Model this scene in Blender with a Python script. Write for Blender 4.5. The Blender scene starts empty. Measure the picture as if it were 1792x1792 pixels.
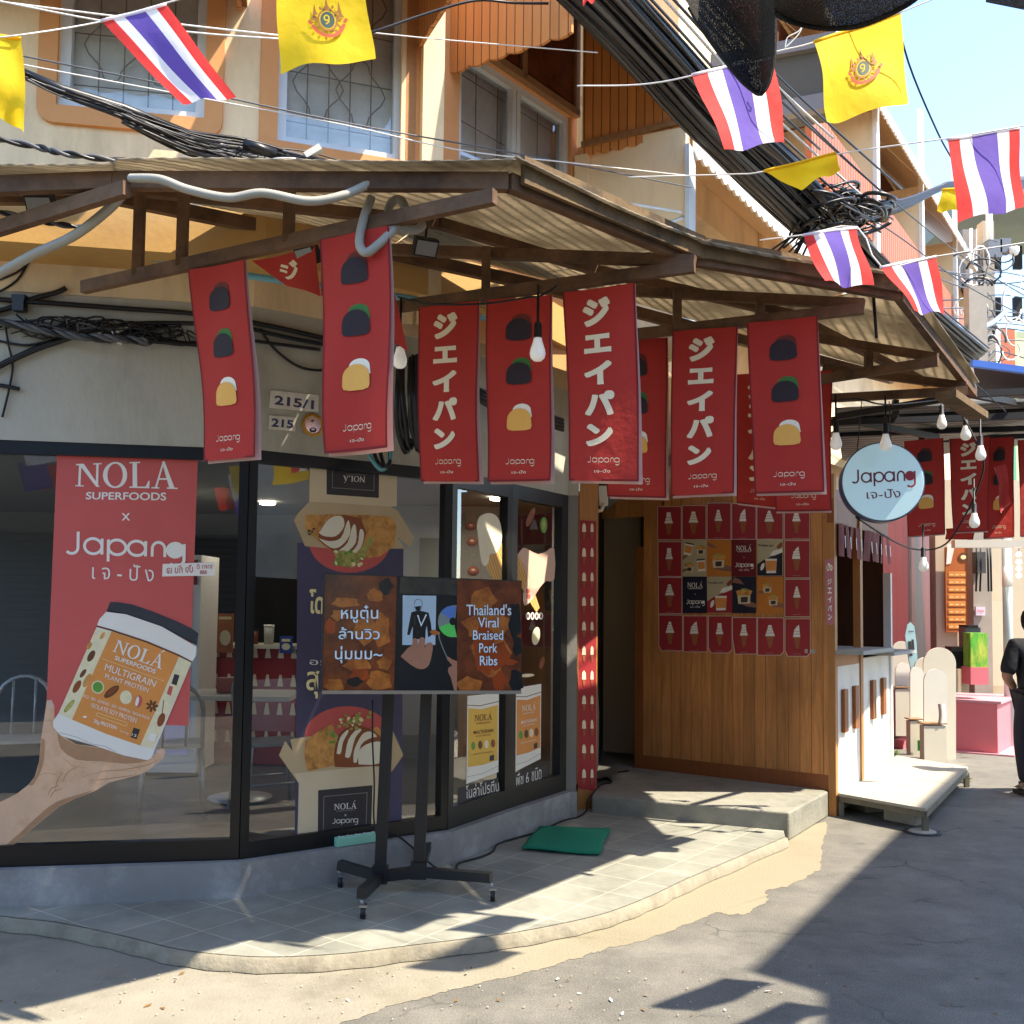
import bpy, bmesh, math, random
from mathutils import Vector, Matrix
V = Vector
R = math.radians
rnd = random.Random(7)
S = bpy.context.scene
COL = S.collection

# ---------------------------------------------------------------- camera
FPX, CX, CY, PITCH, ROLL, EYE = 1800.0, 896.0, 956.0, 3.3, 0.63, 1.65
CAMR = Matrix.Rotation(R(90 + PITCH), 3, 'X') @ Matrix.Rotation(R(ROLL), 3, 'Z')
cam = bpy.data.cameras.new('camera')
cam.sensor_width = 36
cam.lens = 36 * FPX / 1792
cam.shift_y = (CY - 896) / 1792
cam.clip_start, cam.clip_end = 0.05, 500
camo = bpy.data.objects.new('camera', cam)
camo.matrix_world = Matrix.Translation((0, 0, EYE)) @ CAMR.to_4x4()
COL.objects.link(camo)
S.camera = camo

# ---------------------------------------------------------------- light
SUNV = V((0.62, -0.22, 1))          # metres sideways per metre of height
SUN = SUNV.normalized()
w = bpy.data.worlds.new('World')
S.world = w
w.use_nodes = True
nt = w.node_tree
sky = nt.nodes.new('ShaderNodeTexSky')
sky.sky_type = 'NISHITA'
sky.sun_disc = False
sky.sun_elevation = math.asin(SUN.z)
sky.sun_rotation = math.atan2(SUN.x, SUN.y)
sky.air_density, sky.dust_density, sky.ozone_density = 1.0, 0.4, 2.5
nt.links.new(sky.outputs[0], nt.nodes['Background'].inputs[0])
nt.nodes['Background'].inputs[1].default_value = 0.15
sl = bpy.data.lights.new('sun', 'SUN')
sl.energy = 3.4
sl.angle = R(0.55)
sl.color = (1.0, 0.9, 0.74)
so = bpy.data.objects.new('sun', sl)
so.rotation_euler = SUN.to_track_quat('Z', 'Y').to_euler()
so.location = (6, -3, 14)
COL.objects.link(so)
S.view_settings.view_transform = 'Standard'
S.view_settings.look = 'None'
S.view_settings.exposure = 1.88
S.view_settings.gamma = 1
S.cycles.max_bounces = 10
S.cycles.diffuse_bounces = 6
S.cycles.transparent_max_bounces = 16
S.cycles.use_denoising = True

# ---------------------------------------------------------------- rays
CAM0 = V((0, 0, EYE))
def ray(px, py):
    return CAMR @ V(((px - CX) / FPX, (CY - py) / FPX, -1))
def P(px, py, D):
    d = ray(px, py); return CAM0 + d * (D / d.y)
def Z(px, py, z):
    d = ray(px, py); return CAM0 + d * ((z - EYE) / d.z)
def OP(px, py, p0, n):
    d = ray(px, py); return CAM0 + d * ((p0 - CAM0).dot(n) / d.dot(n))
def proj(v):
    c = CAMR.transposed() @ (v - CAM0)
    return (CX - FPX * c.x / c.z, CY + FPX * c.y / c.z)

# ---------------------------------------------------------------- materials
def lin(c):
    if isinstance(c, str):
        c = [int(c[i:i + 2], 16) for i in (0, 2, 4)]
        return tuple((v / 255 / 12.92 if v / 255 <= .04045 else ((v / 255 + .055) / 1.055) ** 2.4) for v in c)
    return c
MATS = {}
def mat(name, col, rough=.6, var=.12, scale=6, bump=0.0, bscale=60, metal=0, spec=.4, stain=None, stain_amt=0, stain_scale=1.5, stretch=(1, 1, 1), emit=0, sheen=0, transl=0):
    if name in MATS: return MATS[name]
    m = bpy.data.materials.new(name); m.use_nodes = True
    t = m.node_tree; N = t.nodes; L = t.links
    b = N['Principled BSDF']
    c = lin(col)
    b.inputs['Roughness'].default_value = rough
    b.inputs['Metallic'].default_value = metal
    b.inputs['Specular IOR Level'].default_value = spec
    co = N.new('ShaderNodeTexCoord'); mp = N.new('ShaderNodeMapping')
    mp.inputs['Scale'].default_value = stretch
    L.new(co.outputs['Object'], mp.inputs['Vector'])
    out = None
    if var:
        nz = N.new('ShaderNodeTexNoise'); nz.inputs['Scale'].default_value = scale; nz.inputs['Detail'].default_value = 7
        nz.inputs['Roughness'].default_value = .65
        L.new(mp.outputs[0], nz.inputs['Vector'])
        mx = N.new('ShaderNodeMix'); mx.data_type = 'RGBA'
        mr = N.new('ShaderNodeMapRange'); mr.inputs[1].default_value = .25; mr.inputs[2].default_value = .75
        L.new(nz.outputs[0], mr.inputs[0]); L.new(mr.outputs[0], mx.inputs[0])
        mx.inputs[6].default_value = tuple(max(0, v * (1 - var)) for v in c) + (1,)
        mx.inputs[7].default_value = tuple(min(1, v * (1 + var)) for v in c) + (1,)
        out = mx.outputs[2]
    if stain is not None:
        nz = N.new('ShaderNodeTexNoise'); nz.inputs['Scale'].default_value = stain_scale; nz.inputs['Detail'].default_value = 9
        nz.inputs['Roughness'].default_value = .7
        L.new(mp.outputs[0], nz.inputs['Vector'])
        mr = N.new('ShaderNodeMapRange'); mr.inputs[1].default_value = .48; mr.inputs[2].default_value = .68
        mr.inputs[4].default_value = stain_amt
        L.new(nz.outputs[0], mr.inputs[0])
        mx = N.new('ShaderNodeMix'); mx.data_type = 'RGBA'
        L.new(mr.outputs[0], mx.inputs[0])
        if out: L.new(out, mx.inputs[6])
        else: mx.inputs[6].default_value = c + (1,)
        mx.inputs[7].default_value = lin(stain) + (1,)
        out = mx.outputs[2]
    if out: L.new(out, b.inputs['Base Color'])
    else: b.inputs['Base Color'].default_value = c + (1,)
    if bump:
        nz = N.new('ShaderNodeTexNoise'); nz.inputs['Scale'].default_value = bscale; nz.inputs['Detail'].default_value = 6
        L.new(mp.outputs[0], nz.inputs['Vector'])
        bp = N.new('ShaderNodeBump'); bp.inputs['Strength'].default_value = bump; bp.inputs['Distance'].default_value = .01
        L.new(nz.outputs[0], bp.inputs['Height']); L.new(bp.outputs[0], b.inputs['Normal'])
    if emit:
        b.inputs['Emission Color'].default_value = c + (1,); b.inputs['Emission Strength'].default_value = emit
        if out: L.new(out, b.inputs['Emission Color'])
    if transl:
        tr = N.new('ShaderNodeBsdfTranslucent')
        if out: L.new(out, tr.inputs[0])
        else: tr.inputs[0].default_value = c + (1,)
        ms = N.new('ShaderNodeMixShader'); ms.inputs[0].default_value = transl
        L.new(b.outputs[0], ms.inputs[1]); L.new(tr.outputs[0], ms.inputs[2])
        L.new(ms.outputs[0], N['Material Output'].inputs['Surface'])
    MATS[name] = m
    return m

def striped(name, col, dark, direction, period, width=.12, rough=.6, bump=.6, spec=.35, grain=.25, gscale=(1, 1, 1), knots=0, sine=False, transl=0, stain=None, stain_amt=0):
    """boards or ribs that repeat every `period` metres along `direction`"""
    if name in MATS: return MATS[name]
    m = bpy.data.materials.new(name); m.use_nodes = True
    t = m.node_tree; N = t.nodes; L = t.links; b = N['Principled BSDF']
    b.inputs['Roughness'].default_value = rough; b.inputs['Specular IOR Level'].default_value = spec
    co = N.new('ShaderNodeTexCoord')
    d = V(direction).normalized()
    dot = N.new('ShaderNodeVectorMath'); dot.operation = 'DOT_PRODUCT'; dot.inputs[1].default_value = d
    L.new(co.outputs['Object'], dot.inputs[0])
    dv = N.new('ShaderNodeMath'); dv.operation = 'DIVIDE'; dv.inputs[1].default_value = period
    L.new(dot.outputs['Value'], dv.inputs[0])
    fr = N.new('ShaderNodeMath'); fr.operation = 'FRACT'; L.new(dv.outputs[0], fr.inputs[0])
    fl = N.new('ShaderNodeMath'); fl.operation = 'FLOOR'; L.new(dv.outputs[0], fl.inputs[0])
    wn = N.new('ShaderNodeTexWhiteNoise'); wn.noise_dimensions = '1D'; L.new(fl.outputs[0], wn.inputs['W'])
    # distance from the joint 0..0.5
    s1 = N.new('ShaderNodeMath'); s1.operation = 'SUBTRACT'; s1.inputs[1].default_value = .5; L.new(fr.outputs[0], s1.inputs[0])
    ab = N.new('ShaderNodeMath'); ab.operation = 'ABSOLUTE'; L.new(s1.outputs[0], ab.inputs[0])
    mr = N.new('ShaderNodeMapRange'); mr.inputs[1].default_value = .5; mr.inputs[2].default_value = .5 - width
    mr.interpolation_type = 'SMOOTHSTEP'
    L.new(ab.outputs[0], mr.inputs[0])
    mp = N.new('ShaderNodeMapping'); mp.inputs['Scale'].default_value = gscale
    ad = N.new('ShaderNodeVectorMath'); ad.operation = 'ADD'
    sc = N.new('ShaderNodeVectorMath'); sc.operation = 'SCALE'; sc.inputs['Scale'].default_value = 9.0
    L.new(wn.outputs['Color'], sc.inputs[0]); L.new(co.outputs['Object'], ad.inputs[0]); L.new(sc.outputs[0], ad.inputs[1])
    L.new(ad.outputs[0], mp.inputs[0])
    nz = N.new('ShaderNodeTexNoise'); nz.inputs['Scale'].default_value = 5; nz.inputs['Detail'].default_value = 8; nz.inputs['Roughness'].default_value = .65
    nz.inputs['Distortion'].default_value = .6
    L.new(mp.outputs[0], nz.inputs['Vector'])
    c = lin(col)
    mx = N.new('ShaderNodeMix'); mx.data_type = 'RGBA'
    mr2 = N.new('ShaderNodeMapRange'); mr2.inputs[1].default_value = .3; mr2.inputs[2].default_value = .7
    L.new(nz.outputs[0], mr2.inputs[0]); L.new(mr2.outputs[0], mx.inputs[0])
    mx.inputs[6].default_value = tuple(v * (1 - grain) for v in c) + (1,)
    mx.inputs[7].default_value = tuple(min(1, v * (1 + grain)) for v in c) + (1,)
    hv = N.new('ShaderNodeHueSaturation')
    mr3 = N.new('ShaderNodeMapRange'); mr3.inputs[3].default_value = 1 - .6 * grain; mr3.inputs[4].default_value = 1 + .6 * grain
    L.new(wn.outputs['Value'], mr3.inputs[0]); L.new(mr3.outputs[0], hv.inputs['Value']); L.new(mx.outputs[2], hv.inputs['Color'])
    src = hv.outputs[0]
    if knots:
        vo = N.new('ShaderNodeTexVoronoi'); vo.inputs['Scale'].default_value = 3.2; vo.inputs['Randomness'].default_value = 1
        mpk = N.new('ShaderNodeMapping'); mpk.inputs['Scale'].default_value = tuple(1 if i != 2 else .8 for i in range(3))
        L.new(ad.outputs[0], mpk.inputs[0]); L.new(mpk.outputs[0], vo.inputs['Vector'])
        mk = N.new('ShaderNodeMapRange'); mk.inputs[1].default_value = .035; mk.inputs[2].default_value = .07; mk.inputs[3].default_value = knots; mk.inputs[4].default_value = 0
        L.new(vo.outputs['Distance'], mk.inputs[0])
        mz = N.new('ShaderNodeMix'); mz.data_type = 'RGBA'; L.new(mk.outputs[0], mz.inputs[0]); L.new(src, mz.inputs[6])
        mz.inputs[7].default_value = (.03, .012, .006, 1); src = mz.outputs[2]
    if stain is not None:
        nz2 = N.new('ShaderNodeTexNoise'); nz2.inputs['Scale'].default_value = 1.3; nz2.inputs['Detail'].default_value = 9
        L.new(co.outputs['Object'], nz2.inputs['Vector'])
        ms = N.new('ShaderNodeMapRange'); ms.inputs[1].default_value = .45; ms.inputs[2].default_value = .7; ms.inputs[4].default_value = stain_amt
        L.new(nz2.outputs[0], ms.inputs[0])
        mz = N.new('ShaderNodeMix'); mz.data_type = 'RGBA'; L.new(ms.outputs[0], mz.inputs[0]); L.new(src, mz.inputs[6])
        mz.inputs[7].default_value = lin(stain) + (1,); src = mz.outputs[2]
    md = N.new('ShaderNodeMix'); md.data_type = 'RGBA'
    L.new(mr.outputs[0], md.inputs[0]); md.inputs[6].default_value = lin(dark) + (1,); L.new(src, md.inputs[7])
    L.new(md.outputs[2], b.inputs['Base Color'])
    bp = N.new('ShaderNodeBump'); bp.inputs['Strength'].default_value = bump; bp.inputs['Distance'].default_value = .012
    if sine:
        sn = N.new('ShaderNodeMath'); sn.operation = 'SINE'
        ml = N.new('ShaderNodeMath'); ml.operation = 'MULTIPLY'; ml.inputs[1].default_value = 2 * math.pi
        L.new(dv.outputs[0], ml.inputs[0]); L.new(ml.outputs[0], sn.inputs[0]); L.new(sn.outputs[0], bp.inputs['Height'])
    else:
        L.new(mr.outputs[0], bp.inputs['Height'])
    L.new(bp.outputs[0], b.inputs['Normal'])
    if transl:
        tr = N.new('ShaderNodeBsdfTranslucent'); L.new(md.outputs[2], tr.inputs[0])
        ms = N.new('ShaderNodeMixShader'); ms.inputs[0].default_value = transl
        L.new(b.outputs[0], ms.inputs[1]); L.new(tr.outputs[0], ms.inputs[2])
        L.new(ms.outputs[0], N['Material Output'].inputs['Surface'])
    MATS[name] = m
    return m

def glass(name, tint=(.8, .84, .82), ior=1.5, boost=.02, rough=0.0):
    if name in MATS: return MATS[name]
    m = bpy.data.materials.new(name); m.use_nodes = True
    t = m.node_tree; N = t.nodes; L = t.links
    N.remove(N['Principled BSDF'])
    tr = N.new('ShaderNodeBsdfTransparent'); tr.inputs[0].default_value = tint + (1,)
    gl = N.new('ShaderNodeBsdfGlossy'); gl.inputs['Roughness'].default_value = rough; gl.inputs[0].default_value = (1, 1, 1, 1)
    fr = N.new('ShaderNodeFresnel'); fr.inputs[0].default_value = ior
    # both sides of the sheet reflect
    ma = N.new('ShaderNodeMath'); ma.operation = 'MULTIPLY_ADD'; ma.inputs[1].default_value = 1.8; ma.inputs[2].default_value = boost
    ma.use_clamp = True
    L.new(fr.outputs[0], ma.inputs[0])
    ms = N.new('ShaderNodeMixShader')
    L.new(ma.outputs[0], ms.inputs[0]); L.new(tr.outputs[0], ms.inputs[1]); L.new(gl.outputs[0], ms.inputs[2])
    L.new(ms.outputs[0], N['Material Output'].inputs['Surface'])
    MATS[name] = m
    return m

# ---------------------------------------------------------------- mesh builder
LAY = [0.0]
class MB:
    def __init__(s):
        s.v = []; s.f = []; s.mi = []; s.mats = []; s.smooth = []
    def _m(s, m):
        if m not in s.mats: s.mats.append(m)
        return s.mats.index(m)
    def face(s, pts, m, smooth=False):
        i = len(s.v); s.v += [tuple(p) for p in pts]; s.f.append(tuple(range(i, i + len(pts)))); s.mi.append(s._m(m)); s.smooth.append(smooth)
    def raw(s, vs, fs, m, smooth=False):
        i = len(s.v); s.v += [tuple(p) for p in vs]; k = s._m(m)
        for f in fs: s.f.append(tuple(i + j for j in f)); s.mi.append(k); s.smooth.append(smooth)
    def hexa(s, p, m):
        s.raw(p, [(0, 3, 2, 1), (4, 5, 6, 7), (0, 1, 5, 4), (1, 2, 6, 5), (2, 3, 7, 6), (3, 0, 4, 7)], m)
    def box(s, c, d, m, M=None):
        c = V(c); h = V(d) / 2
        p = [V((x * h.x, y * h.y, z * h.z)) for z in (-1, 1) for x, y in ((-1, -1), (1, -1), (1, 1), (-1, 1))]
        if M is not None: p = [M @ q for q in p]
        s.hexa([c + q for q in p], m)
    def bar(s, a, b, w, h, m, up=V((0, 0, 1))):
        a, b = V(a), V(b); d = (b - a).normalized()
        x = d.cross(up)
        if x.length < 1e-4: x = d.cross(V((0, 1, 0)))
        x.normalize(); y = x.cross(d).normalized()
        q = [(-1, -1), (1, -1), (1, 1), (-1, 1)]
        s.hexa([a + x * (w / 2 * i) + y * (h / 2 * j) for i, j in q] + [b + x * (w / 2 * i) + y * (h / 2 * j) for i, j in q], m)
    def prism(s, pts, off, m, side=None):
        n = len(pts); pts = [V(p) for p in pts]; off = V(off); side = side or m
        s.face(pts[::-1], m); s.face([p + off for p in pts], m)
        for i in range(n):
            a, b = pts[i], pts[(i + 1) % n]
            s.face([a, b, b + off, a + off], side)
    def tube(s, pts, r, m, n=8, caps=True, closed=False):
        pts = [V(p) for p in pts]; rs = r if isinstance(r, (list, tuple)) else [r] * len(pts)
        vs = []; prev = None
        for i, p in enumerate(pts):
            if closed: d = pts[(i + 1) % len(pts)] - pts[i - 1]
            else: d = (pts[min(i + 1, len(pts) - 1)] - pts[max(i - 1, 0)])
            if d.length < 1e-7: d = V((0, 0, 1))
            d.normalize()
            if prev is None:
                x = d.cross(V((0, 0, 1)))
                if x.length < .05: x = d.cross(V((1, 0, 0)))
            else: x = prev - d * prev.dot(d)
            x.normalize(); prev = x; y = d.cross(x)
            for k in range(n):
                a = 2 * math.pi * k / n
                vs.append(p + (x * math.cos(a) + y * math.sin(a)) * rs[i])
        fs = []; L = len(pts)
        for i in range(L if closed else L - 1):
            j = (i + 1) % L
            for k in range(n):
                l = (k + 1) % n
                fs.append((i * n + k, i * n + l, j * n + l, j * n + k))
        if caps and not closed:
            fs.append(tuple(range(n - 1, -1, -1))); fs.append(tuple((L - 1) * n + k for k in range(n)))
        s.raw(vs, fs, m, True)
    def lathe(s, prof, c, m, n=20, axis=V((0, 0, 1)), smooth=True):
        """prof: list of (radius, height along axis)"""
        c = V(c); axis = V(axis).normalized()
        x = axis.cross(V((0, 1, 0)))
        if x.length < .1: x = axis.cross(V((1, 0, 0)))
        x.normalize(); y = axis.cross(x)
        vs = []
        for r, h in prof:
            for k in range(n):
                a = 2 * math.pi * k / n
                vs.append(c + axis * h + (x * math.cos(a) + y * math.sin(a)) * max(r, 1e-4))
        fs = [(i * n + k, i * n + (k + 1) % n, (i + 1) * n + (k + 1) % n, (i + 1) * n + k) for i in range(len(prof) - 1) for k in range(n)]
        fs += [tuple(range(n - 1, -1, -1)), tuple((len(prof) - 1) * n + k for k in range(n))]
        s.raw(vs, fs, m, smooth)
    def grid(s, fn, nu, nv, m, smooth=True):
        vs = [fn(i / nu, j / nv) for j in range(nv + 1) for i in range(nu + 1)]
        fs = [(j * (nu + 1) + i, j * (nu + 1) + i + 1, (j + 1) * (nu + 1) + i + 1, (j + 1) * (nu + 1) + i) for j in range(nv) for i in range(nu)]
        s.raw(vs, fs, m, smooth)
    def build(s, name, parent=None, weld=True):
        me = bpy.data.meshes.new(name)
        me.from_pydata(s.v, [], s.f)
        for m in s.mats: me.materials.append(m)
        me.polygons.foreach_set('material_index', s.mi)
        me.polygons.foreach_set('use_smooth', s.smooth)
        if weld:
            bm = bmesh.new(); bm.from_mesh(me)
            bmesh.ops.remove_doubles(bm, verts=bm.verts, dist=1e-5)
            bm.to_mesh(me); bm.free()
        me.update()
        o = bpy.data.objects.new(name, me); COL.objects.link(o)
        if parent is not None: adopt(o, parent)
        return o

def adopt(o, parent):
    o.parent = parent
    m = parent
    T = Matrix.Identity(4)
    loc = V((0, 0, 0))
    while m is not None:
        if m.type == 'EMPTY': loc = V(m.location)
        m = m.parent
    if parent.type == 'EMPTY': o.matrix_parent_inverse = Matrix.Translation(-loc)

def tag(o, label=None, cat=None, group=None, kind=None):
    if label: o['label'] = label
    if cat: o['category'] = cat
    if group: o['group'] = group
    if kind: o['kind'] = kind
    return o
def thing(name, loc, label, cat, group=None):
    o = bpy.data.objects.new(name, None); COL.objects.link(o)
    o.empty_display_size = .1; o.location = loc
    return tag(o, label, cat, group)
def copy_thing(root, loc, label=None, group=None):
    c = root.copy(); COL.objects.link(c); c.location = loc
    if label: c['label'] = label
    if group: c['group'] = group
    for ch in root.children:
        d = ch.copy(); COL.objects.link(d); d.parent = c
        for g in ch.children:
            e = g.copy(); COL.objects.link(e); e.parent = d
    return c

# ---------------------------------------------------------------- flat print: 2D shapes mapped onto a surface by M(x, y, layer)
_tc = {}
def text2d(s, bold=0.0):
    k = (s, bold)
    if k in _tc: return _tc[k]
    cu = bpy.data.curves.new('t', 'FONT'); cu.body = s; cu.size = 1; cu.offset = bold; cu.resolution_u = 5
    ob = bpy.data.objects.new('t', cu); COL.objects.link(ob)
    me = bpy.data.meshes.new_from_object(ob.evaluated_get(bpy.context.evaluated_depsgraph_get()))
    vs = [(v.co.x, v.co.y) for v in me.vertices]; fs = [tuple(p.vertices) for p in me.polygons]
    bpy.data.objects.remove(ob); bpy.data.meshes.remove(me); bpy.data.curves.remove(cu)
    x0 = min(v[0] for v in vs); x1 = max(v[0] for v in vs); y0 = min(v[1] for v in vs); y1 = max(v[1] for v in vs)
    vs = [((x - x0) / (x1 - x0), (y1 - y) / (y1 - y0)) for x, y in vs]     # unit box, y down
    _tc[k] = (vs, fs, (x1 - x0) / (y1 - y0))
    return _tc[k]
def quad(q):
    """(x0,y0,x1,y1) or four corners TL TR BR BL -> function of u,v"""
    if len(q) == 4 and not hasattr(q[0], '__len__'):
        x0, y0, x1, y1 = q; q = ((x0, y0), (x1, y0), (x1, y1), (x0, y1))
    a, b, c, d = q
    return lambda u, v: tuple((a[i] * (1 - u) + b[i] * u) * (1 - v) + (d[i] * (1 - u) + c[i] * u) * v for i in (0, 1))
class Print(MB):
    """draws with M(x, y, layer) onto a surface; each shape a hair in front of the one before"""
    def __init__(s, M, lay=1.0, rings=0):
        super().__init__(); s.M = M; s.lay = lay; s.rings = rings
    def _l(s):
        s.lay += .12
        return s.lay
    def shape(s, pts, m):
        l = s._l()
        if not s.rings: s.face([s.M(x, y, l) for x, y in pts], m); return
        n = len(pts); cx = sum(p[0] for p in pts) / n; cy = sum(p[1] for p in pts) / n      # rings that follow a curved cloth
        vs = [s.M(cx, cy, l)]
        for k in range(1, s.rings + 1):
            t = k / s.rings; vs += [s.M(cx + (x - cx) * t, cy + (y - cy) * t, l) for x, y in pts]
        fs = [(0, 1 + i, 1 + (i + 1) % n) for i in range(n)]
        for k in range(s.rings - 1):
            a = 1 + k * n; fs += [(a + i, a + n + i, a + n + (i + 1) % n, a + (i + 1) % n) for i in range(n)]
        s.raw(vs, fs, m)
    def rect(s, q, m):
        f = quad(q); s.shape([f(0, 0), f(1, 0), f(1, 1), f(0, 1)], m)
    def text(s, t, q, m, bold=0.0):
        f = quad(q); l = s._l()
        vs, fs, _ = text2d(t, bold)
        s.raw([s.M(*f(x, y), l) for x, y in vs], fs, m)
    def disc(s, cx, cy, rx, ry, m, n=28, rot=0, a0=0, a1=360):
        c, sn = math.cos(R(rot)), math.sin(R(rot))
        pts = []
        for k in range(n + (0 if a1 - a0 == 360 else 1)):
            a = R(a0 + (a1 - a0) * k / n)
            x, y = rx * math.cos(a), ry * math.sin(a)
            pts.append((cx + x * c - y * sn, cy + x * sn + y * c))
        s.shape(pts, m)
    def line(s, pts, wd, m, closed=False):
        """ribbon with mitred joints"""
        if not hasattr(wd, '__len__'): pts = [p for i, p in enumerate(pts) if i == 0 or math.hypot(p[0] - pts[i - 1][0], p[1] - pts[i - 1][1]) > 1e-6]
        n = len(pts); out = []
        for i in range(n):
            p = pts[i]
            a = pts[i - 1] if (i > 0 or closed) else None
            b = pts[(i + 1) % n] if (i < n - 1 or closed) else None
            d1 = (p[0] - a[0], p[1] - a[1]) if a else None
            d2 = (b[0] - p[0], b[1] - p[1]) if b else None
            d1 = d1 or d2; d2 = d2 or d1
            l1 = math.hypot(*d1) or 1; l2 = math.hypot(*d2) or 1
            n1 = (-d1[1] / l1, d1[0] / l1); n2 = (-d2[1] / l2, d2[0] / l2)
            mx, my = n1[0] + n2[0], n1[1] + n2[1]; ml = math.hypot(mx, my) or 1
            mx /= ml; my /= ml
            k = min(2.0, 1 / max(.3, mx * n1[0] + my * n1[1]))
            w_ = (wd[i] if hasattr(wd, '__len__') else wd) / 2 * k
            out.append(((p[0] + mx * w_, p[1] + my * w_), (p[0] - mx * w_, p[1] - my * w_)))
        l = s._l()
        vs = [s.M(*q, l) for o in out for q in o]
        fs = [(2 * i, 2 * i + 1, 2 * ((i + 1) % n) + 1, 2 * ((i + 1) % n)) for i in range(n if closed else n - 1)]
        s.raw(vs, fs, m)
def arc(cx, cy, rx, ry, a0, a1, n=14):
    return [(cx + rx * math.cos(R(a0 + (a1 - a0) * k / n)), cy + ry * math.sin(R(a0 + (a1 - a0) * k / n))) for k in range(n + 1)]

def bunlogo(pr, q, m, wt=.17, ball=None):
    """the rounded monoline word with a solid last letter, into quad q (baseline box incl. tail)"""
    f = quad(q)
    W_, Hh = 6.62, 1.98
    def T(pts): return [f(x / W_, y / Hh) for x, y in pts]       # y down; cap top 0, baseline 1.36, tail 1.98
    a_, b_ = f(0, 0), f(0, 1); e_ = f(1, 0)
    k = math.hypot(b_[0] - a_[0], b_[1] - a_[1]) / Hh; kx = math.hypot(e_[0] - a_[0], e_[1] - a_[1]) / W_
    wd = wt * k
    B = 1.36; c = B - .5
    pr.line(T([(.84, .02), (.84, B - .4)] + arc(.5, B - .36, .34, .36, 0, 140)), wd, m)
    for x in (1.66, 4.02):
        pr.line(T(arc(x, c, .47, .47, 0, 344, 22)), wd, m, True)
        pr.line(T([(x + .48, c - .5), (x + .48, B)]), wd, m)
    pr.line(T(arc(2.96, c, .47, .47, 0, 344, 22)), wd, m, True)
    pr.line(T([(2.48, c - .47), (2.48, B + .42)]), wd, m)
    pr.line(T([(4.86, B), (4.86, c - .02)] + arc(5.2, c - .04, .34, .43, 180, 360, 12)[1:] + [(5.54, B)]), wd, m)
    g = 6.1
    if ball is not False: pr.disc(*f(g / W_, c / Hh), .5 * kx, .5 * k, ball or m)
    else: pr.line(T(arc(g, c, .47, .47, 0, 344, 22)), wd, m, True)
    pr.line(T([(g + .48, c - .45), (g + .48, B + .14)] + arc(g + .06, B + .16, .42, .42, 8, 140)), wd * 1.1, ball or m)

def serif(pr, word, q, m):
    """capital serif letters N O L A (A with an accent when given as 'Á')"""
    f = quad(q)
    adv = {'N': 1.02, 'O': 1.02, 'L': .82, 'A': .98, 'Á': .98}
    tot = sum(adv[c] for c in word)
    x0 = 0
    for ch in word:
        def T(pts): return [f((x0 + x) / tot, y) for x, y in pts]
        def poly(*p): pr.shape(T(p), m)
        if ch == 'N':
            poly((.12, 0), (.21, 0), (.21, 1), (.12, 1)); poly((.0, 0), (.3, 0), (.93, 1), (.8, 1), (.16, .08), (0, .05))
            poly((.78, 0), (.87, 0), (.87, .98), (.78, .9)); poly((.66, 0), (.98, 0), (.98, .05), (.66, .05)); poly((.02, .95), (.33, .95), (.33, 1), (.02, 1))
        elif ch == 'O':
            o = arc(.48, .5, .46, .53, 0, 360, 30); i = arc(.48, .5, .29, .46, 0, 360, 30)
            l = pr._l()
            vs = [pr.M(*t, l) for t in T(o)] + [pr.M(*t, l) for t in T(i)]
            pr.raw(vs, [(k, k + 1, k + 32, k + 31) for k in range(30)], m)
        elif ch == 'L':
            poly((.12, 0), (.29, 0), (.29, 1), (.12, 1)); poly((0, 0), (.41, 0), (.41, .05), (0, .05))
            poly((0, 1), (0, .95), (.6, .94), (.72, .72), (.76, .72), (.74, 1))
        else:
            poly((.46, .0), (.52, .0), (.2, 1), (.12, 1)); poly((.42, .04), (.52, .0), (.88, 1), (.68, 1))
            poly((.26, .62), (.68, .62), (.69, .68), (.25, .68)); poly((.0, .95), (.3, .95), (.3, 1), (0, 1)); poly((.58, .95), (.98, .95), (.98, 1), (.58, 1))
            if ch == 'Á': poly((.5, -.1), (.66, -.32), (.78, -.28), (.55, -.08))
        x0 += adv[ch]
# ================================================================ materials in common
M_CREAM = mat('cream_plaster', 'e6cda4', .75, .08, 2.2, .2, 40, stain='a58d6c', stain_amt=.6, stain_scale=1.6, stretch=(1, 1, .3))
M_ORANGE = mat('orange_paint', 'cf935c', .7, .1, 3, .15, 40, stain='9c6c44', stain_amt=.4)
M_BAND = mat('ochre_band', 'c49a5a', .7, .1, 3, .15, 30, stain='8a6a40', stain_amt=.45)
M_GREY = mat('grey_wall_paint', 'b5b1a3', .75, .09, 2.4, .25, 45, stain='837c6c', stain_amt=.6, stain_scale=1.4, stretch=(1, 1, .45))
M_PLINTH = mat('plinth_cement', '8a8986', .8, .1, 5, .3, 60, stain='c2c2be', stain_amt=.55, stain_scale=2.4)
M_BLACK = mat('black_frame', '141415', .35, .15, 8)
M_ALU = mat('pale_aluminium', 'c9cfd2', .45, .06, 6, metal=.15)
M_DARKGLASS = glass('upper_glass', (.96, .98, .99), 1.5, .04)
M_SHOPGLASS = glass('shop_glass', (.97, .98, .975), 1.5, .05)
M_DARK = mat('near_black', '1b1a19', .8, .2, 4)
M_RIB = striped('ribbed_awning_side', 'c98648', '5a2f12', (2.08, -1, 0), .062, .09, .55, .5, grain=.14, gscale=(2, 2, .25))
M_LATH = mat('lath_wood', '8c6844', .7, .2, 8, stretch=(3, 3, 3))
M_STEEL = mat('rusty_beam', '6a4e36', .8, .4, 7, .5, 30, stain='33231a', stain_amt=.8, stain_scale=3)
M_WHITE = mat('white_paint', 'e9e7e0', .6, .04, 4)
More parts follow.
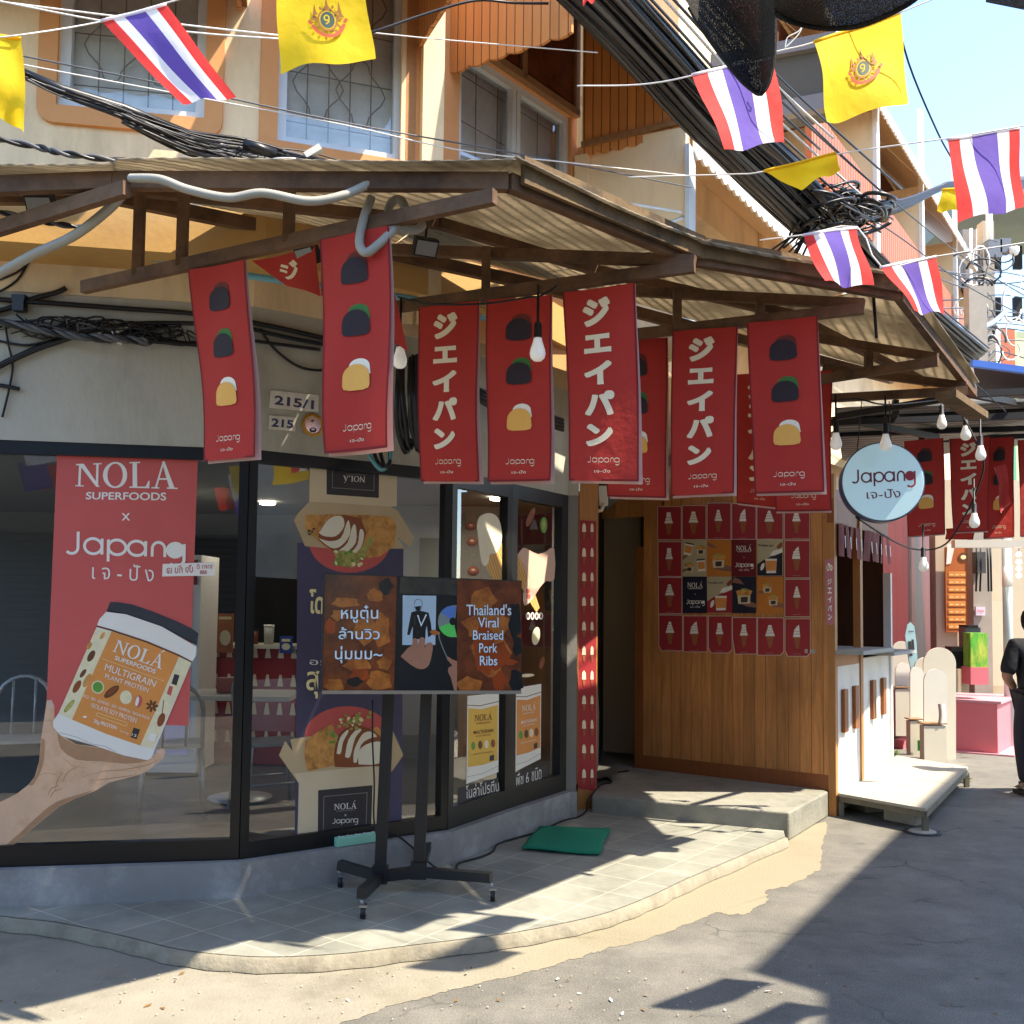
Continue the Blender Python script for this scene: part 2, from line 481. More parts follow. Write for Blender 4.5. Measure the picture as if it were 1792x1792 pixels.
M_CONC = mat('step_concrete', '8c8a7e', .85, .16, 6, .5, 50, stain='5c5a4a', stain_amt=.55, stain_scale=2.2)

# ================================================================ ground
def asphalt():
    m = bpy.data.materials.new('asphalt'); m.use_nodes = True
    t = m.node_tree; N = t.nodes; L = t.links; b = N['Principled BSDF']; b.inputs['Roughness'].default_value = .85; b.inputs['Specular IOR Level'].default_value = .35
    co = N.new('ShaderNodeTexCoord')
    def noise(sc, det=8, ro=.6):
        n = N.new('ShaderNodeTexNoise'); n.inputs['Scale'].default_value = sc; n.inputs['Detail'].default_value = det; n.inputs['Roughness'].default_value = ro
        L.new(co.outputs['Object'], n.inputs['Vector']); return n
    def ramp(n, stops):
        r = N.new('ShaderNodeValToRGB'); e = r.color_ramp.elements
        while len(e) < len(stops): e.new(.5)
        for x, (p, c) in zip(e, stops): x.position = p; x.color = c + (1,)
        L.new(n.outputs[0], r.inputs[0]); return r
    def mixc(a, bb, f, mode='MIX'):
        x = N.new('ShaderNodeMix'); x.data_type = 'RGBA'; x.blend_type = mode
        L.new(a, x.inputs[6]); L.new(bb, x.inputs[7])
        if isinstance(f, float): x.inputs[0].default_value = f
        else: L.new(f, x.inputs[0])
        return x.outputs[2]
    big = ramp(noise(.55, 6), [(.3, (.15, .141, .125)), (.7, (.22, .206, .176))])
    fine = ramp(noise(120, 4, .8), [(.3, (.2, .2, .2)), (.7, (1.5, 1.5, 1.45))])
    c = mixc(big.outputs[0], fine.outputs[0], .75, 'MULTIPLY')
    mid = ramp(noise(3.2, 9, .7), [(.38, (.62, .62, .64)), (.6, (1.08, 1.07, 1.05))])
    c = mixc(c, mid.outputs[0], .6, 'MULTIPLY')
    # scuffs and worn dark marks
    mp = N.new('ShaderNodeMapping'); mp.inputs['Rotation'].default_value = (0, 0, .5); mp.inputs['Scale'].default_value = (1.2, 4.5, 1)
    L.new(co.outputs['Object'], mp.inputs[0])
    sc = N.new('ShaderNodeTexNoise'); sc.inputs['Scale'].default_value = 1.7; sc.inputs['Detail'].default_value = 10; sc.inputs['Roughness'].default_value = .75
    L.new(mp.outputs[0], sc.inputs['Vector'])
    rs = ramp(sc, [(.6, (0, 0, 0)), (.68, (1, 1, 1))])
    d = N.new('ShaderNodeRGB'); d.outputs[0].default_value = (.03, .03, .032, 1)
    c = mixc(c, d.outputs[0], rs.outputs[0])
    # hairline cracks, only here and there
    wp = N.new('ShaderNodeMixRGB'); wp.inputs[0].default_value = .25; L.new(co.outputs['Object'], wp.inputs[1]); L.new(noise(2.2, 6).outputs['Color'], wp.inputs[2])
    vo = N.new('ShaderNodeTexVoronoi'); vo.feature = 'DISTANCE_TO_EDGE'; vo.inputs['Scale'].default_value = .9; L.new(wp.outputs[0], vo.inputs['Vector'])
    rc = ramp(vo, [(.0, (1, 1, 1)), (.008, (0, 0, 0))]); L.new(vo.outputs['Distance'], rc.inputs[0])
    rk = ramp(noise(.8, 3), [(.5, (0, 0, 0)), (.62, (.8, .8, .8))])
    mk = mixc(rc.outputs[0], rk.outputs[0], 1.0, 'MULTIPLY')
    c = mixc(c, d.outputs[0], mk)
    # pale dusty patches
    rd = ramp(noise(1.1, 10, .72), [(.52, (0, 0, 0)), (.72, (.55, .55, .55))])
    d2 = N.new('ShaderNodeRGB'); d2.outputs[0].default_value = (.26, .245, .21, 1)
    c = mixc(c, d2.outputs[0], rd.outputs[0])
    L.new(c, b.inputs['Base Color'])
    bp = N.new('ShaderNodeBump'); bp.inputs['Strength'].default_value = .55; bp.inputs['Distance'].default_value = .008
    L.new(noise(120, 4, .7).outputs[0], bp.inputs['Height']); L.new(bp.outputs[0], b.inputs['Normal'])
    return m
g = MB()
g.face([(-60, -40, 0), (80, -40, 0), (80, 120, 0), (-60, 120, 0)], asphalt())
tag(g.build('road'), 'grey worn asphalt lane in front of the shop', kind='structure')

M_APRON = mat('apron_concrete', '8b8577', .85, .14, 3.5, .5, 70, stain='57513f', stain_amt=.7, stain_scale=1.1)
def wob(pts, n, amp):
    out = []
    for i in range(len(pts) - 1):
        a, b = pts[i], pts[i + 1]
        for k in range(n):
            t = k / n; out.append((a[0] + (b[0] - a[0]) * t + rnd.uniform(-amp, amp), a[1] + (b[1] - a[1]) * t + rnd.uniform(-amp, amp) * .6))
    return out + [pts[-1]]
curb = [(-260, 1562), (0, 1602), (90, 1612), (170, 1627), (240, 1643), (310, 1660), (390, 1670), (480, 1674), (600, 1668), (700, 1656), (800, 1644), (900, 1631), (985, 1615), (1050, 1600), (1100, 1583), (1150, 1562), (1200, 1538), (1290, 1500), (1374, 1464)]
edge = [(1448, 1440), (1442, 1480), (1436, 1520), (1390, 1548), (1340, 1560), (1345, 1575), (1300, 1603), (1255, 1597), (1190, 1622), (1130, 1645), (1070, 1660), (1000, 1680), (900, 1708), (800, 1732), (700, 1756), (600, 1790), (520, 1830), (380, 1900), (100, 1960)]
edge = wob(wob(edge, 4, 3.6), 4, 1.8)
a = MB()
in0 = [Z(x, y, 0) for x, y in curb]
poly = [V((p.x - .1, p.y + .12, .002)) for p in in0] + [V((Z(x, y, 0).x, Z(x, y, 0).y, .002)) for x, y in edge] + [V((-6, 3.2, .002)), V((-6, 5.2, .002))]
a.face(poly, M_APRON)
tag(a.build('concrete_apron'), 'pale concrete apron between the pavement and the asphalt', kind='structure')
# the concrete turns sandy towards the right
t_ = M_APRON.node_tree; N_ = t_.nodes; L_ = t_.links; B_ = N_['Principled BSDF']; src_ = B_.inputs['Base Color'].links[0].from_socket
tc_ = N_.new('ShaderNodeTexCoord'); sx_n = N_.new('ShaderNodeSeparateXYZ'); L_.new(tc_.outputs['Object'], sx_n.inputs[0])
nn_ = N_.new('ShaderNodeTexNoise'); nn_.inputs['Scale'].default_value = 1.6; nn_.inputs['Detail'].default_value = 9; nn_.inputs['Roughness'].default_value = .7; L_.new(tc_.outputs['Object'], nn_.inputs['Vector'])
ma_ = N_.new('ShaderNodeMath'); ma_.operation = 'MULTIPLY_ADD'; ma_.inputs[1].default_value = 2.2; L_.new(nn_.outputs[0], ma_.inputs[0]); L_.new(sx_n.outputs[0], ma_.inputs[2])
mr_ = N_.new('ShaderNodeMapRange'); mr_.inputs[1].default_value = .2; mr_.inputs[2].default_value = 1.9; mr_.inputs[4].default_value = .75; L_.new(ma_.outputs[0], mr_.inputs[0])
mx_ = N_.new('ShaderNodeMix'); mx_.data_type = 'RGBA'; mx_.inputs[7].default_value = lin('8e846b') + (1,); L_.new(mr_.outputs[0], mx_.inputs[0]); L_.new(src_, mx_.inputs[6]); L_.new(mx_.outputs[2], B_.inputs['Base Color'])
# ================================================================ pavement slab with tiles
ZP = .07
def tiles():
    m = bpy.data.materials.new('pavement_tiles'); m.use_nodes = True
    t = m.node_tree; N = t.nodes; L = t.links; b = N['Principled BSDF']; b.inputs['Roughness'].default_value = .6
    co = N.new('ShaderNodeTexCoord'); mp = N.new('ShaderNodeMapping'); mp.inputs['Rotation'].default_value = (0, 0, R(-54)); mp.inputs['Location'].default_value = (.08, .04, 0)
    L.new(co.outputs['Object'], mp.inputs[0])
    br = N.new('ShaderNodeTexBrick'); br.offset = 0; br.inputs['Scale'].default_value = 1; br.inputs['Brick Width'].default_value = .3; br.inputs['Row Height'].default_value = .3
    br.inputs['Mortar Size'].default_value = .0035; br.inputs['Mortar Smooth'].default_value = .2; br.inputs['Bias'].default_value = 0
    br.inputs['Color1'].default_value = (.25, .248, .205, 1); br.inputs['Color2'].default_value = (.3, .295, .245, 1); br.inputs['Mortar'].default_value = (.52, .47, .37, 1)
    L.new(mp.outputs[0], br.inputs['Vector'])
    nz = N.new('ShaderNodeTexNoise'); nz.inputs['Scale'].default_value = 2.4; nz.inputs['Detail'].default_value = 9; nz.inputs['Roughness'].default_value = .7
    L.new(co.outputs['Object'], nz.inputs['Vector'])
    mr = N.new('ShaderNodeMapRange'); mr.inputs[1].default_value = .3; mr.inputs[2].default_value = .7; mr.inputs[3].default_value = .66; mr.inputs[4].default_value = 1.22
    L.new(nz.outputs[0], mr.inputs[0])
    hv = N.new('ShaderNodeHueSaturation'); L.new(br.outputs[0], hv.inputs['Color']); L.new(mr.outputs[0], hv.inputs['Value'])
    L.new(hv.outputs[0], b.inputs['Base Color'])
    bp = N.new('ShaderNodeBump'); bp.inputs['Strength'].default_value = .25; bp.inputs['Distance'].default_value = .004
    n2 = N.new('ShaderNodeTexNoise'); n2.inputs['Scale'].default_value = 60; L.new(co.outputs['Object'], n2.inputs['Vector'])
    ad = N.new('ShaderNodeMath'); ad.operation = 'ADD'; L.new(n2.outputs[0], ad.inputs[0]); L.new(br.outputs['Fac'], ad.inputs[1])
    L.new(ad.outputs[0], bp.inputs['Height']); L.new(bp.outputs[0], b.inputs['Normal'])
    return m
def sm(pts, k=3):
    out = []
    n = len(pts)
    for i in range(n - 1):
        p0, p1, p2, p3 = pts[max(i - 1, 0)], pts[i], pts[i + 1], pts[min(i + 2, n - 1)]
        for j in range(k):
            t = j / k
            out.append(tuple(.5 * ((2 * p1[q]) + (-p0[q] + p2[q]) * t + (2 * p0[q] - 5 * p1[q] + 4 * p2[q] - p3[q]) * t * t + (-p0[q] + 3 * p1[q] - 3 * p2[q] + p3[q]) * t ** 3) for q in range(len(p1))))
    return out + [pts[-1]]
curbs = sm(curb, 4)
M_TILE = tiles()
M_KERB = mat('kerb_mortar', '8a8372', .9, .2, 9, .6, 40, stain='5a5344', stain_amt=.6, stain_scale=4)
top = [Z(x, y, ZP) for x, y in curbs]
pv = MB()
inner = [V((2.2, 8.6, ZP)), V((1.0, 9.6, ZP)), V((-6, 9.6, ZP))]
pv.face(top[::-1] + [V((-6, top[0].y, ZP))] + inner[::-1], M_TILE)
tag(pv.build('pavement'), 'raised pavement of grey square tiles round the shop corner', kind='structure')
kb = MB()
# kerb: a rough mortar lip outside the tiles
outn = []
for i, p in enumerate(top):
    a_, b_ = top[max(i - 1, 0)], top[min(i + 1, len(top) - 1)]
    d = (b_ - a_).normalized(); outn.append(V((d.y, -d.x, 0)))
for i in range(len(top) - 1):
    w0 = .018 + .007 * math.sin(i * 1.7) + rnd.uniform(-.005, .005); w1 = .018 + .007 * math.sin((i + 1) * 1.7)
    if i == 0: prev = w0
    A0, A1 = top[i] - V((0, 0, .003)), top[i + 1] - V((0, 0, .003))
    B0, B1 = A0 + outn[i] * prev, A1 + outn[i + 1] * w1
    C0, C1 = B0 + outn[i] * .012, B1 + outn[i + 1] * .012
    C0 = V((C0.x, C0.y, .006)); C1 = V((C1.x, C1.y, .006))
    B0 -= V((0, 0, .006)); B1 -= V((0, 0, .006))
    kb.face([A0, B0, B1, A1], M_KERB, True); kb.face([B0, C0, C1, B1], M_KERB, True)
    prev = w1
tag(kb.build('kerb'), 'chipped mortar kerb along the tiled pavement', kind='structure')

# ================================================================ shop building
ZF = .28                                   # shop floor and window foot
ZT = 2.5                                   # top of the shop windows
F1 = Z(418, 1497, ZF); F2 = Z(781, 1446, ZF); F3 = Z(889, 1409, ZF); F4 = Z(988, 1378, ZF)
F0 = Z(-20, 1511, ZF); F0 = F1 + (F0 - F1) * 2.2
for f in (F0, F1, F2, F3, F4): f.z = 0
def up(p, z): return V((p.x, p.y, z))
def fdir(a, b): d = (b - a); d.z = 0; return d.normalized()
def fnor(a, b): d = fdir(a, b); return V((d.y, -d.x, 0))       # towards the street
shop = thing('shop_building', (0, 6.5, 0), 'cream corner shophouse with orange window surrounds above a black glazed shopfront', 'building')

def along(path, off):
    """offset a plan polyline towards the street"""
    out = []
    for i, p in enumerate(path):
        n1 = fnor(path[max(i - 1, 0)], path[max(i, 1)]); n2 = fnor(path[min(i, len(path) - 2)], path[min(i + 1, len(path) - 1)])
        n = (n1 + n2).normalized(); out.append(p + n * (off / max(.4, n.dot(n1))))
    return out
def strip(mb, path, z0, z1, o0, o1, m):
    """solid band following a plan polyline between two offsets"""
    A = along(path, o0); B = along(path, o1)
    for i in range(len(path) - 1):
        q = [A[i], A[i + 1], B[i + 1], B[i]]
        mb.hexa([up(p, z0) for p in q] + [up(p, z1) for p in q], m)
FP = [F0, F1, F2, F3, F4]
C5 = Z(1008, 1378, ZF); C5.z = 0           # grey column face right end
# plinth
b = MB(); strip(b, FP + [C5], ZP - .02, ZF - .02, -.25, .07, M_PLINTH)
b.build('plinth', shop)
# grey lintel wall above the windows
b = MB(); strip(b, FP + [C5], ZT, 3.3, -.2, .02, M_GREY)
b.build('lintel_wall', shop)
b = MB(); strip(b, FP, 3.3, 3.46, -.2, .03, M_CREAM); b.build('wall_strip', shop)
b = MB(); strip(b, FP, 3.46, 3.72, -.2, .36, M_BAND); b.build('floor_band', shop)
# grey column
b = MB()
d45 = fdir(F4, C5)
b.prism([up(F4, ZP), up(C5, ZP), up(C5 + V((-.05, .3, 0)), ZP), up(F4 + V((-.1, .3, 0)), ZP)], (0, 0, ZT - ZP), mat('column_grey', '8a8882', .75, .08, 3, .2, 40, stain='6a675e', stain_amt=.5))
b.build('column', shop)

# shop windows: frame + pane per bay
def bay(a, b_, posts, rail_b, rail_t, name):
    d = fdir(a, b_); n = fnor(a, b_); L = (b_ - a).length
    fr = MB(); dep = .055
    def fb(u0, u1, z0, z1):
        p = [a + d * u0 - n * dep, a + d * u1 - n * dep, a + d * u1 + n * .012, a + d * u0 + n * .012]
        fr.hexa([up(q, z0) for q in p] + [up(q, z1) for q in p], M_BLACK)
    u = 0
    fb(posts[0], L - posts[1], ZF - .02, ZF + rail_b); fb(posts[0], L - posts[1], ZT - rail_t, ZT)
    fb(0, posts[0], ZF - .02, ZT); fb(L - posts[1], L, ZF - .02, ZT)
    f = fr.build(name, shop)
    g = MB(); p0 = a + d * posts[0] - n * .02; p1 = b_ - d * posts[1] - n * .02
    g.face([up(p0, ZF + rail_b), up(p1, ZF + rail_b), up(p1, ZT - rail_t), up(p0, ZT - rail_t)], M_SHOPGLASS)
    g.build('pane', f)
bay(F0, F1, (.07, .05), .09, .07, 'shop_window')
bay(F1, F2, (.05, .05), .07, .07, 'shop_window')
bay(F2, F3, (.06, .07), .11, .1, 'sliding_door')
bay(F3, F4, (.07, .1), .11, .1, 'sliding_door')

# interior shell
M_INW = mat('interior_wall', '7f817c', .8, .05, 2)
M_INF = mat('interior_floor', '4f4e4a', .45, .1, 2)
M_SLAT = striped('interior_slats', '8a5e38', '2c1a0e', (1, .9, 0), .055, .16, .5, .6, grain=.2, gscale=(2, 2, .3))
IX0, IY1 = -6.5, 10.6
b = MB()
b.face([up(q, ZF - .012) for q in along(FP, -.1)] + [V((.9, 8.6, ZF - .012)), V((.9, IY1, ZF - .012)), V((IX0, IY1, ZF - .012))], M_INF); b.build('shop_floor', shop)
b = MB()
b.face([up(q, ZT + .06) for q in along(FP, -.1)] + [V((.9, 8.6, ZT + .06)), V((.9, IY1, ZT + .06)), V((IX0, IY1, ZT + .06))], M_INW); b.build('shop_ceiling', shop)
b = MB(); b.box((IX0 / 2 + .45, IY1 + .1, 1.4), (8, .2, 2.5), M_INW)
b.box((IX0 - .1, 7.5, 1.4), (.2, 6.6, 2.5), M_INW); b.build('back_wall', shop)
b = MB(); q0 = F4 + V((.02, .12, 0)); q1 = V((.82, 10.5, 0))
b.hexa([up(p, ZF) for p in (q0, q0 + V((.08, 0, 0)), q1 + V((.08, 0, 0)), q1)] + [up(p, ZT + .05) for p in (q0, q0 + V((.08, 0, 0)), q1 + V((.08, 0, 0)), q1)], M_SLAT); b.build('slat_wall', shop)
# partition inside: grey-white wall seen behind the second bay
b = MB(); b.box((-.75, 9.4, 1.4), (1.6, .12, 2.3), M_INW); b.build('partition', shop)
b = MB(); b.box((-2.9, 10.35, 1.3), (2.4, .3, 2.05), M_DARK); b.build('painted_dark_opening', shop)  # solid box, no hole: the darkness of an opening is put into its colour
b = MB(); b.lathe([(.07, 0), (.07, -.02), (.05, -.025)], (-.12, 8.6, ZT + .055), mat('downlight', 'fff2d8', .5, 0, emit=8), 16); b.build('downlight', shop)
b = MB(); b.lathe([(.07, 0), (.07, -.02), (.05, -.025)], (-2.2, 9.2, ZT + .055), MATS['downlight'], 16); b.build('downlight', shop)
for loc, e in (((-.3, 8.5, 2.4), 3), ((-2.4, 8.6, 2.4), 1.5)):
    l = bpy.data.lights.new('shop_lamp', 'AREA'); l.energy = e; l.size = .3; l.color = (1, .9, .75)
    o = bpy.data.objects.new('shop_lamp', l); o.location = loc; COL.objects.link(o); o.parent = shop; o.matrix_parent_inverse = Matrix.Translation((0, -6.5, 0))

# ---------------------------------------------------------------- upper floor
W0 = F0.copy(); W1 = F1.copy()
def meet(p, d, px, py):
    """point on the plan line p+t*d seen at column px (row py)"""
    r = ray(px, py); k = r.x / r.y
    t = (k * p.y - p.x) / (d.x - k * d.y)
    return V((p.x + d.x * t, p.y + d.y * t, 0))
W2 = meet(W1, V((2.7, 1, 0)), 757, 200)
W3 = meet(W2, V((.78, 1, 0)), 1010, 250)
W4 = meet(W3, V((2.08, -1, 0)), 1200, 280)
SD = V((.65, 1, 0)).normalized()           # along the side street
SN = V((SD.y, -SD.x, 0))
W5 = W3 + SD * 9
ZU0, ZU1 = 3.7, 8.6
def wall_holes(mb, a, b_, z0, z1, holes, m, th=.18):
    """wall between plan points with rectangular openings (u0,u1,z0,z1)"""
    d = fdir(a, b_); n = fnor(a, b_); L = (b_ - a).length
    us = sorted({0, L} | {h[0] for h in holes} | {h[1] for h in holes}); zs = sorted({z0, z1} | {min(max(h[2], z0), z1) for h in holes} | {min(max(h[3], z0), z1) for h in holes})
    for i in range(len(us) - 1):
        for j in range(len(zs) - 1):
            cu, cz = (us[i] + us[i + 1]) / 2, (zs[j] + zs[j + 1]) / 2
            if any(h[0] < cu < h[1] and h[2] < cz < h[3] for h in holes): continue
            p = [a + d * us[i], a + d * us[i + 1]]
            mb.face([up(p[0], zs[j]), up(p[1], zs[j]), up(p[1], zs[j + 1]), up(p[0], zs[j + 1])], m)
    for h in holes:                          # reveals
        A, B = a + d * h[0], a + d * h[1]; A2, B2 = A - n * th, B - n * th
        mb.face([up(A, h[2]), up(A, h[3]), up(A2, h[3]), up(A2, h[2])], m); mb.face([up(B, h[2]), up(B2, h[2]), up(B2, h[3]), up(B, h[3])], m)
        mb.face([up(A, h[2]), up(A2, h[2]), up(B2, h[2]), up(B, h[2])], m); mb.face([up(A, h[3]), up(B, h[3]), up(B2, h[3]), up(A2, h[3])], m)
def uz(a, b_, px, py):
    q = OP(px, py, up(a, 0), fnor(a, b_)); return (q - up(a, 0)).dot(fdir(a, b_)), q.z
M_GRILLE = mat('window_grille', '8f8d86', .5, .1, 4, metal=.3)
M_CURT = mat('pale_curtain', 'e2e3de', .9, .3, 2)  # near-white curtain sheet hung close behind each upper pane
def upper_window(a, b_, h, sashes=1, fr_w=.055, surround=.1):
    """white aluminium window in an opening h=(u0,u1,z0,z1), grille and pale curtain behind"""
    d = fdir(a, b_); n = fnor(a, b_)
    f = MB()
    def fb(mb, u0, u1, z0, z1, o0, o1, m):
        p = [a + d * u0 + n * o0, a + d * u1 + n * o0, a + d * u1 + n * o1, a + d * u0 + n * o1]
        mb.hexa([up(q, z0) for q in p] + [up(q, z1) for q in p], m)
    u0, u1, z0, z1 = h
    fb(f, u0, u0 + fr_w, z0, z1, -.10, -.03, M_ALU); fb(f, u1 - fr_w, u1, z0, z1, -.10, -.03, M_ALU)
    fb(f, u0 + fr_w, u1 - fr_w, z0, z0 + fr_w, -.10, -.03, M_ALU); fb(f, u0 + fr_w, u1 - fr_w, z1 - fr_w, z1, -.10, -.03, M_ALU)
    if sashes == 2:
        c = (u0 + u1) / 2
        fb(f, c - .045, c - .004, z0 + fr_w, z1 - fr_w, -.09, -.025, M_ALU); fb(f, c + .004, c + .045, z0 + fr_w, z1 - fr_w, -.09, -.025, M_ALU)
    w_ = f.build('window', shop)
    g = MB()
    pts = [a + d * (u0 + fr_w) - n * .07, a + d * (u1 - fr_w) - n * .07]
    g.face([up(pts[0], z0 + fr_w), up(pts[1], z0 + fr_w), up(pts[1], z1 - fr_w), up(pts[0], z1 - fr_w)], M_DARKGLASS); g.build('pane', w_)
    gr = MB()
    L = u1 - u0 - 2 * fr_w
    def q(u, z): return up(a + d * (u0 + fr_w + u) - n * .1, z)
    for k in range(1, 5): gr.tube([q(L * k / 5, z0), q(L * k / 5, z1)], .004, M_GRILLE, 5)
    zz = z0 + .18
    while zz < z1: gr.tube([q(0, zz), q(L, zz)], .0035, M_GRILLE, 5); zz += .3
    for k in range(2):
        cx = L * (.3 + .4 * k); zc = z0 + .42
        while zc < z1 - .3:
            gr.tube([q(cx + .11 * math.sin(t * .2618) * (1 + .35 * math.cos(t * .5236 * 2)), zc + .2 * math.cos(t * .2618)) for t in range(24)], .004, M_GRILLE, 5, closed=True); zc += .55
    gr.build('grille', w_)
    r = MB(); pts = [a + d * u0 - n * .15, a + d * u1 - n * .15]
    r.face([up(pts[0], z0 - .05), up(pts[1], z0 - .05), up(pts[1], z1 + .05), up(pts[0], z1 + .05)], M_CURT); r.build('curtain', w_)
    if surround:
        s = MB(); e = surround; o1 = .03
        rr = .09
        def sq(u, z, o): return up(a + d * u + n * o, z)
        # bottom strip with rounded outer corners
        outer = [(u0 - e, z0)] + [(u0 - e + rr - rr * math.cos(R(k * 15)), z0 - e - .0 + rr - rr * math.sin(R(k * 15))) for k in range(7)] + [(u1 + e - rr + rr * math.sin(R(k * 15)), z0 - e + rr - rr * math.cos(R(k * 15))) for k in range(7)] + [(u1 + e, z0)]
        s.prism([sq(u, z, .0) for u, z in outer], n * o1, M_ORANGE)
        for ua, ub in ((u0 - e, u0), (u1, u1 + e)):
            s.prism([sq(ua, z0 + .0005, 0), sq(ub, z0 + .0005, 0), sq(ub, z1, 0), sq(ua, z1, 0)], n * o1, M_ORANGE)
        s.build('surround', w_)
# wall 0-1 with window 1
u0, zb = uz(W0, W1, 100, 185); u1, zb2 = uz(W0, W1, 358, 212)
h1 = (u0, u1, (zb + zb2) / 2, 5.55)
b = MB(); wall_holes(b, W0, W1, 3.72, ZU1, [h1], M_CREAM); b.build('upper_wall', shop)
upper_window(W0, W1, h1, 1)
u0, zb = uz(W1, W2, 484, 250); u1, zb2 = uz(W1, W2, 706, 283)
h2 = (u0, u1, (zb + zb2) / 2, 5.7)
b = MB(); wall_holes(b, W1, W2, 3.72, ZU1, [h2], M_CREAM); b.build('upper_wall', shop)
upper_window(W1, W2, h2, 1)
u0, zt = uz(W2, W3, 806, 75); u1, zt2 = uz(W2, W3, 1000, 205)
h3 = (u0, u1, 3.95, (zt + zt2) / 2)
b = MB(); wall_holes(b, W2, W3, 3.3, ZU1, [h3], M_ORANGE); b.build('upper_wall', shop)
upper_window(W2, W3, h3, 2, .05, 0)
# tinted transom panel above the bay window
M_TRANS = mat('transom_glass', '5a2a18', .25, .5, 9, spec=.6, stain='8a5a3a', stain_amt=.5)
b = MB(); d = fdir(W2, W3); n = fnor(W2, W3)
b.prism([up(W2 + d * (h3[0] + .1) + n * .004, h3[3] + .09), up(W2 + d * h3[1] + n * .004, h3[3] + .09), up(W2 + d * h3[1] + n * .004, h3[3] + .75), up(W2 + d * (h3[0] + .1) + n * .004, h3[3] + .75)], n * .02, M_TRANS); b.build('transom_panel', shop)
b = MB()
for uu in (h3[0] + .05, (h3[0] + h3[1]) / 2, h3[1] + .02):
    b.bar(up(W2 + d * uu + n * .02, h3[3] + .02), up(W2 + d * uu + n * .02, h3[3] + .85), .05, .05, M_LATH, n)
b.bar(up(W2 + d * h3[0] + n * .02, h3[3] + .03), up(W2 + d * (h3[1] + .05) + n * .02, h3[3] + .03), .05, .05, M_LATH)
b.build('transom_frame', shop)
# corner pilasters at W2
b = MB(); n12 = fnor(W1, W2); n23 = fnor(W2, W3); dd = fdir(W1, W2)
for u, wd, o in ((-.2, .09, .03), (-.085, .13, .09)):
    p = [W2 + dd * u, W2 + dd * (u + wd), W2 + dd * (u + wd) + n12 * o, W2 + dd * u + n12 * o]
    b.hexa([up(q, 3.3) for q in p] + [up(q, 6.5) for q in p], M_CREAM)
b.build('pilaster', shop)
# fin wall W3-W4
fin_b = 3.35
b = MB(); nf = fnor(W3, W4); 
p = [W3, W4, W4 - nf * .12, W3 - nf * .12]
b.hexa([up(q, fin_b) for q in p] + [up(q, 4.95) for q in p], M_CREAM); b.build('fin_wall', shop)
b = MB(); p = [W3 + nf * .002, W3 + fdir(W3, W4) * .1 + nf * .002, W3 + fdir(W3, W4) * .1 + nf * .05, W3 + nf * .05]
b.hexa([up(q, fin_b) for q in p] + [up(q, 4.87) for q in p], M_CREAM); b.build('fin_trim', shop)
b = MB(); p = [W4 + nf * .02, W4 + fdir(W3, W4) * .03 + nf * .02, W4 + fdir(W3, W4) * .03 - nf * .14, W4 - nf * .14]
b.hexa([up(q, fin_b) for q in p] + [up(q, 4.82) for q in p], M_ALU); b.build('fin_end', shop)
# roof slab over the whole building and floor slab above the entrance
b = MB()
roofp = [W0 + V((0, -.35, 0)), W1 + V((0, -.35, 0)), W2 + V((.15, -.35, 0)), W3 + V((.35, -.25, 0)), W3 + SD * 3.3 + SN * .3, V((-2, 16, 0)), V((-8, 12, 0))]
b.prism([up(q, ZU1) for q in roofp], (0, 0, .25), M_CREAM); b.build('roof', shop)
b = MB()
b.prism([up(q, 3.05) for q in [F4 + V((0, .1, 0)), W4 + V((.1, .3, 0)), W4 + SD * 4.5, V((.2, 13.5, 0))]], (0, 0, .25), M_CREAM); b.build('floor_slab', shop)
# wall on the side street (maroon windows, beige panels)
M_MAROON = mat('maroon_joinery', '5d2a22', .6, .2, 5)
M_BEIGE = mat('beige_plaster', 'd9b78c', .75, .08, 2, .1, 40, stain='a98a66', stain_amt=.4)
WS = W3 + SD * .12 - SN * .02
b = MB(); wall_holes(b, WS, W3 + SD * 3.2, 3.3, ZU1, [(.7, 2.3, 3.8, 4.9)], M_BEIGE); b.build('side_wall', shop)
b = MB()
for uu in (.7, 1.23, 1.76, 2.27):
    b.bar(up(WS + SD * uu, 3.8), up(WS + SD * uu, 4.9), .05, .06, M_MAROON, SN)
b.bar(up(WS + SD * .7, 4.62), up(WS + SD * 2.3, 4.62), .05, .06, M_MAROON)
b.build('side_window', shop)
sw = shop.children[-1]
b = MB(); b.face([up(WS + SD * .7 - SN * .06, 3.8), up(WS + SD * 2.3 - SN * .06, 3.8), up(WS + SD * 2.3 - SN * .06, 4.9), up(WS + SD * .7 - SN * .06, 4.9)], mat('maroon_dark', '2a1614', .5, .2, 3)); b.build('pane', sw)
for uu, ang in ((1.0, 52), (1.75, 60)):
    hp = WS + SD * uu + SN * .04; dv = (SD * math.cos(R(ang)) + SN * math.sin(R(ang)))
    b = MB()
    for (x0, x1, z0, z1) in ((0, .03, 3.9, 4.55), (.39, .42, 3.9, 4.55), (.03, .39, 3.9, 3.94), (.03, .39, 4.51, 4.55)):
        nn = V((dv.y, -dv.x, 0)) * .012
        p = [hp + dv * x0 - nn, hp + dv * x1 - nn, hp + dv * x1 + nn, hp + dv * x0 + nn]
        b.hexa([up(q, z0) for q in p] + [up(q, z1) for q in p], M_ALU)
    s_ = b.build('sash', sw)
    b = MB(); b.face([up(hp + dv * .03, 3.94), up(hp + dv * .39, 3.94), up(hp + dv * .39, 4.51), up(hp + dv * .03, 4.51)], mat('pale_sash_glass', '9aa3a2', .25, .1, 3)); b.build('pane', sw)

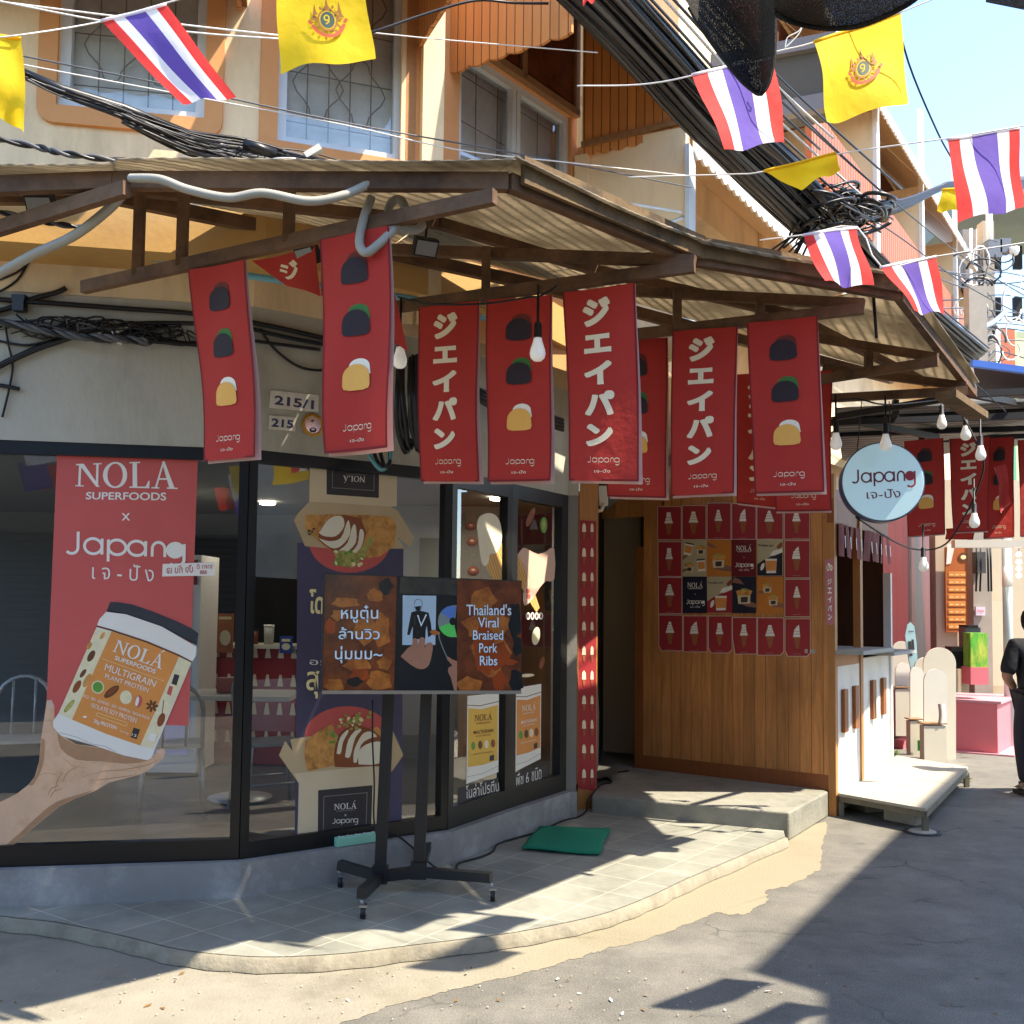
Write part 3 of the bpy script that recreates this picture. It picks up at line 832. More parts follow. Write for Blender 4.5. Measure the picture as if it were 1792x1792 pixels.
# ---------------------------------------------------------------- ribbed awnings
def scallop(p, q, z_top, n, depth, dz=0):
    """lower edge points from p to q with n scallops"""
    out = []
    for k in range(n):
        for t in range(6):
            u = (k + t / 6) / n
            pt = p * (1 - u) + q * u
            out.append(V((pt.x, pt.y, pt.z - depth * math.sin(math.pi * t / 6))))
    out.append(V(q)); return out
def awning_end(mb, wall_b, eave_b, wall_t, eave_t, n, m, th):
    lo = scallop(V(wall_b), V(eave_b), 0, n, .018)
    mb.prism(lo + [V(eave_t), V(wall_t)], th, m)
M_AWTOP = striped('awning_sheet', 'b88a58', '7a5a3a', tuple(SD), .08, .15, .5, .6, grain=.08, sine=True)
E0 = meet(meet(W2, V((.78, 1, 0)), 787, 125), V((.788, -.615, 0)), 1000, 55)
wl = meet(W2, V((.78, 1, 0)), 787, 125)
aw = MB()
zw = OP(787, 125, wl, V((0, 1, 0))).z; ze = OP(1000, 55, E0, V((0, 1, 0))).z
awning_end(aw, up(wl, zw), up(E0, ze), up(wl, zw + 1.5), up(E0, ze + .2), 6, M_RIB, fdir(W2, W3) * .02)
aw.build('awning_side', shop)
aw = MB()
E1 = meet(E0, SD, 1206, 240)
zb_ = OP(1016, 277, W3, V((0, 1, 0))).z; ze2 = OP(1205, 240, E1, V((0, 1, 0))).z
st = nf * .03
awning_end(aw, up(W3 + fdir(W3, W4) * .06, zb_) + st, up(E1, ze2) + st, up(W3 + fdir(W3, W4) * .06, zb_ + 1.35) + st, up(E1, ze2 + .22) + st, 7, M_RIB, nf * .02)
aw.bar(up(W3 + fdir(W3, W4) * .06, zb_ + .06) + st + nf * .035, up(E1, ze2 + .09) + st + nf * .035, .03, .035, M_LATH)
aw.build('awning_side', shop)
aw = MB()   # sheet roof of the corner awning, its eave edge and a lower scalloped rim
top_w = [up(wl, zw + 1.5), up(W3, zb_ + 1.35)]
ev = [up(E0, ze + .2), up(E1, ze2 + .22)]
aw.prism([top_w[0], top_w[1], ev[1], ev[0]], (0, 0, .015), M_AWTOP); aw.build('awning_roof', shop)
aw = MB(); aw.tube([ev[0] + SN * .03 - SD * .12 + V((0, 0, -.05)), ev[1] + SN * .03 + V((0, 0, -.05))], .035, M_ALU, 10); aw.build('gutter', shop)
# awnings above the two front windows
M_RIB2 = striped('ribbed_awning_front', 'bf8048', '5a2f12', tuple(fnor(W1, W2)), .062, .09, .55, .5, grain=.14, gscale=(2, 2, .25))
def front_awning(a, b_, u0, u1, zb, z_out, reach):
    d = fdir(a, b_); n = fnor(a, b_)
    for u, s in ((u0, 1), (u1, -1)):
        m_ = MB(); pw = a + d * u
        awning_end(m_, up(pw, zb), up(pw + n * reach, z_out), up(pw, zb + .75), up(pw + n * reach, z_out + .17), 5, M_RIB2, d * .02 * s)
        m_.bar(up(pw + d * .0, zb + .05) + d * (.012 - .0) * -s, up(pw + n * reach, z_out + .05) + d * .012 * -s, .03, .04, M_LATH)
        m_.build('awning_side', shop)
    m_ = MB(); p0, p1 = a + d * u0, a + d * u1
    m_.prism([up(p0, zb + .75), up(p1, zb + .75), up(p1 + n * reach, z_out + .17), up(p0 + n * reach, z_out + .17)], (0, 0, .015), M_AWTOP)
    lo = scallop(up(p0 + n * reach, z_out), up(p1 + n * reach, z_out), 0, 9, .02)
    m_.prism(lo + [up(p1 + n * reach, z_out + .16), up(p0 + n * reach, z_out + .16)], n * -.02, M_RIB2)
    m_.build('awning_roof', shop)
L12 = (W2 - W1).length
front_awning(W1, W2, .2, L12 - .09, 4.98, 4.9, .8)
L01 = (W1 - W0).length
front_awning(W0, W1, L01 - 1.95, L01 - .1, 5.0, 4.92, .8)
# ================================================================ entrance: step, wooden wall, door, poster post
ZS = .2
WA = Z(1125, 1345, ZS); WB = Z(1450, 1383, ZS); WA.z = WB.z = 0
S0 = Z(1036, 1392, ZS); S1 = Z(1381, 1422, ZS); S2 = Z(1449, 1385, ZS)
for q in (S0, S1, S2): q.z = 0
st_ = MB()
pts = [S0, S1, WB + (S2 - WB) * .98, WB + V((-.1, .25, 0)), WA + V((-.4, .9, 0)), S0 + V((.1, 1.9, 0))]
st_.prism([up(q, .002) for q in pts], (0, 0, ZS - .002), M_CONC)
stp = st_.build('step', None)
tag(stp, 'low rough concrete step in front of the wooden wall and dark doorway', 'step')
bv = stp.modifiers.new('b', 'BEVEL'); bv.width = .012; bv.segments = 2

WD = fdir(WA, WB); WN = fnor(WA, WB)
M_PINE = striped('pine_boards', 'b87c44', '70451f', tuple(WD), .098, .035, .5, .5, grain=.3, gscale=(3.5, 3.5, .35), knots=.9, stain='6a3d1c', stain_amt=.45)
M_PINE_L = mat('pine_trim', 'b07840', .55, .15, 6, stretch=(5, 5, .6))
M_PINE_D = mat('dark_pine', '8a4e24', .55, .2, 6, stretch=(5, 5, .6))
kiosk = thing('wooden_kiosk', (WB.x, WB.y, 0), 'wooden kiosk front with knotty pine wall, serving counter and white counter panels', 'kiosk')
b = MB(); b.prism([up(q, ZS + .12) for q in (WA, WB, WB - WN * .06, WA - WN * .06)], (0, 0, 2.5), M_PINE); b.build('board_wall', kiosk)
b = MB(); b.prism([up(q, ZS) for q in (WA, WB, WB - WN * .06, WA - WN * .06)], (0, 0, .118), M_PINE_D); b.build('skirting', kiosk)
# corner post
b = MB(); b.prism([up(q, 0) for q in (WB, WB + WD * .06, WB + WD * .06 - WN * .06, WB - WN * .06)], (0, 0, 2.75), M_PINE_L); b.build('corner_post', kiosk)
# door jamb on the right and header
b = MB(); b.prism([up(q, ZS) for q in (WA - WD * .085, WA - WD * .003, WA - WD * .003 - WN * .1, WA - WD * .085 - WN * .1)], (0, 0, 2.0), M_PINE_D); b.build('door_jamb', kiosk)
dz = OP(1100, 905, WA, WN).z
hw = WA - WD * .62
b = MB(); b.prism([up(q, dz) for q in (hw, WA - WD * .003, WA - WD * .003 - WN * .05, hw - WN * .05)], (0, 0, 2.8 - dz), M_PINE); b.build('door_header', kiosk)
# counter along the street
K0 = WB + WD * .062; K0 = V((K0.x, K0.y, 0))
K1 = meet(K0, SD, 1559, 1300)
KL = (K1 - K0).length
def kz(px, py): return OP(px, py, K0, SN).z
def ku(px, py): return (OP(px, py, K0, SN) - K0).dot(SD)
def kq(u, z, o=0): return up(K0 + SD * u + SN * o, z)
def kbox(mb, u0, u1, z0, z1, o0, o1, m):
    mb.hexa([kq(u0, z0, o0), kq(u1, z0, o0), kq(u1, z0, o1), kq(u0, z0, o1), kq(u0, z1, o0), kq(u1, z1, o0), kq(u1, z1, o1), kq(u0, z1, o1)], m)
zc = kz(1470, 1166); M_PANELW = mat('counter_white', 'e6e3dc', .5, .05, 3, stain='bdb6a6', stain_amt=.45, stain_scale=2.6)
um = ku(1507, 1250)
b = MB(); kbox(b, .03, um - .045, .03, zc, -.03, .0, M_PANELW); p_ = b.build('counter_panel', kiosk)
b = MB(); kbox(b, um + .045, KL - .04, .03, zc + .04, -.03, .0, M_PANELW); p2_ = b.build('counter_panel', kiosk)
b = MB(); kbox(b, um - .04, um + .04, .02, 2.6, -.05, .012, M_PINE_L); b.build('counter_post', kiosk)
b = MB(); kbox(b, 0, um - .045, zc, zc + .1, -.03, .0, M_PINE_L); b.build('counter_rail', kiosk)
b = MB(); kbox(b, KL - .035, KL + .02, .02, 2.0, -.05, .02, M_WHITE); b.build('end_post', kiosk)
M_SHELF = mat('shelf_board', '9fa09a', .6, .08, 5)
b = MB(); kbox(b, .01, um + .25, zc + .102, zc + .135, -.25, .22, M_SHELF); b.build('shelf', kiosk)
b = MB(); kbox(b, um + .27, KL + .1, zc + .06, zc + .09, -.25, .22, M_SHELF); b.build('shelf', kiosk)
M_HAND = mat('oak_handle', '8c5222', .5, .25, 9, stretch=(4, 4, .6))
for pnl, x, y0, y1 in ((p_, 1475, 1206, 1281), (p_, 1494, 1200, 1274), (p2_, 1525, 1190, 1258), (p2_, 1543, 1186, 1250)):
    u = ku(x, y0); b = MB(); kbox(b, u - .055, u + .055, kz(x, y1), kz(x, y0), .002, .03, M_HAND); b.build('handle', pnl)
# interior of the kiosk: dark boards
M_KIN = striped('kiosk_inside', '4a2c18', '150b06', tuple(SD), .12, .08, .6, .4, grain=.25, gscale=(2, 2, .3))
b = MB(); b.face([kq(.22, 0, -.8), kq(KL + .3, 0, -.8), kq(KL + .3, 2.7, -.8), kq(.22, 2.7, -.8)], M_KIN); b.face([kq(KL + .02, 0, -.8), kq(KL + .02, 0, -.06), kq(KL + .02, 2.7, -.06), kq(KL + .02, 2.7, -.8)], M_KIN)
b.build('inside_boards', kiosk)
zh = kz(1462, 915)
b = MB(); kbox(b, 0, KL, zh, zh + .2, -.06, -.005, M_PINE_D); b.build('header_beam', kiosk)
# noren curtain strips under the header
M_NOREN = mat('noren_cloth', '7d3a3c', .8, .12, 6)
b = MB(); nb_ = MB(); n_ = 10
for k in range(n_):
    u0 = .05 + (KL - .12) * k / n_; u1 = u0 + (KL - .12) / n_ - .012
    if u0 < um < u1 + .03: continue
    b.grid(lambda s, t: kq(u0 + (u1 - u0) * s, zh - .27 * t, .02 + .02 * t * math.sin(k * 2.3) + .01 * math.sin(3 * s + k)), 4, 3, M_NOREN)
    nb_.raw([kq((u0 + u1) / 2 - .012, zh - .1, .05), kq((u0 + u1) / 2 + .012, zh - .1, .05), kq((u0 + u1) / 2 + .005, zh - .2, .055), kq((u0 + u1) / 2 - .012, zh - .2, .055)], [(0, 1, 2, 3)], M_PANELW)
b.build('noren', kiosk); nb_.build('noren_lettering', kiosk)
# small vertical banner on the corner post
M_RED = mat('banner_red', 'b5342a', .85, .05, 5, .5, 16, transl=.1)
M_REDP = mat('poster_red', '9c2a30', .6, .08, 4)
M_PINK = mat('banner_lining', 'cfaea6', .85, .06, 5, transl=.25)
M_INK = mat('print_cream', 'ecdcbb', .8, .04, 6)
M_BUND = mat('bun_dark', '2e2428', .8, .06, 6)
M_BUNY = mat('bun_yellow', 'e8ab52', .8, .05, 6)
M_CRG = mat('crest_green', '3f6d31', .8, .05, 6)
M_CRB = mat('crest_brown', '6b2a20', .8, .05, 6)
M_CRW = mat('crest_white', 'efe4cc', .8, .03, 6)
M_HEM = mat('banner_hem', '7a1f1f', .85, .1, 8)

# poster post left of the door
PP = P(1029, 1385, 8.15); PP.z = 0
b = MB(); q = [P(1011, 1384, 8.1), P(1044, 1384, 8.2), P(1044, 1384, 8.2) + V((0, .1, 0)), P(1011, 1384, 8.1) + V((0, .1, 0))]
for i in q: i.z = 0
post = thing('door_post', q[0], 'narrow wooden door post pasted with a column of red dessert posters', 'post')
b.prism([up(i, ZP) for i in q], (0, 0, 2.6), M_PINE_L); b.build('timber', post)
PN = fnor(q[0], q[1])
def Mpost(x, y, l): return OP(x, y, up(q[0] + PN * .004, 0), PN) + PN * (l * .0005)
pr = Print(Mpost); pr.rect(((1011.5, 910), (1043.5, 912), (1043.5, 1384), (1011.5, 1380)), M_REDP); pr.build('poster_sheet', post)
M_CONE = mat('cone_brown', '9a5b36', .7, .1, 8)
for k in range(11):
    y = 915 + k * 43
    for x, w_ in ((1021.5, 3.6), (1035.5, 2.8)):
        pr = Print(Mpost, 8)
        pr.shape([(x - w_, y + 16), (x - w_ * .8, y + 4), (x, y), (x + w_ * .8, y + 4), (x + w_, y + 16)], M_INK)
        pr.shape([(x - w_ * .8, y + 17), (x + w_ * .8, y + 17), (x + w_ * .3, y + 28), (x - w_ * .3, y + 28)], M_CONE); pr.build('dessert_print', post)
# dark passage behind the door
b = MB(); A = q[1] + V((.0, .12, 0)); B = WA - WD * .09 - WN * .1
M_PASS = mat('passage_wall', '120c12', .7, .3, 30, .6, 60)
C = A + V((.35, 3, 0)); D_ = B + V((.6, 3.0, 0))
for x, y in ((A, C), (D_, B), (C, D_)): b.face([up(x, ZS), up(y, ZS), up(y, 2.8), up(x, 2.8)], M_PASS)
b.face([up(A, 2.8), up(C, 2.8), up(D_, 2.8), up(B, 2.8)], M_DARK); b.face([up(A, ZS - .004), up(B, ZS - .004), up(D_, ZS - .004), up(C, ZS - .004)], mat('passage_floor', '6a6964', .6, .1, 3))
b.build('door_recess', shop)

# small white junction box and conduit by the door
M_CONDUIT = mat('pvc_cream', 'd8d3c4', .5, .06, 6)
jb = MB(); p = P(1056, 868, 8.3); jb.box(p, (.07, .06, .16), M_CONDUIT); jb.tube([p + V((0, -.04, -.07)), p + V((-.02, -.05, -.12)), p + V((-.06, -.05, -.13))], .016, M_CONDUIT)
o = jb.build('junction_box'); tag(o, 'small cream junction box with a bent pipe above the dark doorway', 'junction box')

# ================================================================ street canopy of rusty trusses and old roofing sheets
M_SHEET = striped('old_roofing_sheet', 'c2b6a0', '948a78', (1.3, -.6, 0), .075, .3, .6, .6, grain=.2, gscale=(1, 1, 1), sine=True, transl=.5, stain='5c5140', stain_amt=.75)
CZ = 3.15
Opx = [(-190, 337), (200, 322), (890, 324), (1210, 456), (1572, 518), (1704, 690)]
Ipx = [(-190, 352), (200, 352), (690, 450), (930, 503), (1250, 588), (1560, 668)]
O_ = [Z(x, y, CZ) for x, y in Opx]; O_[5] = Z(1704, 690, 3.05)
I_ = [Z(x, y, z) for (x, y), z in zip(Ipx, (3.62, 3.62, 3.63, 3.6, 3.5, 3.5))]
canopy = thing('street_canopy', (0, 4.4, CZ), 'weathered lean-to canopy of rusty steel trusses and stained corrugated sheets over the pavement', 'canopy')
for i in range(5):
    b = MB()
    n = 14
    def pt(u, v, dz=0):
        a_ = O_[i] * (1 - u) + O_[i + 1] * u; c_ = I_[i] * (1 - u) + I_[i + 1] * u
        ext = (a_ - c_).normalized() * .09
        p = a_ * (1 - v) + c_ * v
        return p + ext * (1 - v) + V((0, 0, .075 + .0012 * math.sin(u * 150 * (O_[i + 1] - O_[i]).length) + .008 * math.sin(5 * u + 3 * v + i)))
    nu = max(8, int((O_[i + 1] - O_[i]).length * 84))
    b.grid(pt, nu, 6, M_SHEET)
    o = b.build('roof_sheet', canopy)
    so_ = o.modifiers.new('s', 'SOLIDIFY'); so_.thickness = .006; so_.offset = 1
    # edge beam
    b = MB(); b.bar(O_[i] + V((0, 0, .01)), O_[i + 1] + V((0, 0, .01)), .04, .062, M_STEEL); b.build('edge_beam', canopy)
    b = MB(); b.bar(I_[i] + V((0, 0, .02)), I_[i + 1] + V((0, 0, .02)), .045, .07, M_STEEL); b.build('purlin', canopy)
    b = MB(); m0 = (O_[i] + I_[i]) / 2; m1 = (O_[i + 1] + I_[i + 1]) / 2; b.bar(m0 + V((0, 0, .03)), m1 + V((0, 0, .03)), .04, .05, M_STEEL); b.build('purlin', canopy)
def cbeam(p, q, w_, h_, name='truss_beam', m=M_STEEL):
    b = MB(); b.bar(p, q, w_, h_, m); return b.build(name, canopy)
TB = (Z(146, 503, 3.02), Z(866, 344, 3.06)); TC = (Z(690, 538, 3.05), Z(1216, 466, 3.08)); TD = (Z(1050, 592, 3.02), Z(1512, 540, 3.06))
TE = (Z(1436, 664, 2.98), Z(1642, 632, 3.0)); TF = (Z(1450, 697, 2.95), Z(1692, 684, 2.98)); TA = (Z(-60, 418, 3.05), Z(222, 330, 3.1))
for a_, c_ in (TA, TB, TC, TD, TE, TF): cbeam(a_, c_, .035, .052)
def ZD(px, py, D): return P(px, py, D)
# upper chords
cbeam(Z(684, 437, 3.36), TC[1] + V((0, 0, .02)), .04, .05); cbeam(Z(1080, 508, 3.33), TD[1] + V((0, 0, .02)), .04, .05)
cbeam(Z(1430, 592, 3.25), Z(1640, 626, 3.04), .04, .05); cbeam(Z(1440, 644, 3.2), Z(1690, 676, 3.02), .04, .05)
def on(T, px):
    """point on truss line T at picture column px"""
    lo, hi = 0, 1
    for _ in range(40):
        m = (lo + hi) / 2
        if proj(T[0] * (1 - m) + T[1] * m)[0] < px: lo = m
        else: hi = m
    return T[0] * (1 - lo) + T[1] * lo
for T, px, h_ in ((TB, 241, .36), (TB, 318, .33), (TB, 505, .23), (TC, 850, .22), (TD, 1185, .2), (TD, 1330, .1), (TE, 1520, .12)):
    p = on(T, px); cbeam(p, p + V((0, 0, h_)), .04, .04, 'truss_post')
# a pale weathered plank under the right edge and a loose end
M_PLANK = mat('weathered_plank', '6f5839', .8, .3, 6, .3, 40, stretch=(1, 1, 1), stain='2c2115', stain_amt=.9, stain_scale=4)
cbeam(Z(1655, 690, 2.93), Z(1712, 728, 2.9), .12, .045, 'plank', M_PLANK)
cbeam(O_[2] + V((.05, -.01, .052)), O_[3] + V((.05, -.01, .052)), .02, .1, 'plank', M_PLANK); cbeam(O_[3] + V((.05, -.01, .052)), O_[4] + V((.04, -.02, .052)), .02, .09, 'plank', M_PLANK)

# ================================================================ banners
def banner(name_label, TL, TR, BR, BL, D, kind, group, wave=.011, lining=True, seed=0, Dr=None, logo=True):
    """hanging double cloth banner; corners in picture px at depth D (left) .. Dr (right)"""
    Dr = Dr or D
    a, b_, c, d = P(*TL, D), P(*TR, Dr), P(*BR, Dr), P(*BL, D)
    nn = (b_ - a).cross(d - a).normalized()
    if nn.y > 0: nn = -nn
    ph = seed * 1.7
    def Mb(u, v, l):
        p = (a * (1 - u) + b_ * u) * (1 - v) + (d * (1 - u) + c * u) * v
        off = wave * (math.sin(2.6 * v * 2 + ph) + .7 * math.sin(4.2 * u + 2 * v + ph * 2)) * (.25 + v) + .0045 * math.sin(5.5 * v + 6 * u + ph)
        return p + nn * (off + l * .0007)
    root = thing('banner', (a + b_) / 2, name_label, 'banner', group)
    cl = MB(); cl.grid(lambda u, v: Mb(u, v, 0), 10, 26, M_RED); cl.build('cloth', root)
    pr = Print(Mb, .6)
    for e in (((0, 0), (.025, 0), (.025, 1), (0, 1)), ((.975, 0), (1, 0), (1, 1), (.975, 1)), ((.025, .99), (.975, .99), (.975, 1), (.025, 1))):
        for k in range(13):
            if e[0][1] == .99: 
                if k: break
                pr.rect(e, M_HEM); continue
            pr.shape([(e[0][0], k / 13), (e[1][0], k / 13), (e[1][0], (k + 1) / 13), (e[0][0], (k + 1) / 13)], M_HEM)
    pr.build('hem', root)
    if lining:
        w = (b_ - a).normalized()
        cl = MB(); cl.grid(lambda u, v: Mb(u, v * 1.012, 0) - nn * (.008 + .012 * v * (.5 + u)) + w * (.009 * v), 6, 14, M_PINK); cl.build('lining', root)
    if kind == 'buns':
        for vc, mb_, mc in ((.175, M_BUND, M_CRB), (.415, M_BUND, M_CRG), (.665, M_BUNY, M_CRW)):
            wd, ht = .19, .062
            dx = .04
            pr = Print(Mb, 2, 4)
            top = vc - ht
            pr.shape([(.5 + dx + .145 * math.cos(R(t)), top + .012 - .036 * math.sin(R(t))) for t in range(0, 181, 15)] + [(.5 + dx - .15, top + .05), (.5 + dx + .16, top + .05)], mc)
            pr.build('crest_print', root); pr = Print(Mb, 6, 4)
            pr.shape([(.5 + wd * (1 if i else 1) * math.cos(R(t)), vc - .0 - ht * .98 * math.sin(R(t))) for i, t in enumerate(range(0, 181, 12))] + [(.5 - wd * 1.03, vc + ht * .62), (.5 - wd * .93, vc + ht * .85), (.5 - wd * .5, vc + ht * .96), (.5 + wd * .5, vc + ht * .96), (.5 + wd * .93, vc + ht * .85), (.5 + wd * 1.03, vc + ht * .62)], mb_)
            pr.build('bun_print', root)
    elif kind == 'kana':
        pr = Print(Mb, 2)
        for ch, v0, v1, u0, u1 in (('ジ', .055, .185, .28, .64), ('エ', .245, .325, .28, .64), ('イ', .385, .49, .27, .64), ('パ', .54, .65, .27, .66), ('ン', .71, .81, .28, .63)):
            for ax_, ay_ in ((0, 0), (.022, 0), (0, .007), (.022, .007)): pr.text(ch, (u0 - .015 + ax_, v0 - .006 + ay_, u1 - .005 + ax_, v1 + .004 + ay_), M_INK, .03)
        pr.build('lettering', root)
    if logo:
        pr = Print(Mb, 2)
        bunlogo(pr, (.27, .872, .73, .918), M_INK, .16, False)
        pr.text('เจ-ปัง', (.38, .94, .6, .957), M_INK)
        pr.build('logo', root)
    return root
GB = 'red cloth banners along the canopy'
def dep(T, px): return on(T, px).y
banner('red banner with three bun pictures, leftmost of the row hanging from the canopy', (331, 473), (432, 455), (449, 800), (358, 808), dep(TB, 331) - .03, 'buns', GB, seed=1, Dr=dep(TB, 432) - .03)
banner('largest red bun banner, hanging below the loop of white corrugated hose', (559, 420), (680, 394), (683, 784), (573, 795), dep(TB, 560) - .03, 'buns', GB, seed=2, Dr=dep(TB, 680) - .03)
banner('red banner with white kana letters, left of the bun banner crossed by a hanging bulb', (731, 538), (838, 526), (836, 842), (733, 842), dep(TC, 731) - .03, 'kana', GB, seed=3, Dr=dep(TC, 838) - .03)
banner('red bun banner with a white bulb hanging in front of its upper right', (852, 526), (966, 516), (963, 841), (852, 843), dep(TC, 852) - .03, 'buns', GB, seed=4, Dr=dep(TC, 966) - .03)
banner('largest red banner with white kana letters, its lower right corner in sunlight', (985, 512), (1112, 496), (1119, 843), (998, 842), dep(TC, 985) - .03, 'kana', GB, seed=5, Dr=dep(TC, 1112) - .03)
banner('red bun banner half hidden behind the largest kana banner', (1050, 598), (1168, 590), (1167, 872), (1063, 869), dep(TD, 1050) + .06, 'buns', GB, seed=6, Dr=dep(TD, 1168) + .06)
banner('red kana banner hanging over the ice cream posters on the wooden wall', (1176, 580), (1291, 571), (1283, 862), (1173, 868), dep(TD, 1176) - .03, 'kana', GB, seed=7, Dr=dep(TD, 1291) - .03)
banner('red bun banner with a scuffed yellow bun, right end of the near row', (1307, 566), (1431, 553), (1443, 861), (1320, 864), dep(TD, 1307) - .03, 'buns', GB, seed=8, Dr=dep(TD, 1431) - .03)
banner('red banner behind the scuffed bun banner with only its lower edge showing', (1350, 655), (1457, 648), (1454, 894), (1355, 896), dep(TE, 1436) + .1, 'buns', GB, seed=9)
banner('sliver of red kana banner beside the scuffed bun banner', (1285, 655), (1372, 650), (1370, 890), (1290, 880), dep(TE, 1436) + .45, 'kana', GB, seed=10)
GF = 'red banners hanging farther down the lane'
banner('dark red bun banner behind the round white sign', (1582, 772), (1651, 766), (1655, 934), (1589, 939), 8.2, 'buns', GF, seed=11, wave=.004)
banner('far red kana banner with a bulb in front of its foot', (1661, 768), (1733, 764), (1729, 929), (1668, 932), 8.3, 'kana', GF, seed=12, wave=.004)
banner('far red bun banner just right of the far kana banner', (1722, 768), (1775, 764), (1774, 940), (1720, 942), 8.9, 'buns', GF, seed=13, wave=.004)
banner('red banner cut by the right edge of the photo', (1782, 770), (1850, 768), (1850, 936), (1786, 938), 8.4, 'kana', GF, seed=14, wave=.004)
banner('pinkish red banner twisted and blown loose before the far banners', (1740, 818), (1760, 812), (1772, 878), (1753, 897), 7.9, 'none', GF, seed=15, wave=.03, logo=False)
banner('lowest red banner strip far down the lane above the white tube', (1655, 925), (1705, 922), (1705, 944), (1655, 944), 9.2, 'none', GF, lining=False, logo=False)
# twisted banner between the first two: shows one letter
root = thing('banner', P(500, 440, 4.4), 'red banner twisted sideways behind the largest bun banner, showing one kana letter', 'banner', GB)
a, b_, c, d = P(440, 456, 4.42), P(552, 430, 4.25), P(562, 520, 4.3), P(500, 498, 4.4)
def Mt(u, v, l): return (a * (1 - u) + b_ * u) * (1 - v) + (d * (1 - u) + c * u) * v + V((0, -.0007 * l, 0)) + V((0, .02 * math.sin(4 * u + 2 * v), 0))
cl = MB(); cl.grid(lambda u, v: Mt(u, v, 0), 8, 8, M_RED)
# swings behind the bun banner and shows its sunlit edge on the other side
cl.grid(lambda u, v: V(P(562 + 128 * u + 24 * v * u, 425 + 88 * u + (92 + 10 * u) * v, 4.35 + .06 * math.sin(3 * u))), 8, 8, M_RED)
cl.build('cloth', root)
pr = Print(Mt, 2); pr.text('ジ', ((.28, .22), (.66, .18), (.62, .75), (.22, .7)), M_INK, .035); pr.build('lettering', root)
# small kana strip on the corner post of the kiosk
root = thing('banner', kq(0, 2, .02), 'small narrow maroon kana pennant fixed to the kiosk corner post', 'banner')
a, b_, c, d = P(1444, 979, 7.92), P(1459, 978, 8.0), P(1459, 1094, 8.0), P(1446, 1092, 7.92)
def Ms(u, v, l): return (a * (1 - u) + b_ * u) * (1 - v) + (d * (1 - u) + c * u) * v + V((-.0005, -.0008 * l, 0))
cl = MB(); cl.grid(lambda u, v: Ms(u, v, 0), 4, 8, M_REDP); cl.build('cloth', root)
pr = Print(Ms, 2)
for i, ch in enumerate('ジエイパン'): pr.text(ch, (.25, .3 + i * .135, .75, .39 + i * .135), M_INK, .03)
pr.text('ปัง', (.15, .06, .85, .18), M_INK, .03); pr.build('lettering', root)
# ================================================================ prints on the shop windows (just behind the glass)
def Mwin(a, b_):
    n = fnor(a, b_); p0 = up(a, 0) - n * .018
    return lambda x, y, l: OP(x, y, p0, n) + n * (l * .0005)
def tr(sx, ox, oy):
    return lambda pts: [(ox + x * sx, oy + y * sx) for x, y in pts]
C_RED = mat('vinyl_red', 'c85a54', .6, .05, 3)
C_WHT = mat('vinyl_white', 'ebe7dc', .6, .03, 3)
C_NAVY = mat('vinyl_navy', '4a4660', .6, .06, 3)
C_ORG = mat('label_orange', 'dd9248', .5, .08, 4)
C_YEL = mat('label_yellow', 'e3b547', .5, .05, 4)
C_CRM = mat('label_cream', 'e6dcb4', .5, .1, 30)
C_BRN = mat('label_brown', '6b3f22', .5, .2, 12)
C_DGR = mat('lid_dark', '3a3c42', .4, .12, 8)
C_GRN = mat('pea_green', '5f9a3a', .5, .25, 20)
C_SKN = mat('printed_skin', 'ddb592', .6, .1, 7, stain='b08560', stain_amt=.5, stain_scale=9)
C_SKD = mat('printed_skin_crease', 'c79f7c', .6, .08, 20)
C_SKP = mat('printed_pale_skin', 'd9b5a0', .6, .06, 7)
C_BOX = mat('carton_beige', 'd6c4a0', .6, .05, 4)
C_BOXD = mat('carton_beige_inside', 'c2ab84', .6, .06, 4)
C_TOAST = mat('toast', 'd0964e', .6, .3, 22, stain='8e5526', stain_amt=.8, stain_scale=14)
C_CHOC = mat('caramel', '8a4a24', .5, .15, 10)
C_ICE = mat('ice_cream', 'ebe2c8', .6, .05, 9)
C_PIST = mat('pistachio', 'b0a85a', .6, .3, 30, stain='5c5a24', stain_amt=.8, stain_scale=25)
C_LBLK = mat('label_dark', '3a3536', .6, .05, 4)
C_GREYT = mat('print_grey', '9a948c', .6, .05, 4)
C_BLK = mat('print_black', '26262a', .6, .1, 4)
C_LTY = mat('print_pale_yellow', 'efe3a8', .6, .03, 4)
C_WAF = striped('waffle_cone', 'd8ab66', 'a8763a', (1, 1, 1), .03, .2, .6, .2, grain=.1)

# --- bay 1: red panel, tub and hand
GW = 'printed stickers on the shop windows'
M1 = Mwin(F0, F1)
root = thing('window_sticker', M1(215, 1240, 0), 'tall red window sticker with white lettering over a hand holding a tilted powder tub', 'window sticker', GW)
pr = Print(M1, 0); pr.shape([(101, 770), (347, 776), (330, 1270), (80, 1262)], C_RED); pr.build('red_panel', root)
pr = Print(M1, 3)
serif(pr, 'NOLA', ((133, 812), (309, 806), (311, 856), (131, 851)), C_WHT)
pr.text('SUPERFOODS', ((151, 861), (291, 862), (291, 876), (150, 874)), C_WHT, .02)
pr.text('x', (213, 898, 228, 911), C_WHT)
bunlogo(pr, ((110, 928), (324, 942), (323, 992), (109, 986)), C_WHT, .17)
pr.text('เ จ - ปั ง', ((162, 984), (270, 989), (269, 1018), (161, 1013)), C_WHT)
pr.build('lettering', root)
h = tr(600 / 1792, 0, 1192)
pr = Print(M1, 4)
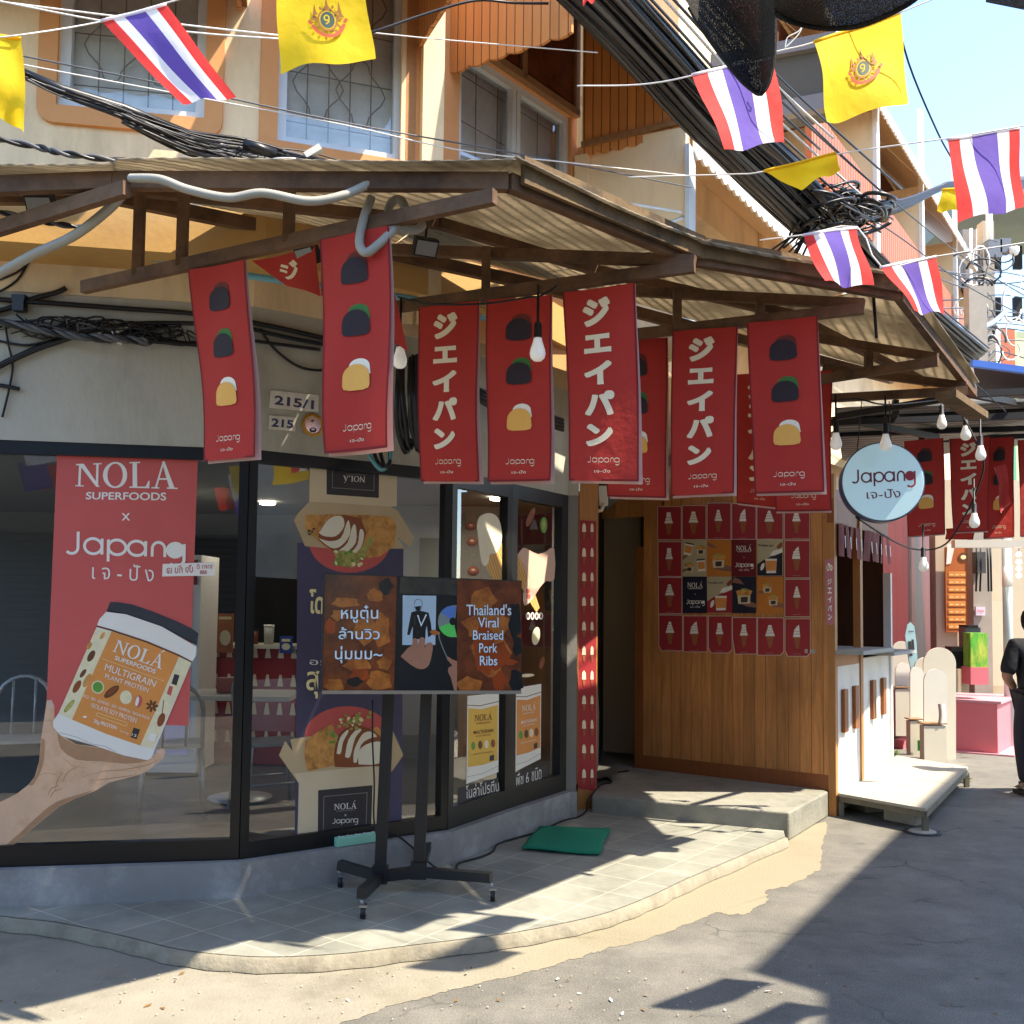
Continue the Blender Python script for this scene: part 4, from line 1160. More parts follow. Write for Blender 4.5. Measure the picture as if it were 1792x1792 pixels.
pr.shape(h([(245, 100), (270, 97), (285, 125), (285, 190), (300, 270), (400, 330), (560, 350), (740, 392), (800, 392), (838, 350), (862, 356), (866, 372), (856, 400), (800, 445), (770, 470), (720, 492), (640, 512), (570, 530), (500, 572), (400, 612), (310, 655), (200, 745), (110, 822), (40, 886), (-40, 890), (-40, 650), (0, 632), (90, 588), (150, 540), (182, 500), (205, 420), (215, 300), (232, 190)]), C_SKN)
for ln in ([(480, 430), (560, 410), (650, 430), (720, 450)], [(430, 500), (560, 470), (700, 470)], [(190, 500), (240, 480), (300, 490)], [(330, 400), (380, 440), (460, 455)], [(240, 210), (262, 205), (285, 215)], [(800, 392), (815, 415), (805, 440)]):
    pr.line(h(sm(ln, 4)), [1.2] * (4 * (len(ln) - 1) + 1), C_SKD)
C_SKS = mat('printed_skin_shade', 'b08662', .6, .12, 12)
pr.shape(h(sm([(300, 272), (400, 332), (560, 352), (740, 396), (790, 402), (740, 425), (640, 430), (520, 418), (400, 410), (318, 352), (300, 272)], 2)[:-1]), C_SKS)
pr.shape(h(sm([(312, 652), (200, 742), (110, 820), (38, 884), (20, 868), (110, 788), (215, 690), (300, 628), (420, 590), (500, 566), (400, 612), (312, 652)], 2)[:-1]), C_SKS)
pr.shape(h(sm([(218, 300), (206, 418), (184, 500), (150, 540), (176, 540), (214, 470), (232, 400), (234, 310), (218, 300)], 2)[:-1]), C_SKS)
for ln in ([(520, 470), (640, 462), (760, 440), (845, 402)], [(470, 520), (600, 505), (720, 488)], [(250, 600), (270, 560), (310, 545)], [(262, 612), (285, 575), (330, 560)], [(330, 470), (300, 520), (290, 570)], [(420, 440), (350, 480), (330, 530)]):
    q_ = sm(ln, 4); pr.line(h(q_), [.4 + 1.2 * math.sin(math.pi * i / (len(q_) - 1)) for i in range(len(q_))], C_SKS)
pr.shape(h([(815, 365), (835, 352), (858, 358), (862, 372), (842, 382)]), C_SKP)
pr.shape(h([(245, 104), (268, 100), (278, 130), (262, 150), (248, 140)]), C_SKP)
pr.build('hand', root)
def jar(root, M, j, lay, body, label, accent=True):
    pr = Print(M, lay)
    pr.shape(j([(745, 132), (820, 133), (960, 155), (1180, 232), (1400, 322), (1560, 400), (1610, 440), (1596, 555), (1280, 400), (1000, 290), (710, 222)]), C_DGR)
    pr.line(j([(712, 214), (900, 250), (1250, 368), (1590, 545)]), 2.4 * accent + .5, C_BLK); pr.build('lid', root)
    pr = Print(M, lay + 2)
    pr.shape(j([(705, 228), (640, 300), (620, 350), (610, 390), (240, 1222), (185, 1300), (190, 1360), (225, 1400), (270, 1445), (600, 1540), (880, 1635), (1110, 1682), (1150, 1660), (1180, 1580), (1545, 720), (1585, 660), (1592, 570), (1250, 372), (900, 252)]), C_WHT)
    pr.line(j([(250, 1410), (420, 1455), (560, 1520), (700, 1545), (800, 1600)]), .8, C_GREYT)
    pr.build('tub', root)
    pr = Print(M, lay + 4)
    pr.line(j([(615, 368), (760, 408), (1100, 520), (1420, 655), (1545, 722)]), 3.2, C_BRN)
    pr.shape(j([(604, 395), (760, 422), (372, 1282), (243, 1222)]), C_CRM); pr.shape(j([(1425, 668), (1540, 725), (1165, 1565), (1040, 1535)]), C_CRM)
    pr.shape(j([(760, 420), (1100, 530), (1420, 664), (1040, 1537), (700, 1420), (372, 1282)]), label)
    for x, y, rx, ry, ro, m in ((560, 660, 62, 30, -60, C_BRN), (540, 560, 40, 22, -60, C_TOAST), (520, 900, 75, 28, -62, C_TOAST), (420, 960, 70, 30, -60, C_CHOC), (345, 1150, 80, 24, -50, C_PIST), (670, 460, 40, 18, -60, C_TOAST), (480, 830, 50, 20, -55, C_BRN), (1245, 1285, 34, 70, 20, C_CHOC)):
        pr.disc(*j([(x, y)])[0], rx * .1786, ry * .1786, m, 16, ro)
    pr.line(j([(1270, 1090), (1262, 1170), (1250, 1250)]), 1.4, C_BRN)
    for q in ([(1375, 835), (1425, 850), (1395, 950), (1345, 930)], [(975, 1360), (1040, 1380), (1005, 1475), (945, 1455)]): pr.shape(j(q), C_LBLK)
    for q in ([(1325, 950), (1362, 962), (1340, 1050), (1300, 1030)], [(1135, 1410), (1200, 1430), (1180, 1500), (1110, 1480)]): pr.shape(j(q), C_RED if q[0][0] > 1300 else C_WHT)
    pr.disc(*j([(625, 965)])[0], 11, 11.5, C_CRM, 20); pr.disc(*j([(625, 965)])[0], 9, 9.5, C_GRN, 20)
    pr.disc(*j([(760, 1010)])[0], 16, 6.5, C_BRN, 18, -38); pr.disc(*j([(765, 1003)])[0], 12, 3, C_CHOC, 14, -38)
    pr.disc(*j([(900, 1065)])[0], 10.5, 12, C_CRM, 20); pr.disc(*j([(1022, 1105)])[0], 6.5, 11, C_RED, 16, 12); pr.disc(*j([(1010, 1105)])[0], 3, 9, C_WHT, 12, 12)
    for k in range(7): pr.disc(*[a + b for a, b in zip(j([(1155, 1150)])[0], (6.5 * math.cos(k * .9), 6.5 * math.sin(k * .9)))], 5, 2.2, C_BRN, 10, k * 51.4)
    pr.build('label', root)
    pr = Print(M, lay + 8)
    serif(pr, 'NOLÁ', tuple(j([(815, 500), (1298, 655), (1250, 790), (765, 612)])), C_WHT)
    pr.text('SUPERFOODS', tuple(j([(800, 655), (1200, 792), (1186, 835), (788, 695)])), C_WHT, .02)
    pr.line(j([(665, 685), (1275, 905)]), .7, C_LTY)
    pr.text('MULTIGRAIN', tuple(j([(708, 732), (1205, 903), (1178, 966), (690, 798)])), C_WHT, .0)
    pr.text('PLANT PROTEIN', tuple(j([(703, 832), (1128, 975), (1113, 1018), (694, 875)])), C_WHT)
    pr.text('RICE · PEA · ALMOND · SOY · PUMPKIN · SACHA INCHI', tuple(j([(488, 1035), (1132, 1255), (1126, 1285), (482, 1062)])), C_WHT)
    pr.text('ISOLATE SOY PROTEIN', tuple(j([(570, 1118), (1012, 1270), (998, 1318), (560, 1158)])), C_WHT)
    pr.line(j([(625, 1215), (905, 1310), (915, 1330), (900, 1345), (615, 1245), (610, 1228)]), .7, C_LTY, True)
    pr.text('30g PROTEIN', tuple(j([(592, 1275), (816, 1347), (806, 1390), (584, 1325)])), C_WHT, .015)
    pr.text('5 serving', tuple(j([(845, 1380), (930, 1408), (922, 1435), (838, 1405)])), C_WHT)
    pr.text('15', tuple(j([(965, 1415), (1010, 1430), (998, 1455), (955, 1440)])), C_WHT)
    pr.disc(*j([(500, 1255)])[0], 3.5, 2, C_WHT, 10); pr.disc(*j([(1010, 1640)])[0], .1, .1, C_WHT, 6)
    pr.build('lettering', root)
jar(root, M1, tr(320 / 1792, 60, 1030), 7, C_WHT, C_ORG)
# mirrored paper strip stuck inside the pane
root = thing('paper_strip', M1(330, 996, 0), 'white paper strip with mirrored red handwriting taped inside the window', 'paper strip')
pr = Print(lambda x, y, l: M1(x, y, l) + fnor(F0, F1) * .001, 12); pr.rect(((285, 987), (376, 984), (376, 1007), (284, 1009)), C_WHT); pr.build('paper', root)
pr = Print(lambda x, y, l: M1(x, y, l) + fnor(F0, F1) * .001, 14); C_RDI = mat('red_ink', 'b03a3a', .6, 0)
pr.text('ปัง กับ เจ', ((338, 988), (292, 990), (292, 1004), (338, 1002)), C_RDI, .01); pr.text('ราคา ดี', ((372, 986), (345, 987), (345, 996), (372, 995)), C_RDI, .01); pr.text('888', ((362, 998), (350, 998), (350, 1005), (362, 1005)), C_RDI, .01)
pr.build('lettering', root)

# --- bay 2: dessert carton sticker
M2 = Mwin(F1, F2)
u5 = tr(520 / 1792, 480, 770); u6 = tr(530 / 1792, 470, 1200)
root = thing('window_sticker', M2(610, 1400, 0), 'window sticker of dessert cartons on red discs with navy panel, half hidden behind the screen', 'window sticker', GW)
pr = Print(M2, 0)
pr.shape([(521, 950), (706, 956), (703, 1455), (516, 1475)], C_NAVY)
pr.build('navy_panel', root)
pr = Print(M2, 1)
pr.disc(*u5([(455, 615)])[0], 71, 54, C_RED, 36); pr.build('red_disc', root); pr = Print(M2, 1); pr.disc(*u6([(470, 300)])[0], 76, 53, C_RED, 36); pr.build('red_disc', root)
pr = Print(M2, 2)
pr.shape(u5([(215, 82), (742, 118), (738, 400), (700, 402), (300, 375), (210, 372)]), C_BOX)
pr.shape(u5([(210, 372), (300, 375), (700, 402), (742, 425), (842, 590), (820, 650), (742, 585), (785, 655), (690, 655), (300, 650), (185, 640), (118, 485), (140, 445)]), C_BOXD)
pr.shape(u5([(315, 85), (632, 100), (630, 350), (315, 328)]), C_LBLK)
for k, q in enumerate(([(350, 92), (602, 106), (600, 305), (350, 288)],)): pr.line(u5(q), .8, C_GREYT, True)
pr.build('carton', root)
pr = Print(M2, 5)
pr.shape(u5([(188, 452), (330, 448), (560, 452), (700, 462), (735, 520), (720, 640), (640, 700), (560, 715), (470, 690), (330, 660), (250, 600), (185, 530)]), C_TOAST)
pr.shape(u5([(275, 540), (330, 470), (420, 450), (520, 470), (555, 560), (530, 640), (440, 690), (350, 670), (260, 600)]), C_CHOC)
for pts in ([(268, 560), (330, 475), (405, 460), (420, 520), (370, 580), (300, 580)], [(262, 590), (330, 610), (400, 590), (435, 500), (450, 490), (455, 570), (400, 640), (340, 650)], [(380, 672), (440, 620), (470, 520), (490, 520), (490, 620), (420, 685)], [(450, 690), (500, 630), (515, 540), (540, 560), (525, 640), (480, 690)]): pr.shape(u5(sm(pts + [pts[0]], 3)[:-1]), C_ICE)
pr.shape(u5([(350, 670), (420, 665), (490, 690), (540, 640), (585, 570), (600, 600), (545, 700), (470, 770), (400, 760)]), C_PIST)
rr = random.Random(3)
for k in range(26): pr.disc(*u5([(rr.uniform(360, 530), rr.uniform(672, 755))])[0], rr.uniform(2, 4.5), rr.uniform(2, 4), (C_PIST, C_LTY, C_GRN)[k % 3], 7, rr.uniform(0, 90))
for k in range(8): pr.disc(*u5([(rr.uniform(190, 250), rr.uniform(535, 590))])[0], 3, 2.4, (C_PIST, C_BRN)[k % 2], 7)
pr.build('dessert', root)
pr = Print(M2, 9)
serif(pr, 'NOLÁ', tuple(u5([(545, 255), (412, 248), (412, 215), (547, 222)])), C_WHT)
pr.text('SUPERFOODS', tuple(u5([(545, 216), (430, 210), (430, 203), (545, 209)])), C_GREYT)
bunlogo(pr, tuple(u5([(530, 172), (405, 165), (405, 128), (530, 134)])), C_GREYT, .17, False)
pr.text('โดน', tuple(u5([(210, 898), (360, 905), (350, 1055), (205, 1045)])), C_LTY, .03)
pr.text('อร่อย', ((541, 1150), (610, 1153), (610, 1166), (541, 1163)), C_WHT)
pr.text('สุขภาพ', ((535, 1173), (660, 1180), (660, 1222), (535, 1222)), C_LTY, .01)
pr.build('lettering', root)
# lower carton
pr = Print(M2, 5)
pr.shape(u6([(178, 575), (660, 545), (640, 858), (170, 888)]), C_BOX)
pr.shape(u6([(60, 412), (97, 325), (140, 385), (128, 318), (230, 300), (660, 300), (735, 268), (796, 410), (730, 505), (665, 545), (178, 578)]), C_BOXD)
pr.shape(u6([(150, 520), (665, 470), (665, 548), (178, 578)]), C_BOX)
pr.shape(u6([(292, 618), (614, 588), (605, 862), (290, 880)]), C_LBLK)
pr.line(u6([(326, 656), (582, 632), (575, 850), (322, 868)]), .8, C_GREYT, True)
pr.build('carton', root)
pr = Print(M2, 8)
pr.shape(u6([(215, 330), (290, 270), (380, 222), (400, 330), (400, 470), (230, 505), (210, 420)]), C_TOAST)
pr.shape(u6([(600, 260), (640, 240), (690, 300), (665, 465), (600, 470)]), C_TOAST)
pr.shape(u6(sm([(390, 480), (385, 400), (410, 300), (470, 245), (560, 240), (650, 290), (680, 370), (665, 468), (600, 476), (480, 482), (390, 480)], 3)[:-1]), C_CHOC)
for pts in ([(400, 400), (420, 310), (462, 262), (470, 275), (440, 330), (425, 400)], [(450, 420), (470, 320), (520, 258), (548, 262), (510, 310), (480, 420)], [(500, 450), (505, 380), (550, 290), (600, 270), (640, 300), (600, 310), (545, 350), (520, 450)], [(530, 465), (530, 390), (580, 345), (660, 330), (672, 380), (650, 460)]): pr.shape(u6(sm(pts + [pts[0]], 3)[:-1]), C_ICE)
for k in range(34): pr.disc(*u6([(rr.gauss(505, 45), rr.gauss(210, 25))])[0], rr.uniform(2, 5), rr.uniform(2, 4), (C_PIST, C_LTY, C_PIST)[k % 3], 7, rr.uniform(0, 90))
for k in range(12): pr.disc(*u6([(rr.gauss(375, 18), rr.gauss(310, 32))])[0], rr.uniform(2, 4), rr.uniform(2, 3), (C_PIST, C_GRN)[k % 2], 7)
pr.build('dessert', root)
pr = Print(M2, 12)
serif(pr, 'NOLÁ', tuple(u6([(385, 700), (518, 688), (518, 725), (385, 733)])), C_WHT); pr.text('SUPERFOODS', tuple(u6([(398, 738), (505, 730), (505, 738), (398, 746)])), C_GREYT)
pr.text('x', tuple(u6([(445, 760), (458, 759), (458, 770), (445, 771)])), C_WHT)
bunlogo(pr, tuple(u6([(370, 785), (525, 775), (525, 820), (370, 828)])), C_WHT, .16, False)
pr.build('lettering', root)

# --- bays 3 and 4
M3 = Mwin(F2, F3); M4 = Mwin(F3, F4)
def tub(root, M, f, label, txt, lay):
    pr = Print(M, lay)
    pr.shape(f([(0, 0), (1, -.03), (1, .9), (0, 1)]), C_WHT); pr.line(f([(0, .105), (.4, .115), (1, .07)]), 1.3, C_BRN)
    pr.shape(f([(.03, .14), (.45, .155), (.97, .11), (.97, .76), (.5, .8), (.03, .81)]), label)
    for x, m in ((.2, C_GRN), (.42, C_BRN), (.62, C_CRM), (.82, C_CHOC)): pr.disc(*f([(x, .575 - .02 * x)])[0], 3.8, 7.5, m, 12)
    pr.line(f([(.02, .92), (.5, .9), (.98, .83)]), .7, C_GREYT)
    pr.shape(f([(.72, .7), (.86, .69), (.86, .755), (.72, .765)]), C_LBLK)
    pr.build('tub', root)
    pr = Print(M, lay + 4)
    serif(pr, 'NOLÁ', tuple(f([(.23, .22), (.78, .205), (.78, .28), (.23, .29)])), txt)
    pr.text('SUPERFOODS', tuple(f([(.27, .31), (.72, .3), (.72, .318), (.27, .328)])), txt); pr.text('MULTIGRAIN', tuple(f([(.2, .4), (.82, .385), (.82, .425), (.2, .44)])), txt, .01)
    pr.text('PLANT PROTEIN', tuple(f([(.27, .455), (.74, .445), (.74, .462), (.27, .474)])), txt)
    pr.text('ISOLATE SOY PROTEIN', tuple(f([(.2, .66), (.8, .645), (.8, .662), (.2, .677)])), txt)
    pr.build('lettering', root)
def qf(q):
    g_ = quad(q); return lambda pts: [g_(x, y) for x, y in pts]
root = thing('window_sticker', M3(840, 1390, 0), 'door sticker of a yellow-labelled tub above white lettering on black', 'window sticker', GW)
tub(root, M3, qf(((818, 1218), (873, 1217), (872, 1366), (816, 1372))), C_YEL, C_BRN, 1)
pr = Print(M3, 1); pr.shape([(802, 1379), (872, 1361), (873, 1388), (801, 1405)], C_LBLK); pr.build('black_strip', root)
pr = Print(M3, 4); pr.text('โนล่าโปรตีน', ((815, 1375), (872, 1362), (873, 1384), (815, 1398)), C_WHT); pr.build('lettering', root)
root = thing('window_sticker', M4(920, 1370, 0), 'door sticker of an orange-labelled tub above white lettering on black', 'window sticker', GW)
tub(root, M4, qf(((903, 1204), (947, 1201), (946, 1342), (902, 1350))), C_ORG, C_WHT, 1)
pr = Print(M4, 1); pr.shape([(901, 1352), (958, 1338), (958, 1362), (900, 1378)], C_LBLK); pr.build('black_strip', root)
pr = Print(M4, 4); pr.text('พืช 6', ((903, 1354), (925, 1348), (925, 1370), (902, 1376)), C_WHT); pr.text('ชนิด', ((930, 1346), (947, 1341), (947, 1363), (930, 1368)), C_WHT); pr.build('lettering', root)
root = thing('window_sticker', M3(850, 1000, 0), 'door sticker of a tall white ice cream in a waffle cone', 'window sticker', GW)
pr = Print(M3, 2); pr.shape(u5([(1255, 745), (1372, 620), (1372, 1000), (1340, 1000), (1310, 830), (1275, 765)]), C_WAF); pr.build('cone', root)
pr = Print(M3, 4); pr.shape(u5(sm([(1220, 520), (1235, 465), (1290, 440), (1340, 460), (1366, 520), (1370, 610), (1340, 680), (1300, 690), (1290, 740), (1265, 760), (1245, 720), (1232, 620), (1220, 520)], 3)[:-1]), C_ICE)
for k in range(7): pr.line(u5([(1250 + k * 14, 600 + 10 * (k % 3)), (1255 + k * 14, 640 + 20 * (k % 2)), (1252 + k * 14, 690 - 6 * k)]), .7, C_CRM)
pr.build('scoop', root)
root = thing('window_sticker', M4(930, 1050, 0), 'door sticker of a pale hand gripping a waffle cone among nuts and beans', 'window sticker', GW)
pr = Print(M4, 1); pr.shape(u5([(1466, 690), (1500, 700), (1600, 1010), (1580, 1040), (1466, 850)]), C_WAF); pr.build('cone', root)
pr = Print(M4, 3); pr.shape(u5(sm([(1468, 690), (1500, 650), (1540, 665), (1590, 688), (1640, 672), (1688, 655), (1688, 840), (1640, 850), (1600, 890), (1560, 955), (1510, 1000), (1500, 930), (1525, 840), (1500, 760), (1468, 690)], 2)[:-1]), C_SKP)
pr.line(u5([(1500, 740), (1530, 790), (1545, 860), (1530, 930)]), 1.2, C_SKD)
for x, y in ((1527, 912), (1532, 945)): pr.disc(*u5([(x, y)])[0], 3.6, 4.5, C_RED, 12)
pr.build('hand', root)
pr = Print(M4, 2)
pr.disc(*u5([(1545, 465)])[0], 5, 18, C_CHOC, 14, 22); pr.disc(*u5([(1625, 513)])[0], 6.2, 14, C_GRN, 16); pr.disc(*u5([(1625, 513)])[0], 3, 9, C_PIST, 12)
pr.disc(938, 1113, 7, 16, C_CRM, 16, 8); pr.disc(948, 1160, 4, 11, C_CHOC, 14, 15); pr.disc(922, 1182, 13, 3, C_CRM, 14, -4)
for k in range(4): pr.disc(924 + k * 7.5, 1078, 3.6, 6.5, C_WHT, 12); pr.disc(924 + k * 7.5, 1078, 1.8, 4, C_BRN, 10)
pr.build('ingredients_print', root)

# ================================================================ wheeled screen
DL, DR_ = 5.38, 5.72
sc = thing('screen_stand', Z(690, 1560, ZP), 'large flat screen with food pictures on a black wheeled stand before the windows', 'screen stand')
M_STAND = mat('stand_black', '1d1d1f', .45, .1, 6)
M_BEZ = mat('bezel_dark', '2c2a28', .4, .1, 6); M_CHIN = mat('bezel_chin', '9a948a', .35, .05, 6, metal=.6)
a, b_, c, d = P(568, 1003, DL), P(913, 1016, DR_), P(911.5, 1213, DR_), P(563, 1213, DL)
nn = (b_ - a).cross(d - a).normalized()
if nn.y > 0: nn = -nn
b = MB(); b.prism([a, d, c, b_], -nn * .05, M_BEZ)
b.prism([a - nn * .05 + (c - a) * .15, d - nn * .05 + (b_ - d) * .15, c - nn * .05 + (a - c) * .15, b_ - nn * .05 + (d - b_) * .15], -nn * .03, M_BEZ); b.build('television', sc)
tv = sc.children[-1]
b = MB(); e = (d - a).normalized(); b.prism([d + nn * .002 - e * .014, c + nn * .002 - e * .014, c + nn * .002 + e * .004, d + nn * .002 + e * .004], nn * .006, M_CHIN); b.build('chin', tv)
def Mtv(x, y, l):   # picture px on the screen plane
    return OP(x, y, a, nn) + nn * (.0006 * l)
vt = tr(360 / 1792, 560, 990)
E_FOOD = mat('screen_food', '5a2c10', .2, .75, 7, emit=0.05, stain='2a0d06', stain_amt=.95, stain_scale=4)
E_FOOD2 = mat('screen_food_hi', '8a5420', .2, .5, 14, emit=0.06, stain='5a2408', stain_amt=.8, stain_scale=9)
E_MEAT = mat('screen_meat', '7a3408', .2, .5, 6, emit=0.06, stain='6a2206', stain_amt=.8, stain_scale=6)
E_DK = mat('screen_dark', '0c0e12', .2, .5, 5, emit=0.05)
E_STONE = mat('screen_stone', '2a2a28', .2, .5, 18, emit=0.07)
E_BLUE = mat('screen_paper', '7c93ab', .2, .05, 6, emit=0.12)
E_SKIN = mat('screen_skin', '7d5c4e', .2, .15, 10, emit=0.09)
E_SLV = mat('screen_sleeve', '0e1218', .2, .3, 10, emit=0.05)
E_TXT = mat('screen_text', 'a2b4c8', .3, .05, 6, emit=0.12); E_SH = mat('screen_text_edge', '0d0c0d', .3, 0, emit=.01)
E_CD1 = mat('disc_blue', '3b5a9a', .2, .2, 5, emit=.12); E_CD2 = mat('disc_green', '3e9a4a', .2, .2, 5, emit=.12); E_CD3 = mat('disc_grey', '5c6a70', .2, .2, 5, emit=.1)
pr = Print(Mtv, 2)
pr.shape(vt([(45, 75), (668, 95), (645, 1105), (22, 1105)]), E_FOOD); pr.shape(vt([(668, 95), (1195, 120), (1192, 1105), (645, 1105)]), E_DK); pr.shape(vt([(1195, 120), (1755, 138), (1750, 1108), (1192, 1105)]), E_FOOD)
rr = random.Random(5)
def blob(x, y, rx, ry, m, n=11):
    ph = rr.uniform(0, 6); pr.shape(vt([(x + rx * math.cos(t / n * 6.283) * (1 + .22 * math.sin(3 * t + ph)), y + ry * math.sin(t / n * 6.283) * (1 + .2 * math.cos(2 * t + ph))) for t in range(n)]), m)
for x, y, rx, ry in ((480, 260, 70, 60), (540, 560, 70, 160), (230, 320, 120, 45), (330, 860, 120, 60), (520, 1000, 110, 90), (130, 1040, 80, 60), (400, 560, 110, 120), (560, 850, 60, 60), (160, 430, 60, 50)): blob(x, y, rx, ry, E_FOOD2)
for x, y, rx, ry in ((90, 530, 45, 70), (350, 950, 90, 60)): blob(x, y, rx, ry, E_MEAT)
for x, y, rx, ry in ((1420, 300, 110, 110), (1450, 520, 200, 130), (1480, 760, 160, 200), (1300, 1040, 110, 70)): blob(x, y, rx, ry, E_FOOD2)
for x, y, rx, ry in ((1430, 720, 90, 240), (1540, 780, 120, 120), (1560, 1010, 60, 90), (1650, 840, 70, 26)): blob(x, y, rx, ry, E_MEAT)
for x, y, rx, ry in ((1700, 480, 55, 170), (1710, 1000, 60, 100), (570, 180, 60, 70), (1720, 700, 40, 90), (300, 1010, 70, 40)): blob(x, y, rx, ry, E_DK)
pr.shape(vt([(700, 98), (1195, 122), (1195, 260), (1010, 250), (690, 240)]), E_STONE)
pr.shape(vt([(720, 258), (1012, 262), (1003, 690), (716, 690)]), E_BLUE)
pr.shape(vt(sm([(848, 292), (885, 310), (890, 350), (872, 390), (840, 392), (815, 350), (820, 308), (848, 292)], 2)[:-1]), E_BLUE)
pr.line(vt(sm([(820, 335), (830, 300), (860, 292), (885, 312), (888, 350), (868, 392), (835, 385), (818, 350)], 2)), .9, E_SH)
pr.shape(vt([(826, 355), (880, 350), (868, 390), (838, 390)]), E_DK)
pr.shape(vt([(795, 405), (840, 392), (890, 395), (945, 410), (965, 500), (975, 600), (940, 625), (930, 520), (920, 560), (915, 640), (805, 640), (808, 530), (780, 605), (758, 600), (775, 500)]), E_DK)
pr.line(vt([(818, 430), (826, 520)]), 1.8, E_STONE); pr.line(vt([(850, 430), (880, 520), (925, 425)]), 2.2, E_TXT)
cd = vt([(1160, 485)])[0]
pr.shape([p for p in [(cd[0] + 27 * math.cos(R(t)), cd[1] + 28 * math.sin(R(t))) for t in range(90, 275, 12)] if p[0] < 800] + [(799, 1059)], E_CD3)
pr.shape([cd] + [(cd[0] + 27 * math.cos(R(t)), cd[1] + 28 * math.sin(R(t))) for t in range(215, 262, 10)] + [(799, 1062)], E_CD1); pr.shape([cd] + [(799.3, 1115)] + [(cd[0] + 27 * math.cos(R(t)), cd[1] + 28 * math.sin(R(t))) for t in range(108, 160, 10)], E_CD2)
pr.disc(cd[0] - 1, cd[1], 6, 7, E_DK, 14)
pr.shape(vt(sm([(700, 790), (760, 720), (800, 690), (805, 640), (830, 632), (850, 650), (845, 710), (862, 640), (890, 622), (915, 645), (910, 720), (925, 680), (955, 668), (982, 685), (975, 760), (950, 860), (900, 900), (830, 890), (760, 840), (700, 790)], 2)[:-1]), E_SKIN)
pr.shape(vt([(690, 800), (760, 845), (850, 900), (950, 960), (1100, 1105), (648, 1105), (652, 860)]), E_SLV)
pr.shape(vt(sm([(1192, 830), (1150, 815), (1110, 790), (1105, 815), (1150, 870), (1125, 880), (1112, 920), (1140, 980), (1165, 1080), (1190, 1100), (1192, 830)], 2)[:-1]), E_SKIN)
pr.line(vt(sm([(1040, 585), (1035, 620), (1070, 720), (1110, 810)], 3)), 1.6, E_CD3); pr.shape(vt([(950, 575), (985, 555), (1045, 580), (1030, 600), (980, 605)]), E_FOOD2)
pr.build('screen_picture', tv)
for off, m, lay in ((.0, E_SH, 9), (0, E_TXT, 14)):
    pr = Print(Mtv, lay); k = 3 if m is E_SH else 0; bo = .035 if m is E_SH else .008
    def t_(s, q): pr.text(s, tuple(vt([(q[0] - k * 1.6, q[1] - k), (q[2] + k * 1.6, q[1] - k), (q[2] + k * 1.6, q[3] + k), (q[0] - k * 1.6, q[3] + k)])), m, bo)
    t_('หมูตุ๋น', (180, 345, 505, 497)); t_('ล้านวิว', (160, 535, 518, 640)); t_('นุ่มมม~', (128, 700, 540, 848))
    t_("Thailand's", (1272, 335, 1662, 432)); t_('Viral', (1372, 450, 1552, 538)); t_('Braised', (1328, 562, 1592, 645)); t_('Pork', (1382, 675, 1540, 757)); t_('Ribs', (1388, 785, 1540, 868))
    pr.build('lettering', tv)
DP = 5.72
base = {}
for px_t, px_b, yb in ((681, 665, 1530), (747, 733, 1522)):
    b = MB(); t0 = P(px_t, 1200, DP); bb = P(px_b, yb, DP + .02)
    b.bar(t0, bb, .062, .04, M_STAND, V((0, 1, 0)))
    dirv = (t0 - bb).normalized()
    for k in range(9):
        p = bb + dirv * (.18 + k * .055); b.box(p + V((0, -.0215, 0)), (.008, .004, .026), C_BLK)
    b.build('pole', sc); base[px_b] = bb
cx_ = (base[665] + base[733]) / 2
b = MB(); b.bar(base[665] + V((0, 0, -.01)), base[733] + V((0, 0, -.01)), .06, .055, M_STAND); b.box(base[665], (.085, .075, .09), M_STAND); b.box(base[733], (.085, .075, .09), M_STAND); b.build('crossbar', sc)
M_CHR = mat('caster_metal', '8f9194', .3, .05, 8, metal=.8); M_WHL = mat('caster_wheel', '1a1a1c', .4, .1, 8)
for top, foot in ((base[665], (593, 1553)), (base[665], (632, 1608)), (base[733], (859, 1577)), (base[733], (752, 1500))):
    ft = Z(*foot, ZP); tip = ft + V((0, 0, .125)); b = MB(); b.bar(V((top.x, top.y, top.z - .012)), tip, .05, .05, M_STAND); lg = b.build('leg', sc)
    b = MB(); r_ = .032; c0 = ft + V((.01, .0, r_)); b.tube([c0 + V((-.012, 0, 0)), c0 + V((.012, 0, 0))], r_, M_WHL, 16); b.build('caster', sc); cs = sc.children[-1]
    b = MB(); b.tube([c0 + V((-.016, 0, 0)), c0 + V((.016, 0, 0))], .016, M_CHR, 12); b.tube([c0 + V((-.005, .012, .02)), tip + V((0, 0, -.03))], .009, M_CHR, 8); b.box(c0 + V((0, 0, .034)), (.04, .045, .012), M_CHR); b.build('fork', cs)
b = MB(); b.bar(P(690, 1120, DP + .01), P(756, 1120, DP + .01), .05, .06, M_STAND); b.build('mount', sc)

